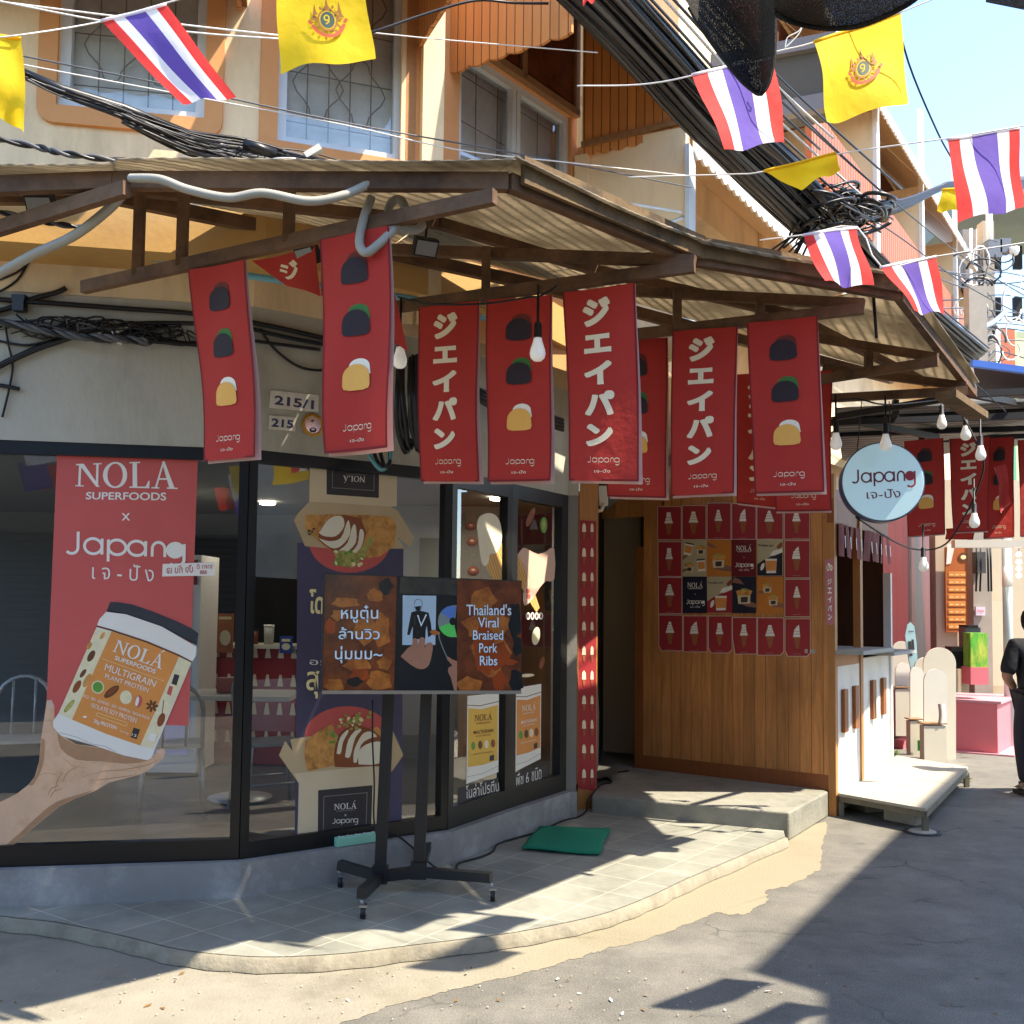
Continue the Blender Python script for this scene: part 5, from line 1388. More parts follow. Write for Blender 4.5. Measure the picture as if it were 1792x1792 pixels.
# mint power strip on the window ledge, cables on the pavement
ps = thing('power_strip', Z(620, 1470, ZF), 'mint green power strip lying on the window ledge beside the screen stand', 'power strip')
n2 = fnor(F1, F2); d2 = fdir(F1, F2)
q0 = OP(587, 1474, up(F1 + n2 * .045, 0), n2); q1 = OP(664, 1463, up(F1 + n2 * .045, 0), n2)
M_MINT = mat('mint_plastic', '8fcdb4', .45, .04, 6)
b = MB(); b.bar(q0, q1, .045, .055, M_MINT); o = b.build('casing', ps); bvm = o.modifiers.new('b', 'BEVEL'); bvm.width = .008; bvm.segments = 3
b = MB()
for k in range(5):
    p = q0 + (q1 - q0) * (.12 + .19 * k) + V((0, 0, .0285)); b.box(p, (.03, .02, .003), M_PANELW); b.box(p + V((0, 0, .002)), (.014, .003, .002), C_BLK)
b.build('socket', ps)
M_CABLE = mat('cable_black', '141415', .5, .1, 8)
def ground_cable(name, label, pts, z, r=.007):
    p3 = [Z(x, y, zz) for x, y, zz in sm([(x, y, (z if not hasattr(z, '__len__') else z[i])) for i, (x, y) in enumerate(pts)], 5)]
    b = MB(); b.tube([p + V((0, 0, r)) for p in p3], r, M_CABLE, 6); return tag(b.build(name), label, 'cable')
ground_cable('power_cable', 'black power cable snaking over the tiles from the screen stand to the doorway', [(655, 1462), (690, 1462), (725, 1488), (765, 1522), (797, 1525), (802, 1513), (840, 1502), (862, 1492), (872, 1478), (905, 1468), (945, 1456), (985, 1438), (1010, 1432), (1026, 1420), (1030, 1402), (1050, 1376), (1070, 1370), (1060, 1358), (1100, 1350)], [.3, .29, .2, .09] + [.07] * 9 + [.1, .2] + [.2] * 4)
b = MB(); b.tube([P(*q, DP - .1) for q in sm([(652, 1225), (652, 1300), (655, 1370), (654, 1430), (660, 1466)], 4)], .005, M_CABLE, 6); tag(b.build('hanging_cable'), 'thin black cord hanging from the screen down to the power strip', 'cable')
# green doormat
M_MAT = mat('green_turf', '22906c', .95, .3, 90, 1.0, 300)
q = [Z(944, 1452, ZP), Z(1068, 1456, ZP), Z(1048, 1500, ZP), Z(912, 1490, ZP)]
b = MB(); b.grid(lambda u, v: (q[0] * (1 - u) + q[1] * u) * (1 - v) + (q[3] * (1 - u) + q[2] * u) * v + V((.006 * math.sin(9 * v), .006 * math.sin(7 * u + v), .016 + .004 * math.sin(6 * u + 3) * math.sin(5 * v))), 14, 8, M_MAT, True)
o = b.build('doormat'); sd = o.modifiers.new('s', 'SOLIDIFY'); sd.thickness = .012; tag(o, 'green artificial turf doormat lying on the tiles below the step', 'doormat')

# ================================================================ house numbers and little mirror on the lintel
n2 = fnor(F1, F2)
def Mlin(x, y, l): return OP(x, y, up(F1 + n2 * .024, 0), n2) + n2 * (l * .0006)
M_ENAM = mat('enamel_white', 'd9d5c8', .4, .06, 9, stain='8a7a5a', stain_amt=.3, stain_scale=14); M_INKB = mat('enamel_blue', '3f3a66', .4, .05, 6)
for lab, q, s, tq in (('larger white enamel plate reading 215/1', ((473, 683), (557, 692), (556, 722), (471, 714)), '215/1', ((480, 692), (549, 701), (548, 717), (479, 708))), ('smaller white enamel plate reading 215', ((471, 727), (517, 731), (516, 755), (470, 751)), '215', ((475, 732), (513, 736), (512, 750), (474, 747)))):
    r_ = thing('number_plate', Mlin(*q[3], 0), lab + ' on the grey wall', 'house number')
    b = MB(); p = [Mlin(x, y, 0) for x, y in q]; b.prism(p[::-1], n2 * .006, M_ENAM); b.build('plate', r_)
    pr = Print(Mlin, 12); pr.text(s, tq, M_INKB, .03); pr.build('lettering', r_)
r_ = thing('octagonal_mirror', Mlin(545, 745, 0), 'small gold framed octagonal mirror beside the house numbers', 'mirror')
c0 = Mlin(546, 744, 0); M_GOLD = mat('gold_frame', 'b8862e', .35, .15, 8, metal=.6)
b = MB(); b.lathe([(.066, 0), (.07, .012), (.058, .02), (.05, .012)], c0, M_GOLD, 8, n2, False); b.build('frame', r_)
b = MB(); b.lathe([(.05, .008), (.05, .013)], c0, mat('mirror_glass', 'cfccc0', .12, .2, 9, metal=.9), 24, n2, False); b.build('glass', r_)
pr = Print(Mlin, 24); pr.disc(546, 753, 6, 4.5, C_BLK, 16); pr.disc(546, 752, 3.5, 1.6, C_WHT, 10); pr.disc(545, 737, 3, 2, C_CHOC, 10); pr.build('emblem', r_)

# ================================================================ posters on the wooden wall
def Mwall(x, y, l): return OP(x, y, up(WA + WN * .003, 0), WN) + WN * (l * .0005)
pz = tr(310 / 1792, 1130, 860)
GP = 'small red dessert posters on the wooden wall'
M_PPR = mat('poster_paper', 'cbbdb4', .7, .03, 6)
xs = [[110, 365, 620, 872, 1122, 1400], [120, 1400], [125, 1398], [130, 375, 632, 880, 1140, 1410]]
def cone(root, x, y, k, lay):
    pr = Print(Mwall, lay)
    wv = 42 + 6 * math.sin(k * 1.9)
    pr.shape(pz([(x - wv * .8, y + 52), (x + wv * .8, y + 52), (x + wv * .35, y + 165), (x - wv * .3, y + 165)]), M_CONE)
    pr.build('cone_print', root)
    pr = Print(Mwall, lay + 2); t = 14 + 6 * math.cos(k)
    if k % 4 == 3: pts = [(x - wv, y + 50), (x - wv * .7, y - 20), (x, y - 60), (x + 20, y - 75), (x + wv * .8, y + 50)]
    else: pts = [(x - wv, y + 50), (x - wv * .55, y - 20), (x - t, y - 62), (x + t, y - 62), (x + wv * .6, y - 10), (x + wv * 1.05, y + 50)]
    pr.shape(pz(pts), C_WHT)
    for j in range(3 if k % 3 else 2): pr.line(pz([(x - wv * .8, y + 22 - 26 * j), (x + wv * .8, y + 14 - 26 * j)]), .6, M_REDP)
    pr.build('ice_cream_print', root)
    pr = Print(Mwall, lay + 4); pr.line(pz([(x - 40, y + 220), (x + 40, y + 219)]), .5, C_GREYT); pr.build('caption_print', root)
k = 0
rows = [(150, 125, 490, 485), (500, 490, 865, 878), (870, 880, 1240, 1270), (1248, 1280, 1615, 1670)]
NAMES = {}
words_c = ['leftmost', 'second', 'third', 'fourth', 'fifth', 'last']
for r0, cols in enumerate(((0, 1, 2, 3, 4, 5), (0, 5), (0, 5), (0, 1, 2, 3, 4, 5))):
    for ci in cols:
        x0 = (118, 368, 620, 868, 1122, 1400)[ci] + 4 * r0 * (1 if ci < 3 else .6); x1 = (362, 612, 864, 1118, 1392, 1662)[ci] + 4 * r0 * (1 if ci < 3 else .6)
        f_ = ci / 5
        y0 = rows[r0][0] * (1 - f_) + rows[r0][1] * f_ + rr.uniform(-6, 6) - (20 if r0 == 0 and ci in (2, 3) else 0); y1 = rows[r0][2] * (1 - f_) + rows[r0][3] * f_
        where = ('in the top row' if r0 == 0 else 'in the bottom row' if r0 == 3 else ('in the upper middle row' if r0 == 1 else 'in the lower middle row'))
        lab = f'red ice cream poster, {words_c[ci]} {where} on the wooden wall' if r0 in (0, 3) else f'red ice cream poster at the {"left" if ci == 0 else "right"} end {where}'
        rt = thing('poster', Mwall(*pz([((x0 + x1) / 2, y1)])[0], 0), lab, 'poster', GP)
        b = Print(Mwall, 1)
        cut = (lambda s: 34 if r0 == 3 and ci in s else 0)
        q = [(x0, y0), (x1, y0), (x1, y1 - cut((2, 4, 5))), (x1 - cut((2, 4, 5)), y1), (x0 + cut((0, 2, 3, 5)) * .8, y1), (x0, y1 - cut((0, 2, 3, 5)) * (1.6 if ci != 3 else 5))]
        b.shape(pz(q), M_PPR)
        cxq, cyq = (x0 + x1) / 2, (y0 + y1) / 2
        b.shape(pz([(cxq + (x - cxq) * .955, cyq + (y - cyq) * .97) for x, y in q]), M_REDP)
        b.build('sheet', rt)
        cone(rt, cxq - 6, y0 + (y1 - y0) * .36, k, 5); k += 1
P_ORG = mat('poster_orange', 'c4792c', .6, .08, 5); P_NVY = mat('poster_navy', '191a2e', .6, .1, 5); P_CRM = mat('poster_cream', 'b8ac8a', .6, .05, 5)
GC = 'square collaboration posters in the middle of the wooden wall'
def carton_print(pr, x, y, s):
    pr.shape(pz([(x - 60 * s, y), (x + 60 * s, y - 5 * s), (x + 55 * s, y + 75 * s), (x - 52 * s, y + 78 * s)]), C_BOX)
    pr.shape(pz([(x - 75 * s, y - 40 * s), (x - 40 * s, y - 50 * s), (x + 40 * s, y - 55 * s), (x + 78 * s, y - 40 * s), (x + 60 * s, y), (x - 60 * s, y + 2 * s)]), C_TOAST)
    pr.shape(pz([(x - 30 * s, y + 15 * s), (x + 36 * s, y + 12 * s), (x + 32 * s, y + 62 * s), (x - 28 * s, y + 65 * s)]), C_LBLK)
    pr.disc(*pz([(x + 5 * s, y - 50 * s)])[0], 6 * s, 3 * s, C_PIST, 10)
def tub_print(pr, x, y, s, ro):
    c_, s_ = math.cos(R(ro)), math.sin(R(ro)); T = lambda pts: pz([(x + (a * c_ - b2 * s_) * s, y + (a * s_ + b2 * c_) * s) for a, b2 in pts])
    pr.shape(T([(-42, -62), (42, -62), (38, 62), (-38, 62)]), C_WHT); pr.shape(T([(-42, -62), (42, -62), (42, -48), (-42, -48)]), C_BLK); pr.shape(T([(-38, -32), (38, -32), (35, 40), (-35, 40)]), C_ORG)
def cup_poster(rt, x, y, floor):
    pr = Print(Mwall, 4)
    pr.shape(pz([(x + 2, y + 250), (x + 70, y + 205), (x + 240, y + 130), (x + 256, y + 130), (x + 256, y + 366), (x + 2, y + 366)]), floor)
    pr.shape(pz([(x + 82, y + 195), (x + 200, y + 195), (x + 190, y + 340), (x + 95, y + 342)]), C_WHT); pr.shape(pz([(x + 86, y + 215), (x + 198, y + 215), (x + 190, y + 315), (x + 94, y + 318)]), C_ORG)
    pr.disc(*pz([(x + 54, y + 275)])[0], 3, 7, C_WHT, 14, 20)
    pr.shape(pz([(x + 130, y + 160), (x + 160, y + 115), (x + 255, y + 90), (x + 256, y + 130), (x + 170, y + 165)]), C_WHT)
    pr.shape(pz([(x + 195, y + 75), (x + 230, y + 35), (x + 256, y + 25), (x + 256, y + 70), (x + 215, y + 100)]), C_CHOC)
    pr.text('Protein นม!', tuple(pz([(x + 14, y + 48), (x + 165, y + 48), (x + 165, y + 72), (x + 14, y + 72)])), C_BLK, .02); pr.text('Finish your drink', tuple(pz([(x + 14, y + 22), (x + 120, y + 22), (x + 120, y + 36), (x + 14, y + 36)])), C_GREYT)
    pr.build('print', rt)
def logo_poster(rt, x, y):
    pr = Print(Mwall, 4); serif(pr, 'NOLÁ', tuple(pz([(x + 48, y + 62), (x + 205, y + 62), (x + 205, y + 112), (x + 48, y + 112)])), C_WHT)
    pr.line(pz([(x + 62, y + 122), (x + 195, y + 122)]), .7, C_WHT); pr.disc(*pz([(x + 128, y + 178)])[0], .8, .8, C_WHT, 8)
    bunlogo(pr, tuple(pz([(x + 32, y + 230), (x + 222, y + 230), (x + 222, y + 295), (x + 32, y + 295)])), C_WHT, .17); pr.text('เจ-ปัง', tuple(pz([(x + 78, y + 295), (x + 178, y + 295), (x + 178, y + 315), (x + 78, y + 315)])), C_WHT)
    pr.build('lettering', rt)
def arm(pr, pts): pr.shape(pz(pts), mat('poster_hand', '8a6252', .6, .1, 8))
specs = [(0, 372, 490, P_CRM, 'cream poster with two tubs and two cartons at upper left of the poster block', 'four'), (1, 618, 490, P_ORG, 'orange poster with a hand holding one dessert carton'.replace('one', 'a single'), 'one'), (2, 868, 488, mat('poster_wine', '6e141f', .6, .06, 5), 'wine red poster with white lettering, upper row of the block', 'logo'), (3, 1128, 486, P_CRM, 'cream poster of a cup on a navy floor with a spoon', 'cupn'),
         (0, 374, 862, P_NVY, 'navy poster with white lettering, lower row of the block', 'logo'), (1, 620, 862, P_CRM, 'cream poster of a cup on a red floor with a spoon', 'cupr'), (2, 870, 862, P_NVY, 'navy poster of a hand holding a dessert carton', 'hand'), (3, 1130, 865, P_ORG, 'orange poster with two dessert cartons', 'two')]
for ci, x, y, m, lab, kd in specs:
    rt = thing('poster', Mwall(*pz([(x + 125, y + 370)])[0], 0), lab, 'poster', GC)
    b = Print(Mwall, 2); wd = 248 if ci < 3 else 262; b.rect(tuple(pz([(x, y), (x + wd, y), (x + wd, y + 370), (x, y + 370)])), m); b.build('sheet', rt)
    if kd == 'logo': logo_poster(rt, x, y)
    elif kd == 'cupn': cup_poster(rt, x, y, P_NVY)
    elif kd == 'cupr': cup_poster(rt, x, y, M_REDP)
    else:
        pr = Print(Mwall, 4)
        if kd == 'four':
            tub_print(pr, x + 62, y + 92, 1, 12); carton_print(pr, x + 185, y + 95, .7); carton_print(pr, x + 68, y + 270, .7); tub_print(pr, x + 190, y + 255, 1, -6)
            arm(pr, [(x + 2, y + 160), (x + 40, y + 150), (x + 60, y + 160), (x + 4, y + 205)]); arm(pr, [(x + 2, y + 300), (x + 40, y + 285), (x + 50, y + 310), (x + 2, y + 330)])
        elif kd == 'one':
            arm(pr, [(x + 60, y + 275), (x + 130, y + 265), (x + 190, y + 255), (x + 248, y + 270), (x + 248, y + 320), (x + 150, y + 312), (x + 70, y + 290)]); carton_print(pr, x + 118, y + 205, 1); arm(pr, [(x + 10, y + 20), (x + 60, y + 50), (x + 110, y + 75), (x + 70, y + 85), (x + 10, y + 60)])
        elif kd == 'hand':
            arm(pr, [(x + 20, y + 5), (x + 80, y + 25), (x + 128, y + 80), (x + 70, y + 70), (x + 10, y + 60)]); arm(pr, [(x + 60, y + 262), (x + 190, y + 250), (x + 248, y + 275), (x + 248, y + 315), (x + 150, y + 300)]); carton_print(pr, x + 125, y + 190, 1.1)
        else:
            arm(pr, [(x + 5, y + 145), (x + 60, y + 140), (x + 75, y + 170), (x + 5, y + 160)]); carton_print(pr, x + 100, y + 105, .7); arm(pr, [(x + 130, y + 265), (x + 200, y + 260), (x + 260, y + 275), (x + 260, y + 310), (x + 160, y + 305)]); carton_print(pr, x + 160, y + 230, .75)
        pr.build('print', rt)
# ================================================================ inside the shop
M_CHAIR = mat('chair_metal', 'b9bcbb', .4, .05, 5, metal=.4); M_TOP = mat('table_top', 'cfc8b4', .4, .05, 5)
tb = thing('table', P(420, 1330, 7.3), 'pale square cafe table behind the first shop window', 'table'); tb.location.z = ZF
c0 = P(425, 1216, 7.3)
b = MB(); b.box(c0, (.78, .6, .03), M_TOP); b.build('tabletop', tb)
b = MB(); b.tube([V((c0.x, c0.y, ZF + .03)), c0], .03, M_CHAIR); b.lathe([(.22, 0), (.22, .015), (.05, .04)], (c0.x, c0.y, ZF), M_CHAIR); b.build('pedestal', tb)
def chair(x, y, rz, label):
    r_ = thing('chair', (x, y, ZF), label, 'chair', 'pale metal cafe chairs inside the shop')
    M = Matrix.Rotation(R(rz), 3, 'Z')
    def T(px, py, pz_): return V((x, y, ZF)) + M @ V((px, py, pz_))
    b = MB(); b.prism([T(-.19, -.19, .44), T(.19, -.19, .44), T(.17, .19, .44), T(-.17, .19, .44)], (0, 0, .02), M_CHAIR); b.build('seat', r_)
    for sx, sy in ((-1, -1), (1, -1), (-1, 1), (1, 1)):
        b = MB(); b.tube([T(.17 * sx, .17 * sy, .44), T(.2 * sx, .21 * sy, 0)], .014, M_CHAIR, 8); b.build('leg', r_)
    b = MB(); b.tube([T(-.17, .18, .44)] + [T(-.17 * math.cos(R(t)), .2 + .03 * math.sin(R(t)), .68 + .17 * math.sin(R(t))) for t in range(0, 181, 20)] + [T(.17, .18, .44)], .014, M_CHAIR, 8)
    for k in (-.07, .07): b.tube([T(k, .185, .45), T(k, .22, .83)], .009, M_CHAIR, 6)
    b.build('backrest', r_)
    b = MB()
    for sx in (-1, 1): b.tube([T(.19 * sx, -.19, .2), T(.19 * sx, .19, .2)], .009, M_CHAIR, 6)
    b.build('stretcher', r_)
p1 = P(300, 1400, 6.75); chair(p1.x, p1.y, 200, 'pale metal chair at the table in the first shop window, left one')
p1 = P(470, 1400, 6.9); chair(p1.x, p1.y, 120, 'pale metal chair beside the window post, right of the table')
p1 = P(30, 1400, 6.9); chair(p1.x, p1.y, 20, 'pale metal chair behind the printed wrist in the first window')
bx = thing('tissue_box', c0, 'terracotta coloured box standing on the cafe table', 'box'); b = MB(); b.box(c0 + V((-.06, 0, .07)), (.22, .12, .1), mat('terracotta_box', 'a85a48', .6, .06, 5)); b.build('body', bx)
b = MB(); b.box(c0 + V((-.06, 0, .123)), (.1, .04, .004), C_WHT); b.build('slot', bx)
ct = thing('counter', P(440, 1310, 8.9), 'red counter inside the shop papered with rows of ice cream prints', 'counter'); ct.location.z = ZF
a_, e_ = P(345, 1230, 8.9), P(690, 1230, 8.7)
b = MB(); q = [V((a_.x, a_.y, ZF)), V((e_.x, e_.y, ZF)), V((e_.x, e_.y + .5, ZF)), V((a_.x, a_.y + .5, ZF))]; b.prism(q, (0, 0, .98), M_REDP); b.build('body', ct)
b = MB(); b.prism([p + V((0, -.03 if i < 2 else 0, .98)) for i, p in enumerate(q)], (0, 0, .03), M_TOP); b.build('worktop', ct)
nn_ = fnor(q[0], q[1])
Mc = lambda x, y, l: q[0] + (q[1] - q[0]) * x + V((0, 0, y)) + nn_ * (.003 + .0005 * l)
pr = Print(Mc, 1)
for r0 in range(4):
    for k in range(15):
        x = .03 + k * .066; y = .18 + r0 * .24; pr.shape([(x - .016, y), (x + .016, y), (x + .006, y + .1), (x - .006, y + .1)], M_INK)
pr.build('print', ct)
fg = thing('drinks_fridge', P(282, 1300, 8.3), 'tall white drinks fridge with a red header seen through the first window', 'fridge'); fg.location.z = ZF
f0 = P(282, 1100, 8.3); b = MB(); b.box((f0.x, f0.y + .25, ZF + .88), (.62, .5, 1.74), M_WHITE); b.build('cabinet', fg)
b = MB(); b.box((f0.x, f0.y - .005, ZF + .8), (.5, .012, 1.3), mat('fridge_glow', '8a8fb0', .2, .15, 3, emit=.08)); b.build('door', fg)
b = MB(); b.box((f0.x, f0.y - .008, ZF + 1.61), (.56, .012, .2), mat('fridge_red', '8a3038', .4, .05, 4)); b.build('header', fg)
Mf = lambda x, y, l: V((f0.x + x, f0.y - .0145 - .0005 * l, ZF + 1.61 + y)); pr = Print(Mf, 1); pr.text('SANDEN', (-.16, .05, .24, -.05), C_WHT, .01); pr.shape([(-.24, .05), (-.2, .05), (-.2, -.05), (-.24, -.05)], C_WHT); pr.build('lettering', fg)
# wall pictures on the partition: doughnut drawings
for k, (px, py) in enumerate(((670 + 154, 923), (670 + 156, 950), (828, 1001))):
    r_ = thing('wall_drawing', P(px, py, 9.33), ('upper', 'middle', 'lower')[k] + ' red doughnut drawing on the pale inner wall', 'drawing', 'doughnut drawings inside the shop')
    Md = lambda x, y, l: P(px + x, py + y, 9.33 - .0006 * l); pr = Print(Md, 1)
    pr.disc(0, -2, 10, 8, M_MAROON, 20); pr.disc(0, -4, 9, 5.5, mat('doughnut_red', 'a05048', .6, .05, 5), 20); pr.disc(0, -4, 3.4, 2, C_CRM, 12)
    for j in (-5, 0, 5): pr.line([(j, -13), (j + 1, -16), (j - 1, -19), (j, -22)], .8, C_GREYT)
    pr.line([(-14, 15), (16, 14)], .8, C_GREYT); pr.build('print', r_)

# ================================================================ round light sign and bulbs
M_SIGNF = mat('sign_face', 'a6c4cc', .35, .02, 2, emit=.12); M_SIGNR = mat('sign_rim', '3a4a6e', .35, .1, 6); M_LETR = mat('sign_maroon', '6e2430', .5, .03, 4); M_LETR2 = mat('sign_red', 'a02838', .5, .03, 4); M_SIGNE = mat('sign_edge', 'c2dcec', .35, .02, 2, emit=.25)
DS = 6.3
s0 = P(1545, 843, DS); sr = 71 / 1800 * DS
sg = thing('round_sign', s0, 'round pale blue hanging light box sign with maroon lettering', 'sign')
ax = V((-.17, -.985, .02)).normalized(); su = V((0, 0, 1)); sx_ = ax.cross(su).normalized() * -1; su = ax.cross(sx_); su = su if su.z > 0 else -su
if sx_.x < 0: sx_ = -sx_
b = MB(); b.lathe([(sr, -.11), (sr, -.012), (sr * .985, 0), (sr * .95, 0)], s0, M_SIGNR, 56, ax); b.build('rim', sg)
b = MB(); b.lathe([(sr * .965, .001), (sr * .95, .006), (.01, .006)], s0, M_SIGNF, 56, ax, False); b.build('face', sg)
Msg = lambda x, y, l: s0 + sx_ * (x * sr) - su * (y * sr) + ax * (.008 + .0006 * l)
pr = Print(Msg, 1); l = pr._l()
bunlogo(pr, ((-.79, -.3), (.75, -.36), (.76, .14), (-.78, .18)), M_LETR, .17, M_LETR2); pr.text('เจ-ปัง', ((-.4, .2), (.4, .17), (.41, .4), (-.39, .43)), M_LETR); pr.build('lettering', sg)
b = MB(); top = P(1555, 700, 6.2)
for x in (1500, 1560): b.tube([P(x, 790, DS + .05), P(x + (-4 if x > 1520 else 8), 702, DS)], .003, M_CABLE, 5)
b.build('hanging_wire', sg)
M_BULB = mat('bulb_white', 'eee9dd', .3, .02, 4, emit=.06); M_SOCK = mat('bulb_socket', '17171a', .5, .1, 8)
pb = thing('hanging_bulb', (0, 0, 0), 'x', 'light bulb', 'bare bulbs strung under the canopies')
b = MB(); b.lathe([(.006, .26), (.006, .1), (.012, .095), (.016, .09), (.017, .03), (.019, .028)], (0, 0, 0), M_SOCK, 12); b.build('socket', pb)
b = MB(); b.lathe([(.017, .03), (.021, .01), (.031, -.02), (.034, -.04), (.03, -.058), (.018, -.07), (.004, -.073)], (0, 0, 0), M_BULB, 18); b.build('globe', pb)
first = True
BULBS = (((941, 603), 4.35, 'white bulb hanging in front of a bun banner by the first truss post'), ((700, 618), 4.75, 'white bulb beside the right edge of the largest bun banner'), ((1463, 766), 6.0, 'white bulb left of the round sign'), ((1550, 768), 6.1, 'white bulb just above the top of the round sign'),
         ((1648, 733), 7.2, 'white bulb under the far canopy above the dark red banner'), ((1690, 752), 6.9, 'white bulb above the far kana banner'), ((1716, 787), 6.8, 'white bulb in front of the twisted far banner'), ((1705, 905), 6.9, 'white bulb low in front of the far kana banner'), ((1616, 982), 7.2, 'lowest white bulb hanging before the red wall'))
bpos = []
for (px, py), D, lab in BULBS:
    loc = P(px, py, D); bpos.append(loc)
    if first: pb.location = loc; pb['label'] = lab; first = False
    else: copy_thing(pb, loc, lab)
def wire(name, label, pts, r=.004, m=None, cat='wire', group=None, k=5):
    p3 = [P(*q) for q in sm(pts, k)]
    b = MB(); b.tube(p3, r, m or M_CABLE, 6)
    return tag(b.build(name), label, cat, group)
GWR = 'wires of the hanging bulb strings'
wire('light_string', 'black bulb string looping along the second truss', [(697, 520, 4.8), (760, 532, 4.6), (850, 531, 4.45), (925, 520, 4.35), (945, 518, 4.35), (975, 500, 4.35)], .005, group=GWR, cat='light string')
wire('light_string', 'black bulb string sagging below the round sign', [(1498, 905, 6.4), (1560, 945, 6.8), (1608, 962, 7.2), (1655, 952, 7.1), (1690, 900, 7.0), (1712, 850, 6.9), (1720, 800, 6.8), (1680, 720, 6.9)], .006, group=GWR, cat='light string')
wire('light_string', 'black bulb string tied under the canopy above the round sign', [(1455, 702, 6.0), (1500, 698, 6.05), (1550, 708, 6.1), (1640, 700, 6.9), (1700, 690, 6.9)], .005, group=GWR, cat='light string')

# ================================================================ low platform, blocks, weed
bt = thing('low_platform', Z(1540, 1430, 0), 'low pale board platform on steel legs beside the white counter', 'platform')
ZB = .185
q = [Z(1467, 1388, ZB), Z(1569, 1322, ZB), Z(1694, 1342, ZB), Z(1620, 1415, ZB)]
M_BOARD = mat('cement_board', 'aaa392', .7, .1, 5, .15, 40, stain='a89f88', stain_amt=.45, stain_scale=2.2); M_LEG = mat('steel_leg', '77705f', .6, .2, 7, metal=.3, stain='4a3a2a', stain_amt=.5, stain_scale=5)
for lo, hi in ((0, .52), (.524, 1)):
    b = MB(); A = lambda t: [q[0] * (1 - t) + q[1] * t, q[3] * (1 - t) + q[2] * t]
    (a1, a2), (b1, b2) = A(lo), A(hi); b.prism([a1, a2, b2, b1], (0, 0, -.022), M_BOARD); b.build('board', bt)
b = MB(); ins = [p + (sum(q, V()) / 4 - p) * .03 - V((0, 0, .046)) for p in q]
for i in range(4): b.bar(ins[i], ins[(i + 1) % 4], .03, .045, M_LEG)
b.build('frame', bt)
for p in ins: b = MB(); b.bar(V((p.x, p.y, p.z - .02)), V((p.x, p.y, .002)), .04, .04, M_LEG, V((0, 1, 0))); b.build('leg', bt)
M_BLK = mat('concrete_block', 'a8a394', .85, .12, 8, .5, 60)
for x0, x1, yb, lab in ((1546, 1602, 1443, 'nearer grey concrete block under the low platform'), (1480, 1516, 1420, 'farther grey concrete block under the low platform by its left leg')):
    a_, e_ = Z(x0, yb - 8, 0), Z(x1, yb + 3, 0); d = (e_ - a_); b = MB(); pn = V((-d.y, d.x, 0)).normalized() * .16
    b.prism([a_, e_, e_ + pn, a_ + pn], (0, 0, .09), M_BLK); o = b.build('concrete_block'); tag(o, lab, 'block', 'concrete blocks under the platform'); m_ = o.modifiers.new('b', 'BEVEL'); m_.width = .008; m_.segments = 2
b = MB(); p = Z(1614, 1457, 0); b.lathe([(.1, .003), (.1, .012), (.085, .018)], p, M_BLK, 24); b.lathe([(.135, .002), (.13, .01), (.11, .01)], p, mat('rubber_pad', '35383c', .7, .1, 8), 24); tag(b.build('foot_pad'), 'round plate on the asphalt under the platform corner leg', 'foot pad')
M_LEAF = mat('weed_green', '5f8a2c', .6, .35, 30, transl=.3)
def weed(px, py, label, n, s):
    r_ = thing('weed', Z(px, py, 0), label, 'plant', 'weeds in the lane'); c = Z(px, py, 0); b = MB(); st = MB()
    for k in range(n):
        a = rnd.uniform(0, 6.28); t = rnd.uniform(.3, 1.1); d = V((math.cos(a) * math.sin(t), math.sin(a) * math.sin(t), math.cos(t))); L = s * rnd.uniform(.5, 1)
        st.tube([c, c + d * L * .6], .0015, M_LEAF, 4)
        sd = d.cross(V((0, 0, 1))).normalized() * L * .16; p0 = c + d * L * .35
        b.raw([p0, p0 + d * L * .3 + sd, p0 + d * L * .65 + V((0, 0, -.01)), p0 + d * L * .3 - sd], [(0, 1, 2, 3)], M_LEAF)
    st.build('stem', r_); b.build('leaf', r_)
weed(1690, 1370, 'small green weed growing beside the platform corner', 40, .13); weed(1566, 1322, 'tiny green weed behind the platform at the counter end', 14, .1)

# ================================================================ the lane beyond: red shutters, pink stall, stands, person
lane_wall = thing('red_shopfront', K1, 'dark red panelled shopfront beyond the kiosk', 'shopfront')
M_DRED = striped('red_shutter', '581018', '2c070c', tuple(SD), .42, .03, .45, .4, grain=.06)
RW0 = K1 + SD * .12 - SN * .65; RW1 = meet(RW0, SD, 1642, 1200)
b = MB(); b.prism([up(RW0, 0), up(RW1, 0), up(RW1 - SN * .2, 0), up(RW0 - SN * .2, 0)], (0, 0, 2.9), M_DRED); b.build('shutter', lane_wall)
b = MB(); b.prism([up(RW0, 2.9), up(RW1 + SD * 2, 2.9), up(RW1 + SD * 2 - SN * .3, 2.9), up(RW0 - SN * .3, 2.9)], (0, 0, .6), M_BEIGE); b.build('fascia', lane_wall)
M_PINKW = mat('pink_trim', 'c98f96', .5, .05, 4); M_PINKC = mat('pink_counter', 'd4737c', .5, .05, 4); M_ORM = mat('menu_orange', 'b5642e', .6, .06, 5)
b = MB(); pn = RW1 + SN * .02; b.prism([up(pn, 0), up(pn + SD * .25, 0), up(pn + SD * .25 - SN * .5, 0), up(pn - SN * .5, 0)], (0, 0, 2.6), M_PINKW); b.build('trim', lane_wall)
BD = 13.6
def fbox(mb, x0, y0, x1, y1, D, th, m):
    a, e = P(x0, y1, D), P(x1, y0, D); mb.box(((a.x + e.x) / 2, D + th / 2, (a.z + e.z) / 2), (abs(e.x - a.x), th, abs(e.z - a.z)), m)
end = thing('stall_wall', P(1700, 1270, BD), 'beige rear wall of the pink stall with an orange price board', 'wall')
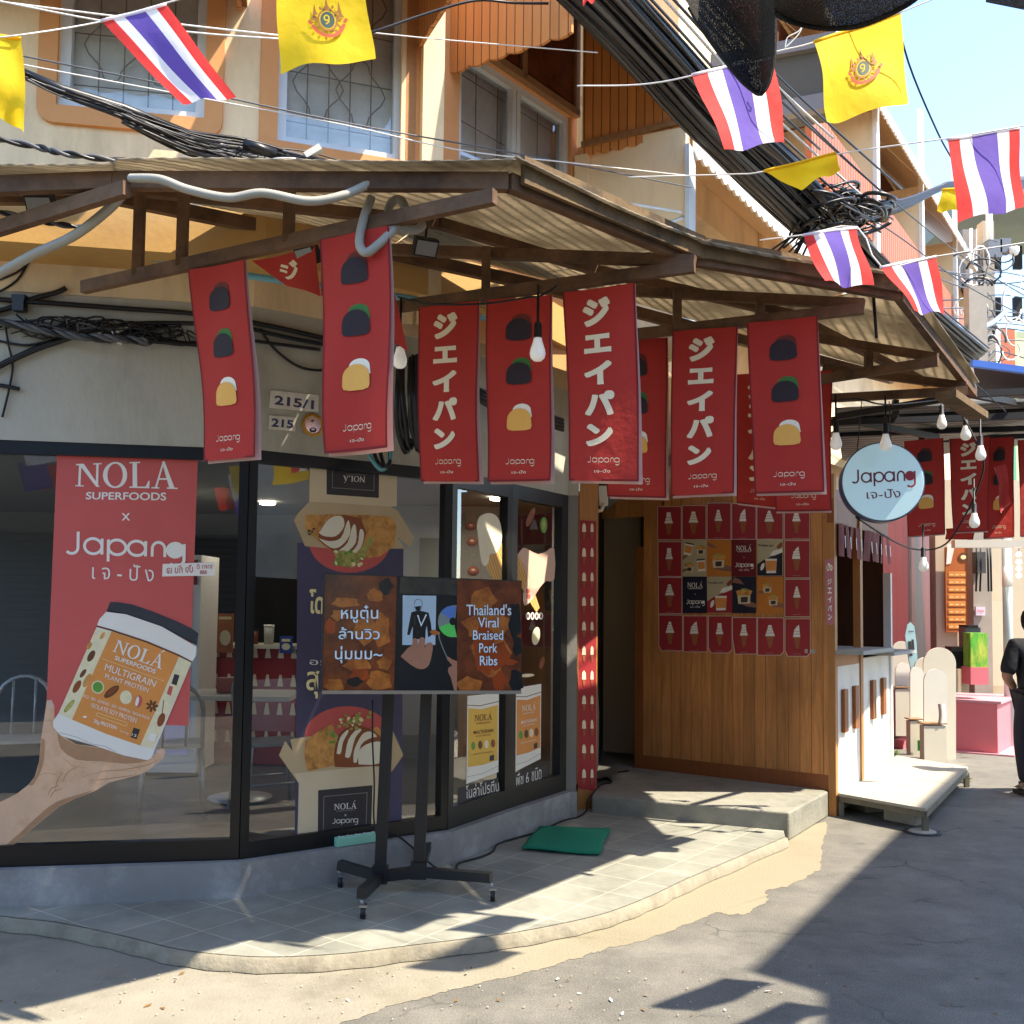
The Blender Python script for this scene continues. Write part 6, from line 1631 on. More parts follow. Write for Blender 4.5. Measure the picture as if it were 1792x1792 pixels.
b = MB(); a, e = P(1640, 1200, BD + .1), P(1980, 1200, BD + .1); b.box(((a.x + e.x) / 2, BD + .2, 1.7), (e.x - a.x, .2, 3.4), mat('stall_beige', 'c9b89c', .7, .06, 2)); b.build('wall', end)
b = MB(); fbox(b, 1656, 958, 1700, 1106, BD, .03, M_ORM); b.build('price_board', end); pbd = end.children[-1]
Mb_ = lambda x, y, l: P(x, y, BD - .003 - .0008 * l)
pr = Print(Mb_, 1)
for k in range(8):
    y = 1003 + k * 13
    pr.rect((1660, y - 3, 1690, y + 6), C_ORG)
    for j in range(3): pr.rect((1662 + j * 10, y + 2, 1668 + j * 10, y + 3.4), C_LTY)
pr.disc(1686, 975, 9, 8, C_BRN, 16); pr.disc(1686, 975, 5, 4, C_LTY, 10); pr.shape([(1658, 952), (1672, 950), (1664, 986), (1656, 988)], C_WHT); pr.build('print', pbd)
for x0, x1, y0, m, nm in ((1700, 1706, 945, M_WHITE, 'frame'),): b = MB(); fbox(b, x0, y0, x1, 1200, BD - .02, .05, m); b.build(nm, end)
b = MB(); fbox(b, 1734, 1052, 1762, 1200, BD - .02, .05, mat('stall_door', 'd8c4a6', .6, .05, 3)); b.build('door', end)
# concrete post with meter
pt_ = thing('utility_post', P(1716, 1260, 13.2), 'grey concrete post carrying an electricity meter beside the price board', 'post')
b = MB(); fbox(b, 1707, 500, 1727, 1275, 13.2, .16, mat('post_concrete', 'a2988a', .8, .1, 8)); b.build('post', pt_)
b = MB(); fbox(b, 1710, 966, 1725, 1003, 13.05, .14, mat('meter_grey', '4a4744', .4, .2, 12)); b.build('meter', pt_)
b = MB()
for x in (1709, 1716, 1728, 1733): b.tube([P(x, 955, 13.08), P(x + 1, 985, 13.05), P(x + (2 if x > 1720 else -1), 1035, 13.08)], .012, M_CABLE, 6)
b.build('conduit', pt_)
b = MB(); fbox(b, 1708, 1062, 1724, 1077, 13.16, .03, mat('paper_notice', 'd9c9d4', .7, .04, 5)); b.build('notice', pt_); pr = Print(lambda x, y, l: P(x, y, 13.155 - .001 * l), 1); pr.text('ห้ามจอด', (1710, 1066, 1722, 1071), C_RED, .02); pr.build('lettering', pt_)
b = MB(); p = P(1767, 1290, 12.6); b.tube([V((p.x, p.y, 0)), V((p.x, p.y, 2.75))], .055, mat('pole_white', 'b9c4c2', .5, .08, 6), 12); b.tube([V((p.x, p.y, 1.95)), V((p.x, p.y, 2.2))], .058, M_WHITE, 12); tag(b.build('pole'), 'pale round pole with a white sleeve in front of the stall door', 'pole')
b = MB(); b.bar(P(1668, 952, 12), P(1800, 952, 12), .1, .09, mat('tube_white', 'cfc6b6', .5, .05, 5)); tag(b.build('canopy_tube'), 'white square tube under the far red banners', 'tube')
pc = thing('pink_counter', P(1710, 1290, 12.2), 'pink painted serving counter of the far stall', 'counter')
CNx = [P(1655, 1287, 12.2), P(1746, 1284, 11.9), P(1780, 1262, 12.9)]
for p in CNx: p.z = 0
b = MB(); b.prism([up(p, .02) for p in (CNx[0], CNx[1], CNx[2], CNx[0] + V((.3, 1, 0)))], (0, 0, .56), M_PINKC); b.build('body', pc)
b = MB(); b.prism([up(p + V((0, -.0, 0)), .582) for p in (CNx[0], CNx[1] + V((.03, -.03, 0)), CNx[2] + V((.03, 0, 0)), CNx[0] + V((.3, 1, 0)))], (0, 0, .03), M_PINKW); b.build('top', pc)
b = MB(); b.prism([up(p, .0) for p in (CNx[0] + V((0, -.12, 0)), CNx[1] + V((.12, -.14, 0)), CNx[2] + V((.2, 0, 0)), CNx[0] + V((.3, 1, 0)))], (0, 0, .018), M_PINKW); b.build('plinth', pc)
gb = thing('menu_box', P(1716, 1185, 12.1), 'bright green and yellow printed menu box on the pink counter', 'menu box')
b = MB(); fbox(b, 1699, 1108, 1728, 1168, 12.15, .2, mat('grass_print', '5fae3a', .5, .5, 5, stain='d9d75a', stain_amt=.8, stain_scale=3, stretch=(4, 4, 1))); b.build('box', gb)
b = MB(); fbox(b, 1699, 1168, 1730, 1198, 12.13, .25, M_PINKC); b.build('base', gb)
dp = thing('drink_dispenser', P(1695, 1180, 12.4), 'dark drink dispenser with a smoked tank on the pink counter', 'dispenser')
b = MB(); fbox(b, 1666, 1132, 1692, 1170, 12.4, .2, mat('dispenser_dark', '1e1b1e', .4, .2, 8)); b.build('base', dp); b = MB(); fbox(b, 1691, 1098, 1716, 1140, 12.45, .2, mat('smoked_tank', '6c6c70', .2, .15, 6)); b.build('tank', dp); b = MB(); fbox(b, 1693, 1094, 1712, 1099, 12.43, .24, MATS['dispenser_dark']); b.build('lid', dp); b = MB(); p = P(1690, 1150, 12.35); b.tube([p + V((0, 0, .12)), p, p + V((.03, 0, -.06))], .03, MATS['dispenser_dark'], 8); b.build('tap', dp)
# white arched display stands
M_STW = mat('stand_cream', 'd9d2bf', .6, .05, 3); M_STW2 = mat('stand_white', 'e6e2d6', .6, .04, 3)
def arch_board(mb, x0, x1, yt, yb, D, th, m, tilt=0):
    w_ = (x1 - x0) / 2; pts = [(x0, yb), (x1, yb)] + [((x0 + x1) / 2 + w_ * math.cos(R(t)), yt + w_ * 1.0 - w_ * math.sin(R(t))) for t in range(0, 181, 12)]
    mb.prism([P(x, y, D + tilt * (yb - y) / 100) for x, y in pts][::-1], (0, th, 0), m)
GS = 'arched white display stands in the lane'
def stand(lab, big, small, D, ysh):
    r_ = thing('display_stand', P((big[0] + big[1]) / 2, big[3], D), lab, 'display stand', GS)
    b = MB(); arch_board(b, *big, D + .3, .02, M_STW); b.build('back_board', r_)
    b = MB(); arch_board(b, *small, D, .02, M_STW2); b.build('front_board', r_)
    x0, x1 = small[0], small[1]
    a, e = P(x0, ysh, D - .16), P(x1, ysh, D - .16); b = MB(); b.prism([a, e, e + V((0, .17, 0)), a + V((0, .17, 0))], (0, 0, .012), mat('stand_shelf', '8a6a4a', .6, .1, 6)); b.build('shelf', r_)
    b = MB(); a, e = P(x0, ysh + 2, D - .15), P(x1, small[3], D - .15); b.box(((a.x + e.x) / 2, D - .09, (a.z + e.z) / 2), (e.x - a.x, .12, a.z - e.z), M_STW); b.build('front_panel', r_)
    return r_
s1 = stand('nearest arched white display stand with a curled paper on its shelf', (1616, 1673, 1133, 1334), (1617, 1658, 1171, 1334), 11.2, 1268)
b = MB(); b.grid(lambda u, v: P(1641 + 13 * u + 2 * math.sin(3 * v), 1232 + 34 * v, 11.05 - .02 * math.sin(4 * u)), 5, 5, M_PPR); tag(b.build('curled_paper'), 'curled paper standing on the shelf of the nearest display stand', 'paper')
stand('white arched display stand partly behind the nearest one, with a green tag', (1600, 1640, 1150, 1325), (1593, 1616, 1167, 1322), 11.5, 1260)
b = MB(); fbox(b, 1607, 1296, 1614, 1314, 11.3, .02, mat('green_tag', '3fae4a', .5, .05, 5)); tag(b.build('green_tag'), 'small green tag low on the second display stand', 'tag')
stand('cream arched display stand leaning before the red shutters', (1560, 1598, 1122, 1288), (1567, 1597, 1160, 1288), 12.4, 1204)
sb = thing('board_sign', P(1594, 1190, 11.9), 'pale blue surfboard shaped sign leaning on the cream stand', 'sign')
b = MB(); b.prism([P(x, y, 11.9) for x, y in [(1594, 1089), (1600, 1096), (1604, 1125), (1606, 1160), (1603, 1186), (1597, 1186), (1588, 1140), (1584, 1112), (1588, 1094)]][::-1], (0, .02, 0), mat('sign_aqua', 'a9cdd4', .5, .04, 4)); b.build('board', sb)
pr = Print(lambda x, y, l: P(x, y, 11.897 - .001 * l), 1); pr.rect(((1589, 1122), (1594, 1122), (1597, 1148), (1592, 1148)), C_LBLK); pr.rect(((1595, 1119), (1599, 1119), (1601, 1143), (1597, 1143)), C_LBLK); pr.rect((1590, 1104, 1599, 1105.5), C_LBLK); pr.rect((1597, 1168, 1601, 1172), C_LBLK); pr.build('print', sb)
wl_ = thing('low_curb', P(1600, 1300, 12), 'low pink and cement edging by the display stands', 'edging'); b = MB(); p = Z(1572, 1310, 0); p2 = Z(1600, 1303, 0); b.bar(p + V((0, 0, .05)), p2 + V((0, 0, .05)), .12, .1, M_PINKC); b.build('edge', wl_)

# far canopy over the lane
M_TIN = striped('far_tin_sheet', '8b8a85', '5b5a57', (0, 1, 0), .12, .2, .5, .6, grain=.08, sine=True); M_BLKS = mat('black_steel', '1c1b1d', .6, .1, 6)
fc = thing('far_canopy', P(1640, 740, 8.5), 'dark steel framed tin canopy over the lane with a blue rimmed roof edge', 'canopy')
ca = [P(1462, 718, 7.6), P(1884, 698, 7.6), P(1876, 769, 10.8), P(1475, 815, 10.6)]
b = MB(); b.prism(ca, (0, 0, .02), M_TIN); b.build('roof_sheet', fc)
def fbeam(p, q, w_=.045, nm='beam'): b = MB(); b.bar(P(*p), P(*q), w_, w_, M_BLKS); b.build(nm, fc)
for p, q in (((1450, 740, 7.6), (1850, 726, 7.6)), ((1455, 735, 7.9), (1860, 712, 7.9)), ((1462, 730, 7.4), (1700, 690, 7.0)), ((1455, 760, 8.6), (1860, 748, 8.6)), ((1700, 690, 7.0), (1850, 720, 8.4)), ((1700, 690, 7.0), (1850, 682, 7.0)), ((1470, 778, 9.4), (1860, 760, 9.4)), ((1500, 738, 7.6), (1640, 765, 8.6))): fbeam(p, q)
for x, y0, y1, D in ((1567, 700, 738, 7.6), (1613, 735, 772, 8.6), (1500, 720, 742, 7.6)): fbeam((x, y0, D), (x, y1, D), .04, 'strut')
br_ = [P(1703, 636, 8.0), P(1880, 660, 8.0), P(1880, 702, 8.0), P(1712, 690, 8.0)]
b = MB(); b.prism([P(1703, 640, 8.0), P(1880, 664, 8.0), P(1880, 705, 8.6), P(1712, 693, 8.6)], (0, 0, .02), mat('roof_brown', '4a332e', .6, .1, 4)); b.build('side_roof', fc)
b = MB(); b.bar(P(1700, 636, 7.97), P(1880, 660, 7.97), .05, .05, mat('roof_blue', '4a72c4', .4, .05, 4)); b.build('blue_rim', fc)

# person walking away
def skin_body(name, pts, edges, radii, m, root, parent=None, sub=2):
    me = bpy.data.meshes.new(name); me.from_pydata([tuple(p) for p in pts], edges, []); me.materials.append(m)
    o = bpy.data.objects.new(name, me); COL.objects.link(o)
    if parent: adopt(o, parent)
    md = o.modifiers.new('skin', 'SKIN')
    for i, r_ in enumerate(radii): o.data.skin_vertices[0].data[i].radius = (r_, r_) if not hasattr(r_, '__len__') else r_
    o.data.skin_vertices[0].data[root].use_root = True; md.use_smooth_shade = True
    s = o.modifiers.new('sub', 'SUBSURF'); s.levels = s.render_levels = sub
    return o
M_CLO = mat('black_clothes', '1d1d22', .85, .3, 9, .9, 16); M_SKINP = mat('person_skin', '9c7258', .6, .06, 10); M_HAIR = mat('person_hair', '141215', .6, .3, 40)
M_TROU = mat('dark_trousers', '22202a', .85, .3, 9, .9, 14); M_SHOE = mat('grey_shoe', '8a8578', .7, .1, 14); M_SOLE = mat('shoe_sole', '2c2a2a', .7, .1, 14)
pf = Z(1788, 1392, 0)
person = thing('person', pf, 'person in black shirt and dark trousers walking away at the right edge', 'person')
def pp(x, y, z): return pf + V((x + .12, y, z))
H_ = .96
J = dict(pel=(0.03, 0, .86), sp=(0.03, .0, 1.05), ch=(0.03, .02, 1.26), nk=(0.03, .03, 1.4), hd0=(0.03, .04, 1.47), hd1=(.03, .06, 1.56), sl=(-.15, .02, 1.33), el=(-.25, -.02, 1.06), wl=(-.12, .12, .96), hl=(-.08, .2, .97), sr=(.21, .02, 1.33), er=(.29, 0, 1.06), wr=(.24, .12, .88), hr=(.23, .16, .8), hpl=(-.06, 0, .84), kl=(-.07, .05, .46), al=(-.08, -.04, .1), tl=(-.08, .12, .05), hpr=(.12, 0, .84), kr=(.13, .18, .48), ar=(.13, .28, .12), tr=(.13, .42, .06))
ks = list(J); ix = {k: i for i, k in enumerate(ks)}
rad = dict(pel=(.15, .11), sp=(.14, .1), ch=(.155, .105), nk=.055, hd0=.07, hd1=.06, sl=.07, el=.05, wl=.036, hl=.03, sr=.07, er=.05, wr=.036, hr=.03, hpl=.1, kl=.068, al=.042, tl=.03, hpr=.1, kr=.068, ar=.042, tr=.03)
ed = [('pel', 'sp'), ('sp', 'ch'), ('ch', 'nk'), ('nk', 'hd0'), ('hd0', 'hd1'), ('ch', 'sl'), ('sl', 'el'), ('el', 'wl'), ('wl', 'hl'), ('ch', 'sr'), ('sr', 'er'), ('er', 'wr'), ('wr', 'hr'), ('pel', 'hpl'), ('hpl', 'kl'), ('kl', 'al'), ('al', 'tl'), ('pel', 'hpr'), ('hpr', 'kr'), ('kr', 'ar'), ('ar', 'tr')]
skin_body('body', [pp(*J[k]) for k in ks], [(ix[a], ix[b]) for a, b in ed], [rad[k] for k in ks], M_SKINP, 0, person)
cl_r = dict(rad); 
tk = ['pel', 'sp', 'ch', 'nk', 'sl', 'el', 'sr', 'er']; ti = {k: i for i, k in enumerate(tk)}
skin_body('shirt', [pp(*(J[k] if k != 'pel' else (.03, 0, .8))) for k in tk], [(ti[a], ti[b]) for a, b in ed if a in ti and b in ti], [(.185, .14), (.165, .125), (.185, .13), .062, .092, .072, .092, .072], M_CLO, 0, person)
tk2 = ['pel', 'hpl', 'kl', 'al', 'hpr', 'kr', 'ar']; ti = {k: i for i, k in enumerate(tk2)}
skin_body('trousers', [pp(*J[k]) for k in tk2], [(ti[a], ti[b]) for a, b in ed if a in ti and b in ti], [(.165, .13), .118, .092, .078, .118, .092, .078], M_TROU, 0, person)
b = MB(); hc = pp(.03, .05, 1.56); b.lathe([(.004, .125), (.05, .115), (.083, .085), (.097, .04), (.098, 0), (.09, -.05), (.07, -.085), (.03, -.1)], hc, M_HAIR, 20); b.build('hair', person)
for k in ('l', 'r'):
    t, a_ = pp(*J['t' + k]), pp(*J['a' + k]); b = MB(); d = V((0, 1, 0)); base_ = V((a_.x, a_.y - .05, t.z - .035 if k == 'l' else t.z - .03))
    b.grid(lambda u, v: base_ + V((.05 * math.cos(R(360 * u)) * (1 - .25 * v * v), .26 * v + .0, 0)) + V((0, 0, max(0, .035 + .05 * math.sin(R(180 * min(1, v * 1.1))) * (.6 + .4 * math.sin(R(360 * u)))))), 14, 8, M_SHOE); b.prism([base_ + V((sx * .048, y, -.014)) for sx, y in ((-1, 0), (1, 0), (1, .24), (-1, .24))], (0, 0, .035), M_SOLE); b.build('shoe', person)

# ================================================================ row houses down the lane
M_TERRA = striped('terracotta_corrugated', 'b86a48', '6e3822', tuple(SD), .1, .28, .6, .7, grain=.08, sine=False)
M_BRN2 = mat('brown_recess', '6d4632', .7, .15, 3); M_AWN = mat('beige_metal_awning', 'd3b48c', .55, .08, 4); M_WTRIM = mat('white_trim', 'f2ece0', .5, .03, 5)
def rq(s, z, o=0): return up(E0 + SD * s + SN * o, z)
def rbox(mb, s0, s1, z0, z1, o0, o1, m): mb.hexa([rq(s0, z0, o0), rq(s1, z0, o0), rq(s1, z0, o1), rq(s0, z0, o1), rq(s0, z1, o0), rq(s1, z1, o0), rq(s1, z1, o1), rq(s0, z1, o1)], m)
def scal_strip(mb, s0, s1, z, o, n, h, m):
    lo = scallop(rq(s0, z, o), rq(s1, z, o), 0, n, .035); mb.prism(lo + [rq(s1, z + h, o), rq(s0, z + h, o)], SN * .02, m)
GH = 'cream row houses with terracotta balconies'
U0, UL = 4.45, 2.43
for k, lab in enumerate(('nearest cream row house with a terracotta corrugated balcony down the lane', 'middle cream row house with a terracotta balcony', 'farther cream row house with a terracotta balcony', 'farthest cream row house against the grey block')):
    s0 = U0 + k * UL; s1 = s0 + UL
    r_ = thing('row_house', rq(s0, 0, -1), lab, 'house', GH)
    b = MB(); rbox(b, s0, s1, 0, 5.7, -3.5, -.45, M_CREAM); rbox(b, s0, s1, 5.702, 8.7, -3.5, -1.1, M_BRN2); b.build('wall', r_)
    b = MB(); rbox(b, s1 - .1, s1, 5.702, 7.25, -1.098, .0, M_CREAM); rbox(b, s1 - .06, s1 + .0, 4.85, 5.698, -.448, .0, M_CREAM); b.build('fin_wall', r_)
    b = MB(); rbox(b, s1 - .1, s1 + .03, 4.85, 8.3, .002, .05, M_WTRIM); b.build('drain_pipe', r_)
    b = MB(); rbox(b, s0 + .05, s1 - .12, 5.75, 6.38, -.06, 0, M_TERRA); b.build('balcony_panel', r_)
    b = MB(); b.prism([rq(s0 + .02, 8.75, -1.1), rq(s1 - .02, 8.75, -1.1), rq(s1 - .02, 7.25, .12), rq(s0 + .02, 7.25, .12)], SN * .02 + V((0, 0, .02)), M_AWN); scal_strip(b, s0 + .02, s1 - .02, 7.17, .125, 22, .1, M_WTRIM); b.build('awning', r_)
    b = MB(); rbox(b, s0, s1, 8.702, 9.0, -3.5, -1.0, M_CREAM); b.build('parapet', r_)
    b = MB(); rbox(b, s0 + .5, s1 - .6, 5.9, 7.1, -1.099, -1.05, M_MAROON); b.build('balcony_door', r_)
# lower sunlit eave running along the houses
ev_ = thing('lower_eave', rq(3, 4.8), 'long scalloped tin eave above the side street windows', 'eave')
b = MB(); b.prism([rq(1.65, 5.5, -1.0), rq(12, 5.5, -1.0), rq(12, 4.9, .02), rq(1.65, 4.9, .02)], (0, 0, .02), M_AWN); b.build('sheet', ev_)
b = MB(); scal_strip(b, 1.65, 12, 4.8, .025, 84, .1, M_WTRIM); b.build('rim', ev_)
# house between: plain wall with dark louvred box
mid = thing('middle_house', rq(3.6, 0, -1), 'plain cream house behind the cable bundle with a dark grey mesh box', 'house')
b = MB(); rbox(b, 2.6, 4.445, 4.9, 9.2, -4, -.5, M_CREAM); b.build('wall', mid)
b = MB(); rbox(b, 2.6, 4.4, 7.0, 8.2, -.498, -.45, M_TERRA); b.build('cladding', mid)
M_MESH = mat('mesh_grey', '4a4c4a', .6, .15, 90, .5, 200); M_GF = mat('grey_frame', '6a6c72', .5, .08, 5)
c1, c2 = P(1192, 150, 8.9), P(1458, 120, 8.4)
b = MB(); q = [P(1190, 128, 8.8), P(1462, 78, 8.2), P(1462, 172, 8.2), P(1190, 222, 8.8)]; b.prism(q, (.1, .4, 0), M_MESH); b.build('mesh_box', mid); bxm = mid.children[-1]
b = MB(); b.bar(P(1188, 122, 8.78), P(1464, 70, 8.18), .1, .11, M_GF); b.bar(P(1188, 225, 8.78), P(1464, 176, 8.18), .1, .13, M_GF); b.bar(P(1463, 66, 8.17), P(1463, 182, 8.17), .06, .06, M_GF, V((0, 1, 0))); b.build('frame', bxm)
# far buildings closing the lane
gy = thing('grey_block', P(1705, 700, 19), 'unpainted grey concrete block at the end of the row houses', 'building')
b = MB(); a, e = P(1688, 640, 20), P(1722, 640, 20); b.box(((a.x + e.x) / 2, 21, 4.6), (e.x - a.x, 2, 9.2), mat('raw_concrete', '8a7d74', .8, .12, 1.5, stain='6a5d55', stain_amt=.5)); b.build('wall', gy)
b = MB()
for x in (1699, 1711): b.tube([P(x, 660, 19.9), P(x, 400, 19.9)], .03, M_WTRIM, 6)
b.build('drain_pipe', gy)
yb = thing('yellow_building', P(1770, 700, 24), 'pale yellow building with green trim and deep roof closing the lane', 'building')
b = MB(); a, e = P(1722, 640, 26), P(1900, 640, 26); b.box(((a.x + e.x) / 2, 27, 4.4), (e.x - a.x, 2, 8.8), mat('pale_yellow', 'd9cf9c', .7, .08, 1.5)); b.build('wall', yb)
b = MB(); a, e = P(1700, 385, 24.5), P(1920, 340, 24.5); b.box(((a.x + e.x) / 2, 26, (a.z + e.z) / 2 + .3), (e.x - a.x, 4, .5), mat('roof_greygreen', '7b8076', .6, .08, 2)); b.build('roof', yb)
b = MB(); a = P(1756, 400, 25.7); b.box((a.x, 25.85, 4.4), (.45, .3, 8.6), mat('trim_green', '6fae86', .6, .06, 3)); b.build('pilaster', yb)
b = MB()
for x in (1738, 1775, 1800):
    for y in (430, 520): b = MB(); fbox(b, x, y, x + 14, y + 40, 25.9, .1, M_DARK); b.build('window', yb)
up_ = thing('power_pole', P(1730, 700, 15.5), 'weathered concrete power pole with equipment boxes at the end of the lane', 'power pole')
b = MB(); a = P(1729, 700, 15.5); b.box((a.x, a.y, 3.8), (.17, .2, 7.6), mat('post_concrete', 'a2988a', .8, .1, 8)); b.build('pole', up_)
b = MB(); p = P(1732, 430, 15.2); b.tube([V((p.x, p.y, p.z - .2)), V((p.x, p.y, p.z + 1.2))], .05, M_WTRIM, 8); b.build('riser_pipe', up_)
for x, y, s_ in ((1738, 437, .2), (1756, 432, .16)):
    b = MB(); b.box(P(x, y, 15.1), (s_, .15, s_ * 1.35), M_GF); b.build('equipment_box', up_)
b = MB(); p = P(1775, 440, 15); b.lathe([(.07, .06), (.07, 0), (.05, -.05), (.0, -.07)], p, M_WHITE, 14); b.bar(p + V((0, 0, .05)), P(1745, 425, 15.2), .03, .03, M_WHITE); b.build('camera', up_)
orange_b = thing('orange_hoarding', P(1762, 650, 18), 'orange and white hoarding glimpsed above the blue roof edge', 'hoarding')
b = MB(); fbox(b, 1752, 575, 1776, 660, 18, .1, mat('hoarding_orange', 'c26a48', .6, .08, 3)); fbox(b, 1736, 575, 1751, 660, 18, .1, M_WHITE); b.build('panel', orange_b)

ls = thing('lit_bulb_string', P(1784, 990, 12.3), 'short vertical string of small lit globe lights by the pale pole', 'light string')
for y in (970, 983, 995, 1007): b = MB(); p = P(1783, y, 12.3); b.lathe([(.001, .03), (.02, .022), (.03, 0), (.02, -.022), (.001, -.03)], p, mat('lit_globe', 'fff4d6', .4, 0, emit=6), 12); b.build('globe', ls)
b = MB(); b.tube([P(1783, 955, 12.3), P(1783, 1012, 12.3)], .005, M_CABLE, 5); b.build('cord', ls)

# bits of litter and grit on the ground
b = MB(); gr = random.Random(11); M_GRIT = mat('grit', 'a79f8c', .9, .3, 20); M_DLEAF = mat('dry_leaf', '7a5a30', .8, .3, 20)
for k in range(170):
    x, y = gr.uniform(0, 1500), gr.uniform(1600, 1785)
    p = Z(x, y, .005)
    if y < 1690 - .0 * x and x < 1350: p = Z(x, gr.uniform(1690, 1785), .006)
    s_ = gr.uniform(.002, .006); b.lathe([(s_ * .5, 0), (s_, s_ * .4), (s_ * .4, s_ * .9)], p, M_GRIT if k % 6 else M_DLEAF, 5, V((gr.uniform(-.3, .3), gr.uniform(-.3, .3), 1)), False)
for k in range(26):
    p = Z(gr.uniform(200, 1750), gr.uniform(1700, 1788), .007); a = gr.uniform(0, 6.28); L = gr.uniform(.008, .022); d = V((math.cos(a), math.sin(a), .1)) * L; n = V((-d.y, d.x, .004)) * .4
    b.face([p - d, p + n, p + d, p - n], M_DLEAF if k % 3 else M_WHITE)
tag(b.build('litter'), 'grit, dry leaf bits and paper scraps scattered on the asphalt and apron', kind='stuff')

# more clutter inside the shop
for lab, (x0, y0, x1, y1), D, c in (('small food poster on the pale wall behind the cafe table', (379, 1074, 409, 1142), 8.6, 'b06a3a'), ('blue card standing on the red counter', (489, 1113, 512, 1143), 8.75, '2f4a9a')):
    r_ = thing('small_poster', P(x0, y1, D), lab, 'poster'); b = MB(); fbox(b, x0, y0, x1, y1, D, .01, mat('poster_' + c, c, .6, .3, 9)); b.build('sheet', r_)
    pr = Print(lambda x, y, l: P(x, y, D - .003 - .001 * l), 1); pr.disc((x0 + x1) / 2, y0 + (y1 - y0) * .62, (x1 - x0) * .32, (y1 - y0) * .2, C_CRM, 16); pr.rect((x0 + 4, y0 + 5, x1 - 4, y0 + 10), C_LTY); pr.build('print', r_)
for k, (x, w_, h_, c, lab) in enumerate(((548, 34, 46, 'c9c6bd', 'white lidded bucket on the red counter behind the screen'), (470, 18, 34, '9a9c98', 'grey canister on the red counter'), (445, 14, 26, '6a3a2a', 'brown jar on the red counter'), (360, 22, 20, 'b89a6a', 'kraft box on the left end of the red counter'))):
    r_ = thing('container', P(x, 1143, 8.85), lab, 'container', 'containers on the inside counter'); p = P(x, 1143, 8.95); rr_ = w_ / 1800 * 8.95 / 2; hh = h_ / 1800 * 8.95; p.z = ZF + 1.012
    b = MB(); b.lathe([(rr_ * .9, 0), (rr_, hh * .9)], p, mat('cont_' + c, c, .5, .08, 6), 16); b.build('body', r_); b = MB(); b.lathe([(rr_ * 1.04, hh * .9), (rr_ * 1.04, hh)], p, M_WHITE if k < 2 else M_DARK, 16); b.build('lid', r_)
# ================================================================ flags
def cloth_mat(name, c): return mat(name, c, .75, .05, 8, .5, 14, transl=.42)
F_RED = cloth_mat('flag_red', 'dc3a36'); F_WHT = cloth_mat('flag_white', 'f0eef0'); F_BLU = cloth_mat('flag_blue', '6a54b0'); F_YEL = cloth_mat('flag_yellow', 'f2cd1c')
M_EMB = mat('emblem_brown', '96611c', .7, .15, 40); M_EMB2 = mat('emblem_red', 'b04a22', .7, .1, 30); M_EMB3 = mat('emblem_dark', '3f4a40', .7, .2, 30)
GT = 'striped flags on the bunting strings'; GY = 'yellow flags on the bunting strings'
def flag(label, TL, TR, BR, BL, D, stripes, grp, wav=.012, seed=0, emblem=None, Dr=None, hem=True):
    Dr = Dr or D
    a, b_, c, d = P(*TL, D), P(*TR, Dr), P(*BR, Dr), P(*BL, D)
    nn = (b_ - a).cross(d - a).normalized()
    if nn.y > 0: nn = -nn
    ph = seed * 1.3
    sx = (b_ - a)
    def Mf_(u, v, l=0):
        p = (a * (1 - u) + b_ * u) * (1 - v) + (d * (1 - u) + c * u) * v
        return p + nn * (wav * (math.sin(7 * u + 2.5 * v + ph) + .6 * math.sin(5 * v - 4 * u + 2 * ph)) * (.25 + .75 * v) + l * .0008) + sx * (.02 * math.sin(6 * v + ph) * v) + V((0, 0, -.008 * math.sin(9 * u + ph) * v))
    r_ = thing('flag', (a + b_) / 2, label, 'flag', grp)
    mb = MB(); nv = 14
    u0 = 0
    tot = sum(s[1] for s in stripes)
    for m, wd in stripes:
        u1 = u0 + wd / tot; nu = max(2, int(14 * wd / tot))
        mb.grid(lambda x, y: Mf_(u0 + (u1 - u0) * x, y), nu, nv, m); u0 = u1
    mb.build('cloth', r_)
    mb = MB(); mb.tube([Mf_(t / 8, .012) for t in range(9)], .007, stripes[0][0] if len(stripes) == 1 else F_WHT, 6); mb.build('sleeve', r_)
    if emblem:
        cx, cy, k = emblem
        pr = Print(lambda x, y, l: Mf_(cx + x * k, cy + y * k, 3 + 2.5 * l), 1, 3)
        pr.shape([(-.09, -.5), (0, -1.25), (.09, -.5)], M_EMB); pr.shape([(-.3, -.42), (0, -.8), (.3, -.42)], M_EMB)
        for s in (-1, 1): pr.shape([(s * .52, -.3), (s * .62, -.85), (s * .74, -.28)], M_EMB); pr.shape([(s * .44, -.1), (s * .66, -.36), (s * .84, -.08)], M_EMB)
        pr.disc(0, 0, .5, .54, M_EMB, 24); pr.disc(0, 0, .41, .45, F_YEL, 24); pr.disc(0, 0, .35, .4, M_EMB3, 24)
        pr.line(arc(-.03, -.1, .12, .12, 60, 380, 12) + [(.06, .1), (-.1, .2)], .07, F_YEL)
        for t in range(0, 360, 30): pr.disc(.5 * math.cos(R(t)) * 1.25, .54 * math.sin(R(t)) * 1.2, .1, .06, M_EMB, 8, t)
        pr.line(arc(0, -.05, .82, .85, 20, 160, 12), .16, M_EMB2); pr.line([(-.78, .2), (-.95, .02)], .15, M_EMB2); pr.line([(.78, .2), (.95, .02)], .15, M_EMB2)
        pr.build('emblem', r_)
    return r_
T5 = [(F_RED, 1), (F_WHT, 1), (F_BLU, 1.9), (F_WHT, 1), (F_RED, 1)]
YY = [(F_YEL, 1)]
flag('striped flag blown sideways in front of the left upper window', (176, 36), (290, 6), (410, 170), (318, 180), 3.9, T5, GT, .01, 1)
flag('yellow flag with an emblem in front of the second upper window', (484, -52), (632, -60), (655, 104), (487, 124), 3.9, YY, GY, .016, 2, (.56, .55, .22))
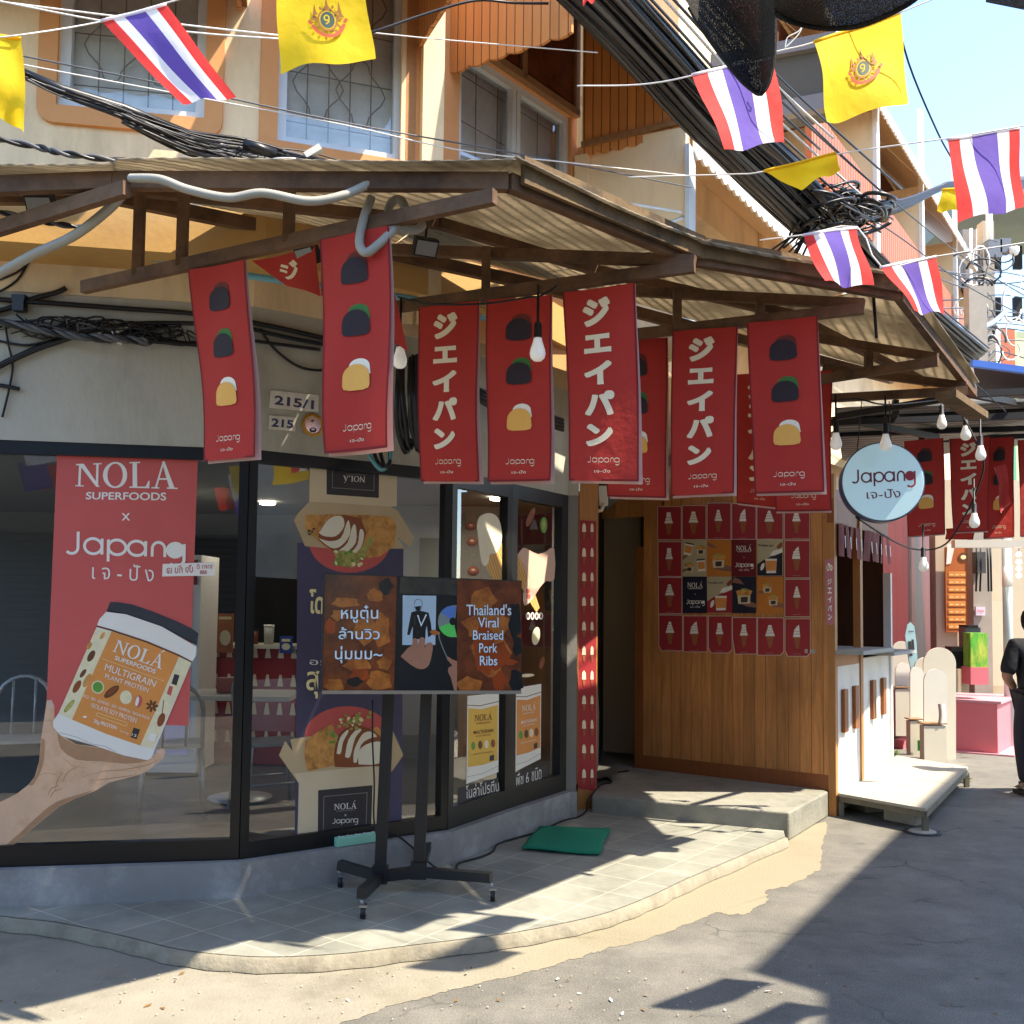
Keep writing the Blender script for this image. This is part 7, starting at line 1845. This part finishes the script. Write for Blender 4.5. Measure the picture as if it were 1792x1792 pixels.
flag('yellow flag corner drooping at the left edge of the photo', (-70, 60), (34, 62), (50, 238), (-40, 170), 3.7, YY, GY, .03, 3)
flag('striped flag partly behind the tip of the black shade net', (1212, 128), (1352, 100), (1374, 246), (1265, 268), 4.1, T5, GT, .016, 4, Dr=4.35)
flag('yellow flag with an emblem against the sky', (1424, 72), (1574, 20), (1588, 182), (1448, 212), 4.1, YY, GY, .022, 5, (.5, .5, .21), Dr=4.35)
flag('yellow flag folded over its string by the cable bundle', (1336, 300), (1462, 268), (1472, 296), (1400, 330), 4.4, YY, GY, .02, 6)
flag('large striped flag at the right against sky and balconies', (1658, 242), (1784, 222), (1796, 364), (1682, 386), 4.0, T5, GT, .014, 7, Dr=4.25)
flag('striped flag hanging over the right canopy edge, left of a smaller one', (1406, 410), (1500, 396), (1526, 500), (1442, 496), 4.4, T5, GT, .016, 8, Dr=4.66)
flag('smallest striped flag at the far corner of the canopy', (1542, 466), (1637, 448), (1653, 548), (1598, 548), 4.42, T5, GT, .014, 9, Dr=4.66)
flag('small yellow flag peeping out behind the large striped flag', (1648, 332), (1690, 328), (1692, 370), (1640, 368), 5.4, YY, GY, .01, 10)
flag('scrap of a striped flag at the top edge over the cable bundle', (1018, -40), (1050, -44), (1040, 2), (1020, 8), 4.6, [(F_RED, 1)], GT, .01, 11)
flag('striped flag just beyond the right edge of the photo, its shadow on the asphalt', (2140, 330), (2270, 300), (2285, 430), (2160, 452), 3.65, T5, GT, .012, 12, Dr=3.95)
flag('yellow flag farther right on the same string, its shadow on the asphalt', (2300, 330), (2430, 300), (2440, 440), (2315, 460), 3.4, YY, GY, .014, 13, Dr=3.7)
# ================================================================ strings, wires and cables
M_STR = mat('string_white', 'd9d6cf', .6, .05, 8); M_WIRE = mat('wire_grey', '55565a', .5, .1, 8); M_CB = mat('cable_black2', '17171b', .38, .2, 12)
GS_ = 'bunting strings across the lane'
wire('bunting_string', 'white bunting string holding the two flags at the upper left', [(-60, 70, 3.7), (30, 62, 3.7), (176, 38, 3.9), (288, 6, 3.9), (420, -30, 3.9)], .003, M_STR, 'string', GS_)
wire('bunting_string', 'white bunting string with the emblem flag against the sky', [(1010, 150, 4.3), (1120, 148, 4.3), (1212, 132, 4.2), (1352, 92, 4.2), (1424, 74, 4.2), (1574, 22, 4.2), (1700, -30, 4.2)], .003, M_STR, 'string', GS_)
wire('bunting_string', 'white bunting string carrying the folded yellow flag and the large striped flag', [(1100, 310, 4.5), (1280, 305, 4.45), (1336, 300, 4.4), (1462, 270, 4.4), (1660, 242, 4.1), (1792, 220, 4.1), (1880, 205, 4.1)], .003, M_STR, 'string', GS_)
wire('bunting_string', 'white bunting string with the two striped flags over the canopy corner', [(1330, 420, 4.7), (1406, 411, 4.6), (1500, 397, 4.6), (1542, 466, 4.5), (1637, 449, 4.5), (1792, 425, 4.5), (1880, 410, 4.5)], .003, M_STR, 'string', GS_, k=3)
wire('string_loop', 'white string loop knotted beside the emblem flag', [(1374, 84, 4.2), (1378, 66, 4.2), (1396, 56, 4.2), (1403, 48, 4.2), (1396, 62, 4.2), (1374, 84, 4.2)], .0025, M_STR, 'string')
GWI = 'single wires across the lane'
for lab, pts, r_, m in (
    ('grey wire crossing the top of both upper windows', [(-40, -2, 4.4), (150, 22, 4.5), (335, 45, 4.6), (490, 62, 4.7)], .004, M_STR),
    ('grey wire just below the topmost one by the emblem flag', [(-40, -6, 4.4), (180, 37, 4.5), (350, 58, 4.6), (490, 68, 4.7)], .004, M_STR),
    ('long thin wire from the left window to the fin wall', [(-40, 82, 4.4), (300, 150, 4.6), (600, 214, 4.9), (900, 268, 5.4), (1210, 328, 6.2)], .004, M_WIRE),
    ('second long thin wire just under the first, ending over the canopy', [(-40, 98, 4.4), (300, 162, 4.6), (600, 218, 4.9), (800, 262, 5.2), (1000, 285, 5.6), (1210, 308, 6.2)], .003, M_STR),
    ('thin pale wire in front of the bay window awning', [(640, 56, 5), (760, 68, 5.1), (900, 80, 5.2), (1046, 92, 5.3)], .003, M_STR),
    ('thick black wire rising over the bay window awning', [(600, 66, 4.9), (652, 56, 4.9), (740, 26, 5), (830, 1, 5.1), (900, 5, 5.2), (960, 6, 5.2)], .007, M_CB),
    ('dark wire slanting down across the sky past the emblem flag', [(1560, -10, 4.6), (1590, 110, 4.8), (1640, 230, 5.2), (1672, 290, 5.6), (1690, 340, 6)], .005, mat('wire_blue', '2c3c58', .5, .1, 8)),
    ('long diagonal wire from the mesh box to the power pole', [(1350, 140, 6), (1420, 220, 6.6), (1555, 345, 8), (1700, 460, 10), (1850, 550, 12)], .006, M_CB),
    ('diagonal wire low across the row houses', [(1470, 355, 7), (1560, 405, 8), (1700, 505, 10), (1850, 580, 12)], .006, M_CB),
    ('wire hanging straight down from the canopy corner flag', [(1528, 500, 5.0), (1530, 540, 5.0), (1534, 592, 5.0)], .008, M_CB),
    ('thin wire running down over the right canopy sheets', [(1550, 520, 5.2), (1610, 580, 5.8), (1700, 665, 6.6), (1760, 720, 7)], .004, M_CB),
    ('pale round hose sagging between the pole and the row houses', [(1668, 570, 13), (1700, 578, 13.5), (1735, 566, 14), (1760, 545, 14.5)], .035, mat('hose_blue', '8fa9bc', .5, .1, 6)),
    ):
    wire('wire', lab, pts, r_, m, 'wire', GWI)
# the thick black bundle along the side street
cb = thing('cable_bundle', P(1200, 200, 6.4), 'thick bundle of black cables sloping along the side street eave', 'cable bundle')
spine = [(905, -75, 4.9), (1000, 12, 5.3), (1100, 118, 5.9), (1210, 240, 6.6), (1330, 352, 7.5), (1440, 450, 8.6), (1545, 540, 9.8), (1690, 645, 11.5)]
for k in range(66):
    off = 2 + 98 * (k / 65) ** 1.1 + rnd.uniform(-5, 5); ph = rnd.uniform(0, 6); am = rnd.uniform(1, 8)
    pts = []
    for i, (x, y, D) in enumerate(spine):
        taper = 1.0 if i < 5 else (1 - .16 * (i - 4))
        o = off * taper + am * math.sin(i * 1.1 + ph); pts.append((x + o * .72, y - o * .62, D - .05 + .12 * math.sin(k * 2.4) - .0025 * off))
    r_ = rnd.choice((.007, .009, .012, .014, .018, .022)); b = MB(); b.tube([P(*q) for q in sm(pts, 4)], r_, M_CB if k % 7 else M_WIRE, 6); b.build('cable', cb)
for k in range(7):
    off = 105 + 14 * k + rnd.uniform(-4, 4); b = MB(); b.tube([P(x + off * .72, y - off * .62, D - .3) for x, y, D in sm(spine[:6 - k % 2], 4)], .009, (M_CB, M_WIRE, M_STR)[k % 3], 6); b.build('cable', cb)
tg = thing('cable_tangle', P(1480, 370, 8.0), 'wild black knot of coiled cable loops beside the folded yellow flag', 'cable tangle')
for k in range(80):
    cx, cy = rnd.gauss(1472, 36), rnd.gauss(366, 18); rx, ry = rnd.uniform(10, 38), rnd.uniform(6, 18); ro = rnd.uniform(-35, 35); a0 = rnd.uniform(0, 360); n_ = 16; sp_ = rnd.choice((110, 150, 200, 330)); rx *= 1.5 if sp_ < 200 else 1; D = 8 + rnd.uniform(-.5, .3)
    c_, s_ = math.cos(R(ro)), math.sin(R(ro)); pts = []
    for t in range(n_ + 1):
        an = R(a0 + sp_ * t / n_); x, y = rx * math.cos(an), ry * math.sin(an); pts.append(P(cx + x * c_ - y * s_, cy + x * s_ + y * c_, D + .2 * math.sin(an)))
    b = MB(); b.tube(pts, rnd.choice((.007, .011, .016)), M_CB, 5); b.build('cable', tg)
for k in range(9):    # stray ends
    a0 = rnd.uniform(120, 250); x, y = 1440 + rnd.uniform(-20, 20), 385 + rnd.uniform(-15, 25); L = rnd.uniform(40, 95); pts = [(x, y, 8), (x + L * .5 * math.cos(R(a0)), y - L * .3 * math.sin(R(a0)) + 14, 7.9), (x + L * math.cos(R(a0)), y - L * .6 * math.sin(R(a0)) + 40, 7.9)]
    b = MB(); b.tube([P(*q) for q in sm(pts, 5)], .01, M_CB, 5); b.build('cable', tg)
br = thing('branch_cable', P(1600, 345, 8.5), 'sheaf of black cables running from the tangle to the right behind the large striped flag', 'cable bundle')
for k in range(14):
    y0 = 352 + rnd.uniform(-14, 22); b = MB(); b.tube([P(*q) for q in sm([(1440 + rnd.uniform(-20, 20), 385 + rnd.uniform(-10, 20), 8.1), (1500, y0 + 18, 8.1), (1575, 352 + (y0 - 352) * .5 + 6, 8.4), (1640, 331 + (y0 - 352) * .2, 8.8), (1672, 322 + (y0 - 352) * .2, 9), (1800, 316 + k, 10)], 4)], .016, M_CB, 5); b.build('cable', br)
# bundle at the upper left
ub = thing('cable_bundle', P(330, 225, 4.4), 'dark conduit and loose cable bundle tied over the canopy below the upper windows', 'cable bundle')
sp = [(38, 128, 4.0), (110, 158, 4.1), (215, 190, 4.2), (330, 236, 4.4), (440, 262, 4.6), (540, 284, 4.7), (640, 306, 4.8)]
b = MB(); b.tube([P(*q) for q in sp[:4]], .022, M_CB, 10); b.build('conduit', ub)
for k in range(48):
    pts = []
    ph = rnd.uniform(0, 6); am = rnd.uniform(2, 14); of = rnd.uniform(-8, 34); st0 = rnd.choice((0, 0, 1, 2, 3))
    for i, (x, y, D) in enumerate(sp[st0:]): pts.append((x + rnd.uniform(-5, 5), y + of * min(1, .3 + .2 * (i + st0)) + am * math.sin(i * 1.5 + ph) * min(1, .2 * (i + st0)), D + rnd.uniform(-.05, .08)))
    b = MB(); b.tube([P(*q) for q in sm(pts, 4)], rnd.choice((.003, .004, .006, .008)), (M_CB, M_CB, M_WIRE)[k % 3], 5); b.build('cable', ub)
for k in range(34):
    cx, cy = rnd.uniform(300, 610), 0; cy = 236 + (cx - 330) * .23 + rnd.uniform(0, 24); rx, ry = rnd.uniform(8, 30), rnd.uniform(4, 11)
    b = MB(); b.tube([P(cx + rx * math.cos(R(t)), cy + ry * math.sin(R(t)), 4.55 + .05 * math.sin(R(t))) for t in range(0, rnd.choice((150, 240, 330)), 22)], .0035, M_CB if k % 4 else M_STR, 5); b.build('cable', ub)
b = MB(); b.tube([P(428, 252, 4.5), P(448, 258, 4.5), P(482, 270, 4.55)], .025, M_CB, 8); b.build('splice', ub)
lampb = thing('small_fitting', P(548, 268, 4.7), 'small pale fitting on a wire stem above the canopy sheets', 'fitting'); b = MB(); b.bar(P(535, 274, 4.7), P(562, 258, 4.7), .035, .03, M_CONDUIT); b.build('body', lampb); b = MB(); b.tube([P(540, 275, 4.7), P(528, 296, 4.7)], .005, M_CB, 5); b.build('stem', lampb)
# twisted cables, wall cables
def twisted(label, pts, r_, n=2):
    t_ = thing('twisted_cable', P(*pts[len(pts) // 2]), label, 'cable', 'twisted and taped cables on the shop wall'); base = [P(*q) for q in sm(pts, 12)]
    for k in range(n):
        b = MB(); b.tube([p + V((0, math.cos(i * .55 + k * 6.283 / n) * r_ * .9, math.sin(i * .55 + k * 6.283 / n) * r_ * .9)) for i, p in enumerate(base)], r_, M_WIRE if k else M_CB, 6); b.build('strand', t_)
twisted('grey twisted cable crossing below the left upper window', [(-40, 236, 4.4), (60, 256, 4.5), (110, 268, 4.5), (200, 280, 4.6), (330, 294, 4.8), (420, 300, 5)], .009)
twisted('grey twisted cable just above the left canopy edge', [(-40, 296, 4.4), (20, 306, 4.5), (70, 316, 4.5), (130, 330, 4.6)], .009)
twisted('twisted cable behind the left canopy strut', [(-40, 362, 4.9), (40, 380, 4.9), (100, 392, 5), (160, 400, 5.1)], .009)
def Mg(px, py, o=.03):
    n = fnor(F0, F1); q = OP(px, py, up(F1 + n * o, 0), n); q2 = OP(px, py, up(F1 + fnor(F1, F2) * o, 0), fnor(F1, F2))
    return q if px < 420 else q2
def wallcable(label, pts, r_=.012, nm='wall_cable'):
    b = MB(); b.tube([Mg(x, y, .03 + r_) for x, y in sm(pts, 5)], r_, M_CB, 6); return tag(b.build(nm), label, 'cable', 'twisted and taped cables on the shop wall')
wallcable('upper black cable along the grey wall behind the leftmost banner', [(-30, 522), (40, 527), (110, 532), (220, 540), (340, 549), (450, 566), (560, 590), (640, 610), (730, 640)], .014)
wallcable('black cable end sticking up at the far left of the grey wall', [(-20, 548), (20, 538), (60, 522), (98, 512), (116, 504)], .014)
wallcable('middle black cable meeting a white taped joint', [(-30, 560), (60, 570), (140, 585), (190, 574), (240, 566), (340, 566), (420, 572), (500, 590), (600, 610), (700, 640)], .012)
wallcable('lowest cable running to the right from the taped crossing', [(-20, 562), (80, 580), (150, 590), (200, 594), (260, 597), (340, 603), (440, 612)], .013)
wallcable('black cable branch dropping left from the taped crossing', [(-20, 650), (20, 630), (60, 612), (100, 598), (140, 586), (200, 576)], .017)
wallcable('short dark cable stub under the left crossing', [(-20, 672), (10, 676), (34, 681)], .012)
twisted('heavier twisted service cable on the grey wall', [(-40, 555, 5.35), (60, 575, 5.35), (130, 588, 5.36), (200, 592, 5.37), (260, 598, 5.4)], .012, 3)


tp = thing('taped_joint', Mg(205, 585), 'white tape wraps on the black wall cables left of the first banner', 'tape')
for i, (lab, pts, r_) in enumerate((('thin loose cable drooping across the left of the grey wall', [(-30, 590), (40, 604), (90, 596), (130, 588), (180, 598), (240, 590), (320, 578)], .007), ('thin cable hanging down the far left of the grey wall', [(8, 560), (14, 600), (22, 640), (16, 680), (4, 730)], .006),
    ('sagging cable pair behind the leftmost banner', [(200, 575), (260, 590), (330, 600), (400, 592), (470, 600), (560, 612)], .01), ('cable looping under the upper wall cable near the largest bun banner', [(455, 575), (480, 610), (520, 640), (560, 648), (600, 640)], .008), ('slack thin cable over the ochre band at the left', [(-30, 500), (40, 470), (70, 420), (60, 380), (110, 330)], .006), ('slack thin wire from the band down to the wall clamp', [(60, 400), (56, 440), (30, 490), (-20, 520)], .006))): wallcable(lab, pts, r_)
for (x0, y0), (x1, y1) in (((196, 582), (216, 576)), ((218, 574), (230, 570)), ((160, 587), (178, 583)), ((196, 592), (214, 600))):
    b = MB(); b.tube([Mg(x0, y0, .045), Mg(x1, y1, .045)], .014, M_STR, 8); b.build('tape_wrap', tp)
bl = thing('wall_clamp', Mg(35, 528), 'black cable clamp block on the upper wall cable at far left', 'clamp'); b = MB(); b.box(Mg(35, 532, .05), (.06, .05, .08), M_CB); b.box(Mg(35, 522, .05), (.07, .05, .03), M_CB); b.build('block', bl)
wt = thing('wall_tangle', Mg(80, 585), 'messy thin black wires tangled along the cables at the left of the grey wall', 'wiring')
for k in range(36):
    x0 = rnd.uniform(-30, 260); n_ = rnd.randint(4, 6); pts = [(x0 + i * rnd.uniform(24, 46), 566 + .06 * (x0 + i * 30) + rnd.uniform(-20, 24)) for i in range(n_)]
    b = MB(); b.tube([Mg(x, y, .05 + .02 * math.sin(k)) for x, y in sm(pts, 4)], rnd.choice((.003, .0045, .006)), M_CB if k % 5 else M_WIRE, 5); b.build('wire', wt)
# coil of cables behind the banners and hoses
coil = thing('cable_coil', P(715, 700, 5.75), 'dark coil of cables and pipes on the wall behind the bun and kana banners', 'cable coil')
for k in range(18):
    x = 700 + rnd.uniform(-6, 34); b = MB(); b.tube([P(*q) for q in sm([(x, 640 + rnd.uniform(-20, 10), 5.85), (x + rnd.uniform(-6, 6), 690, 5.75), (x + rnd.uniform(-4, 8), 745, 5.8), (x + 12, 780 + rnd.uniform(-6, 12), 5.85), (x + 22, 770, 5.9)], 4)], rnd.choice((.01, .013, .016)), M_CB, 6); b.build('cable', coil)
for k in range(4):
    b = MB(); b.tube([P(730 + 8 * k + 5 * math.sin(k), 640 + 3 * k, 5.9), P(860, 690 + 8 * k, 6.4), P(985, 735 + 6 * k, 7.3)], .014, M_CB, 6); b.build('cable', coil)
for k, m in enumerate((mat('teal_hose', '5f9a9a', .5, .1, 6), M_CB, M_CB)):
    b = MB(); b.tube([P(*q) for q in sm([(640 + 12 * k, 785, 5.95), (652 + 10 * k, 806 + 4 * k, 5.8), (668 + 6 * k, 822 - 4 * k, 5.78), (682, 806, 5.8), (684, 770, 5.9)], 5)], .012, m, 8); b.build('hose', coil)
# conduits: ribbed white hoses, blue pipe
M_HOSE = mat('ribbed_hose', '9d988a', .55, .08, 6, .0)
def hose(label, pts, r_):
    p3 = [P(*q) for q in sm(pts, 26)]
    b = MB(); b.tube(p3, [r_ * (1 + .07 * (i % 2)) for i in range(len(p3))], M_HOSE, 10); return tag(b.build('corrugated_hose'), label, 'hose', 'pale corrugated hoses tied to the canopy')
hose('pale corrugated hose curled in a loop above the largest bun banner', [(650, 345, 3.72), (636, 385, 3.7), (629, 425, 3.68), (640, 442, 3.66), (660, 430, 3.66), (690, 400, 3.68), (708, 368, 3.7), (700, 350, 3.74), (684, 356, 3.76), (680, 380, 3.78), (700, 400, 3.8), (728, 402, 3.85), (740, 394, 3.9)], .016)
hose('pale corrugated hose snaking under the left canopy edge', [(228, 312, 3.55), (280, 314, 3.5), (330, 332, 3.5), (400, 346, 3.5), (460, 338, 3.5), (540, 352, 3.52), (600, 342, 3.55), (645, 322, 3.6)], .015)
hose('pale hose hanging down at the far left', [(-50, 505, 3.9), (0, 478, 3.85), (60, 445, 3.8), (130, 412, 3.75), (190, 366, 3.7), (222, 330, 3.65)], .018)
b = MB(); b.tube([Mg(-40, 408, .2), Mg(150, 432, .2), Mg(310, 458, .2)], .018, mat('pvc_blue', '6fa6b4', .45, .08, 6), 12); b.tube([Mg(232, 444, .2), Mg(272, 451, .2)], .023, MATS['pvc_blue'], 12); b.tube([P(430, 482, 5.2), P(500, 492, 5.3), P(720, 522, 5.7), P(860, 560, 6.2)], .018, MATS['pvc_blue'], 10)
tag(b.build('water_pipe'), 'light blue water pipe along the ochre band', 'pipe')
# flood lamps hanging from the trusses
def flood(px, py, D, label, rz):
    r_ = thing('flood_lamp', P(px, py, D), label, 'flood lamp', 'small black flood lamps on the trusses'); M = Matrix.Rotation(R(rz), 3, 'Z') @ Matrix.Rotation(R(35), 3, 'X'); b = MB(); b.box(P(px, py, D), (.11, .04, .08), M_BLKS, M); b.build('housing', r_); b = MB(); b.box(P(px, py, D) + M @ V((0, -.022, 0)), (.095, .004, .065), mat('lamp_glass', '8a8c8c', .2, .1, 6), M); b.build('lens', r_); b = MB(); b.tube([P(px, py - 6, D), P(px + 3, py - 38, D + .02)], .006, M_BLKS, 6); b.build('bracket', r_)
flood(744, 432, 4.6, 'small black flood lamp under the canopy beside the hose loop', 25); flood(540, 446, 4.3, 'small black flood lamp beside the twisted banner', -35); flood(72, 358, 4.0, 'black clamp lamp on the left canopy strut', 0)
# handrail wire of white metal over the canopy
b = MB(); b.tube([P(918, 322, 5.5), P(1000, 340, 5.8), P(1190, 372, 6.6), P(1196, 380, 6.7), P(1142, 402, 6.5)], .011, M_ALU, 8); tag(b.build('aerial_rod'), 'thin white metal rod bent above the canopy in front of the fin wall', 'rod')
# tangle of thin wires at the power pole
pw = thing('pole_wiring', P(1720, 540, 14), 'messy grey and black wires looping round the far power pole', 'wiring')
for k in range(34):
    x, y = rnd.uniform(1690, 1780), rnd.uniform(440, 620); b = MB(); rx, ry = rnd.uniform(8, 34), rnd.uniform(8, 34); a0 = rnd.uniform(0, 360)
    b.tube([P(x + rx * math.cos(R(a0 + t)), y + ry * math.sin(R(a0 + t)) + .1 * t * .1, 14.5) for t in range(0, 250, 25)], rnd.choice((.008, .012, .016)), (M_WIRE, M_CB, M_STR)[k % 3], 5); b.build('cable', pw)
for k in range(10):
    y = 470 + 16 * k; b = MB(); b.tube([P(*q) for q in sm([(1640, y + rnd.uniform(-20, 10), 13), (1700, y + rnd.uniform(0, 14), 14), (1760, y + rnd.uniform(-8, 14), 15), (1860, y + rnd.uniform(-20, 40), 16)], 4)], .01, (M_WIRE, M_CB)[k % 2], 5); b.build('cable', pw)

# ================================================================ black shade net overhead
def net_mat():
    m = bpy.data.materials.new('shade_net'); m.use_nodes = True; t = m.node_tree; N = t.nodes; L = t.links; b = N['Principled BSDF']; b.inputs['Base Color'].default_value = (.05, .045, .04, 1); b.inputs['Roughness'].default_value = .7
    co = N.new('ShaderNodeTexCoord'); wv = []
    for d, sc in (('X', 95), ('Z', 120)):
        w_ = N.new('ShaderNodeTexWave'); w_.bands_direction = d; w_.inputs['Scale'].default_value = sc; w_.inputs['Distortion'].default_value = .4; L.new(co.outputs['UV'], w_.inputs['Vector']); wv.append(w_)
    nz = N.new('ShaderNodeTexNoise'); nz.inputs['Scale'].default_value = 6; L.new(co.outputs['Object'], nz.inputs['Vector'])
    v = N.new('ShaderNodeTexNoise'); v.inputs['Scale'].default_value = 420; v.inputs['Detail'].default_value = 1; L.new(co.outputs['Object'], v.inputs['Vector'])
    mr = N.new('ShaderNodeMapRange'); mr.inputs[1].default_value = .6; mr.inputs[2].default_value = .75; mr.inputs[4].default_value = .2; L.new(v.outputs[0], mr.inputs[0])
    tr_ = N.new('ShaderNodeBsdfTransparent'); ms = N.new('ShaderNodeMixShader'); L.new(mr.outputs[0], ms.inputs[0]); L.new(b.outputs[0], ms.inputs[1]); L.new(tr_.outputs[0], ms.inputs[2]); L.new(ms.outputs[0], N['Material Output'].inputs['Surface'])
    bp = N.new('ShaderNodeBump'); bp.inputs['Strength'].default_value = .8; bp.inputs['Distance'].default_value = .004; w3 = N.new('ShaderNodeTexWave'); w3.inputs['Scale'].default_value = 70; w3.inputs['Distortion'].default_value = 3; w3.inputs['Detail Scale'].default_value = 4; L.new(co.outputs['Object'], w3.inputs['Vector']); a3 = N.new('ShaderNodeMath'); a3.operation = 'ADD'; L.new(w3.outputs[1], a3.inputs[0]); L.new(v.outputs[0], a3.inputs[1]); L.new(a3.outputs[0], bp.inputs['Height']); L.new(bp.outputs[0], b.inputs['Normal']); b.inputs['Specular IOR Level'].default_value = .08
    return m
M_NET = net_mat()
net = thing('shade_net', P(1400, 20, 2.3), 'black woven shade net sagging into the top of the view with a pointed tip', 'shade net')
b = MB()
left = sm([(1170, -70), (1200, 0), (1236, 60), (1290, 132), (1318, 158), (1328, 164)], 5); rightp = sm([(1357, -70), (1357, 0), (1356, 40), (1354, 100), (1345, 145), (1332, 164)], 5)
n_ = len(left) - 1
b.grid(lambda u, v: (lambda i: P(left[i][0] * (1 - u) + rightp[i][0] * u, left[i][1] * (1 - u) + rightp[i][1] * u, 2.45 + .12 * math.sin(3.0 * u + .5) * (1 - v * .6) - .2 * (1 - v)))(round(v * n_)), 12, n_, M_NET)
bot = sm([(1354, 22), (1375, 34), (1406, 44), (1450, 50), (1500, 46), (1550, 28), (1600, 0), (1640, -40)], 5); nb = len(bot) - 1
b.grid(lambda u, v: (lambda i: P(bot[i][0], bot[i][1] - (1 - v) * (bot[i][1] + 90), 2.3 + .1 * math.sin(5 * u) - .5 * (1 - v)))(round(u * nb)), nb, 6, M_NET)
b.grid(lambda u, v: P(1725 + 90 * u, 4 + 18 * u - (1 - v) * 70, 2.4 - .3 * (1 - v)), 8, 4, M_NET)
b.build('net_cloth', net)
b = MB(); b.tube([P(x, y, 2.46) for x, y in left[6:]] + [P(x, y, 2.45) for x, y in rightp[::-1][:18]], .006, M_NET, 6); b.tube([P(x, y, 2.29 + .1 * math.sin(5 * i / nb)) for i, (x, y) in enumerate(bot)], .006, M_NET, 6); b.build('net_hem', net)
# the net carries on over the lane behind the viewer
b = MB(); b.grid(lambda u, v: V((-5.5 + 5.2 * u, .9 - 2.4 * v, 3.55 + .25 * math.sin(5 * u) * math.sin(4 * v) + .3 * v)), 20, 10, M_NET); b.build('net_roof', net)

# ================================================================ neighbours outside the frame that shade and enclose the lane
nbh = thing('corner_house', (7, 2, 0), 'tall cream house across the lane whose shadow falls on the asphalt', 'building')
HN = 7.0
def shp(px, py): p = Z(px, py, 0); return V((p.x + SUNV.x * HN, p.y + SUNV.y * HN, 0))
fp = [shp(1310, 1700), shp(1650, 1380)]
fp += [fp[1] + V((.5, -1.0, 0)), V((14, 5, 0)), V((14, -6, 0)), V((5.1, -6, 0)), V((5.4, 2.1, 0)), shp(1436, 1738)]
b = MB(); b.prism([up(p, 0) for p in fp[::-1]], (0, 0, HN), mat('facing_wall', 'dad4c6', .75, .08, 1.5, stain='8a8272', stain_amt=.4)); b.build('wall', nbh)
b = MB()
for k in range(4):
    a, e = fp[0], fp[1]; d = fdir(a, e); n = V((-d.y, d.x, 0)); p = a + d * (.6 + 1.25 * k) + n * .02
    for z in (1.2, 3.9): b = MB(); b.prism([up(p, z), up(p + d * .8, z), up(p + d * .8, z + 1.3), up(p, z + 1.3)], n * .03, M_DARK); b.build('window', nbh)
bk = thing('rear_house', (-2, -6, 0), 'shuttered dark shophouse behind the viewer mirrored in the shop windows', 'building')
M_BK = mat('rear_wall', '6f675c', .75, .15, 1.5); b = MB(); b.box((-3.5, -6.5, 2.3), (15, 3, 4.6), M_BK); b.build('wall', bk)
b = MB()
for k in range(5): b.box((-9 + 2.8 * k, -4.97, 1.35), (2.3, .05, 2.6), striped('roller_shutter', '3c3a38', '1c1b1a', (0, 0, 1), .1, .2, .5, .5, grain=.1))
b.build('shutter', bk)
# bunting behind the viewer, seen mirrored in the glass
bs = thing('rear_bunting', (-3, -1, 3.1), 'rows of small flags mirrored at the top of the first shop window', 'bunting')
for r0 in range(4):
    for k in range(9):
        x = -6 + 1.0 * k + rnd.uniform(-.2, .2); y = .6 - .9 * r0; z = 3.15 + .1 * math.sin(k) + rnd.uniform(-.1, .1); m = (F_YEL, F_WHT, F_BLU, F_RED, mat('flag_green', '8fae3a', .75, .05, 8, transl=.4))[(k * 2 + r0) % 5]; b = MB()
        b.grid(lambda u, v: V((x + .28 * u + .08 * v, y + .05 * math.sin(5 * u + k), z - .3 * v * (1 - .2 * u))), 4, 4, m); b.build('pennant', bs)
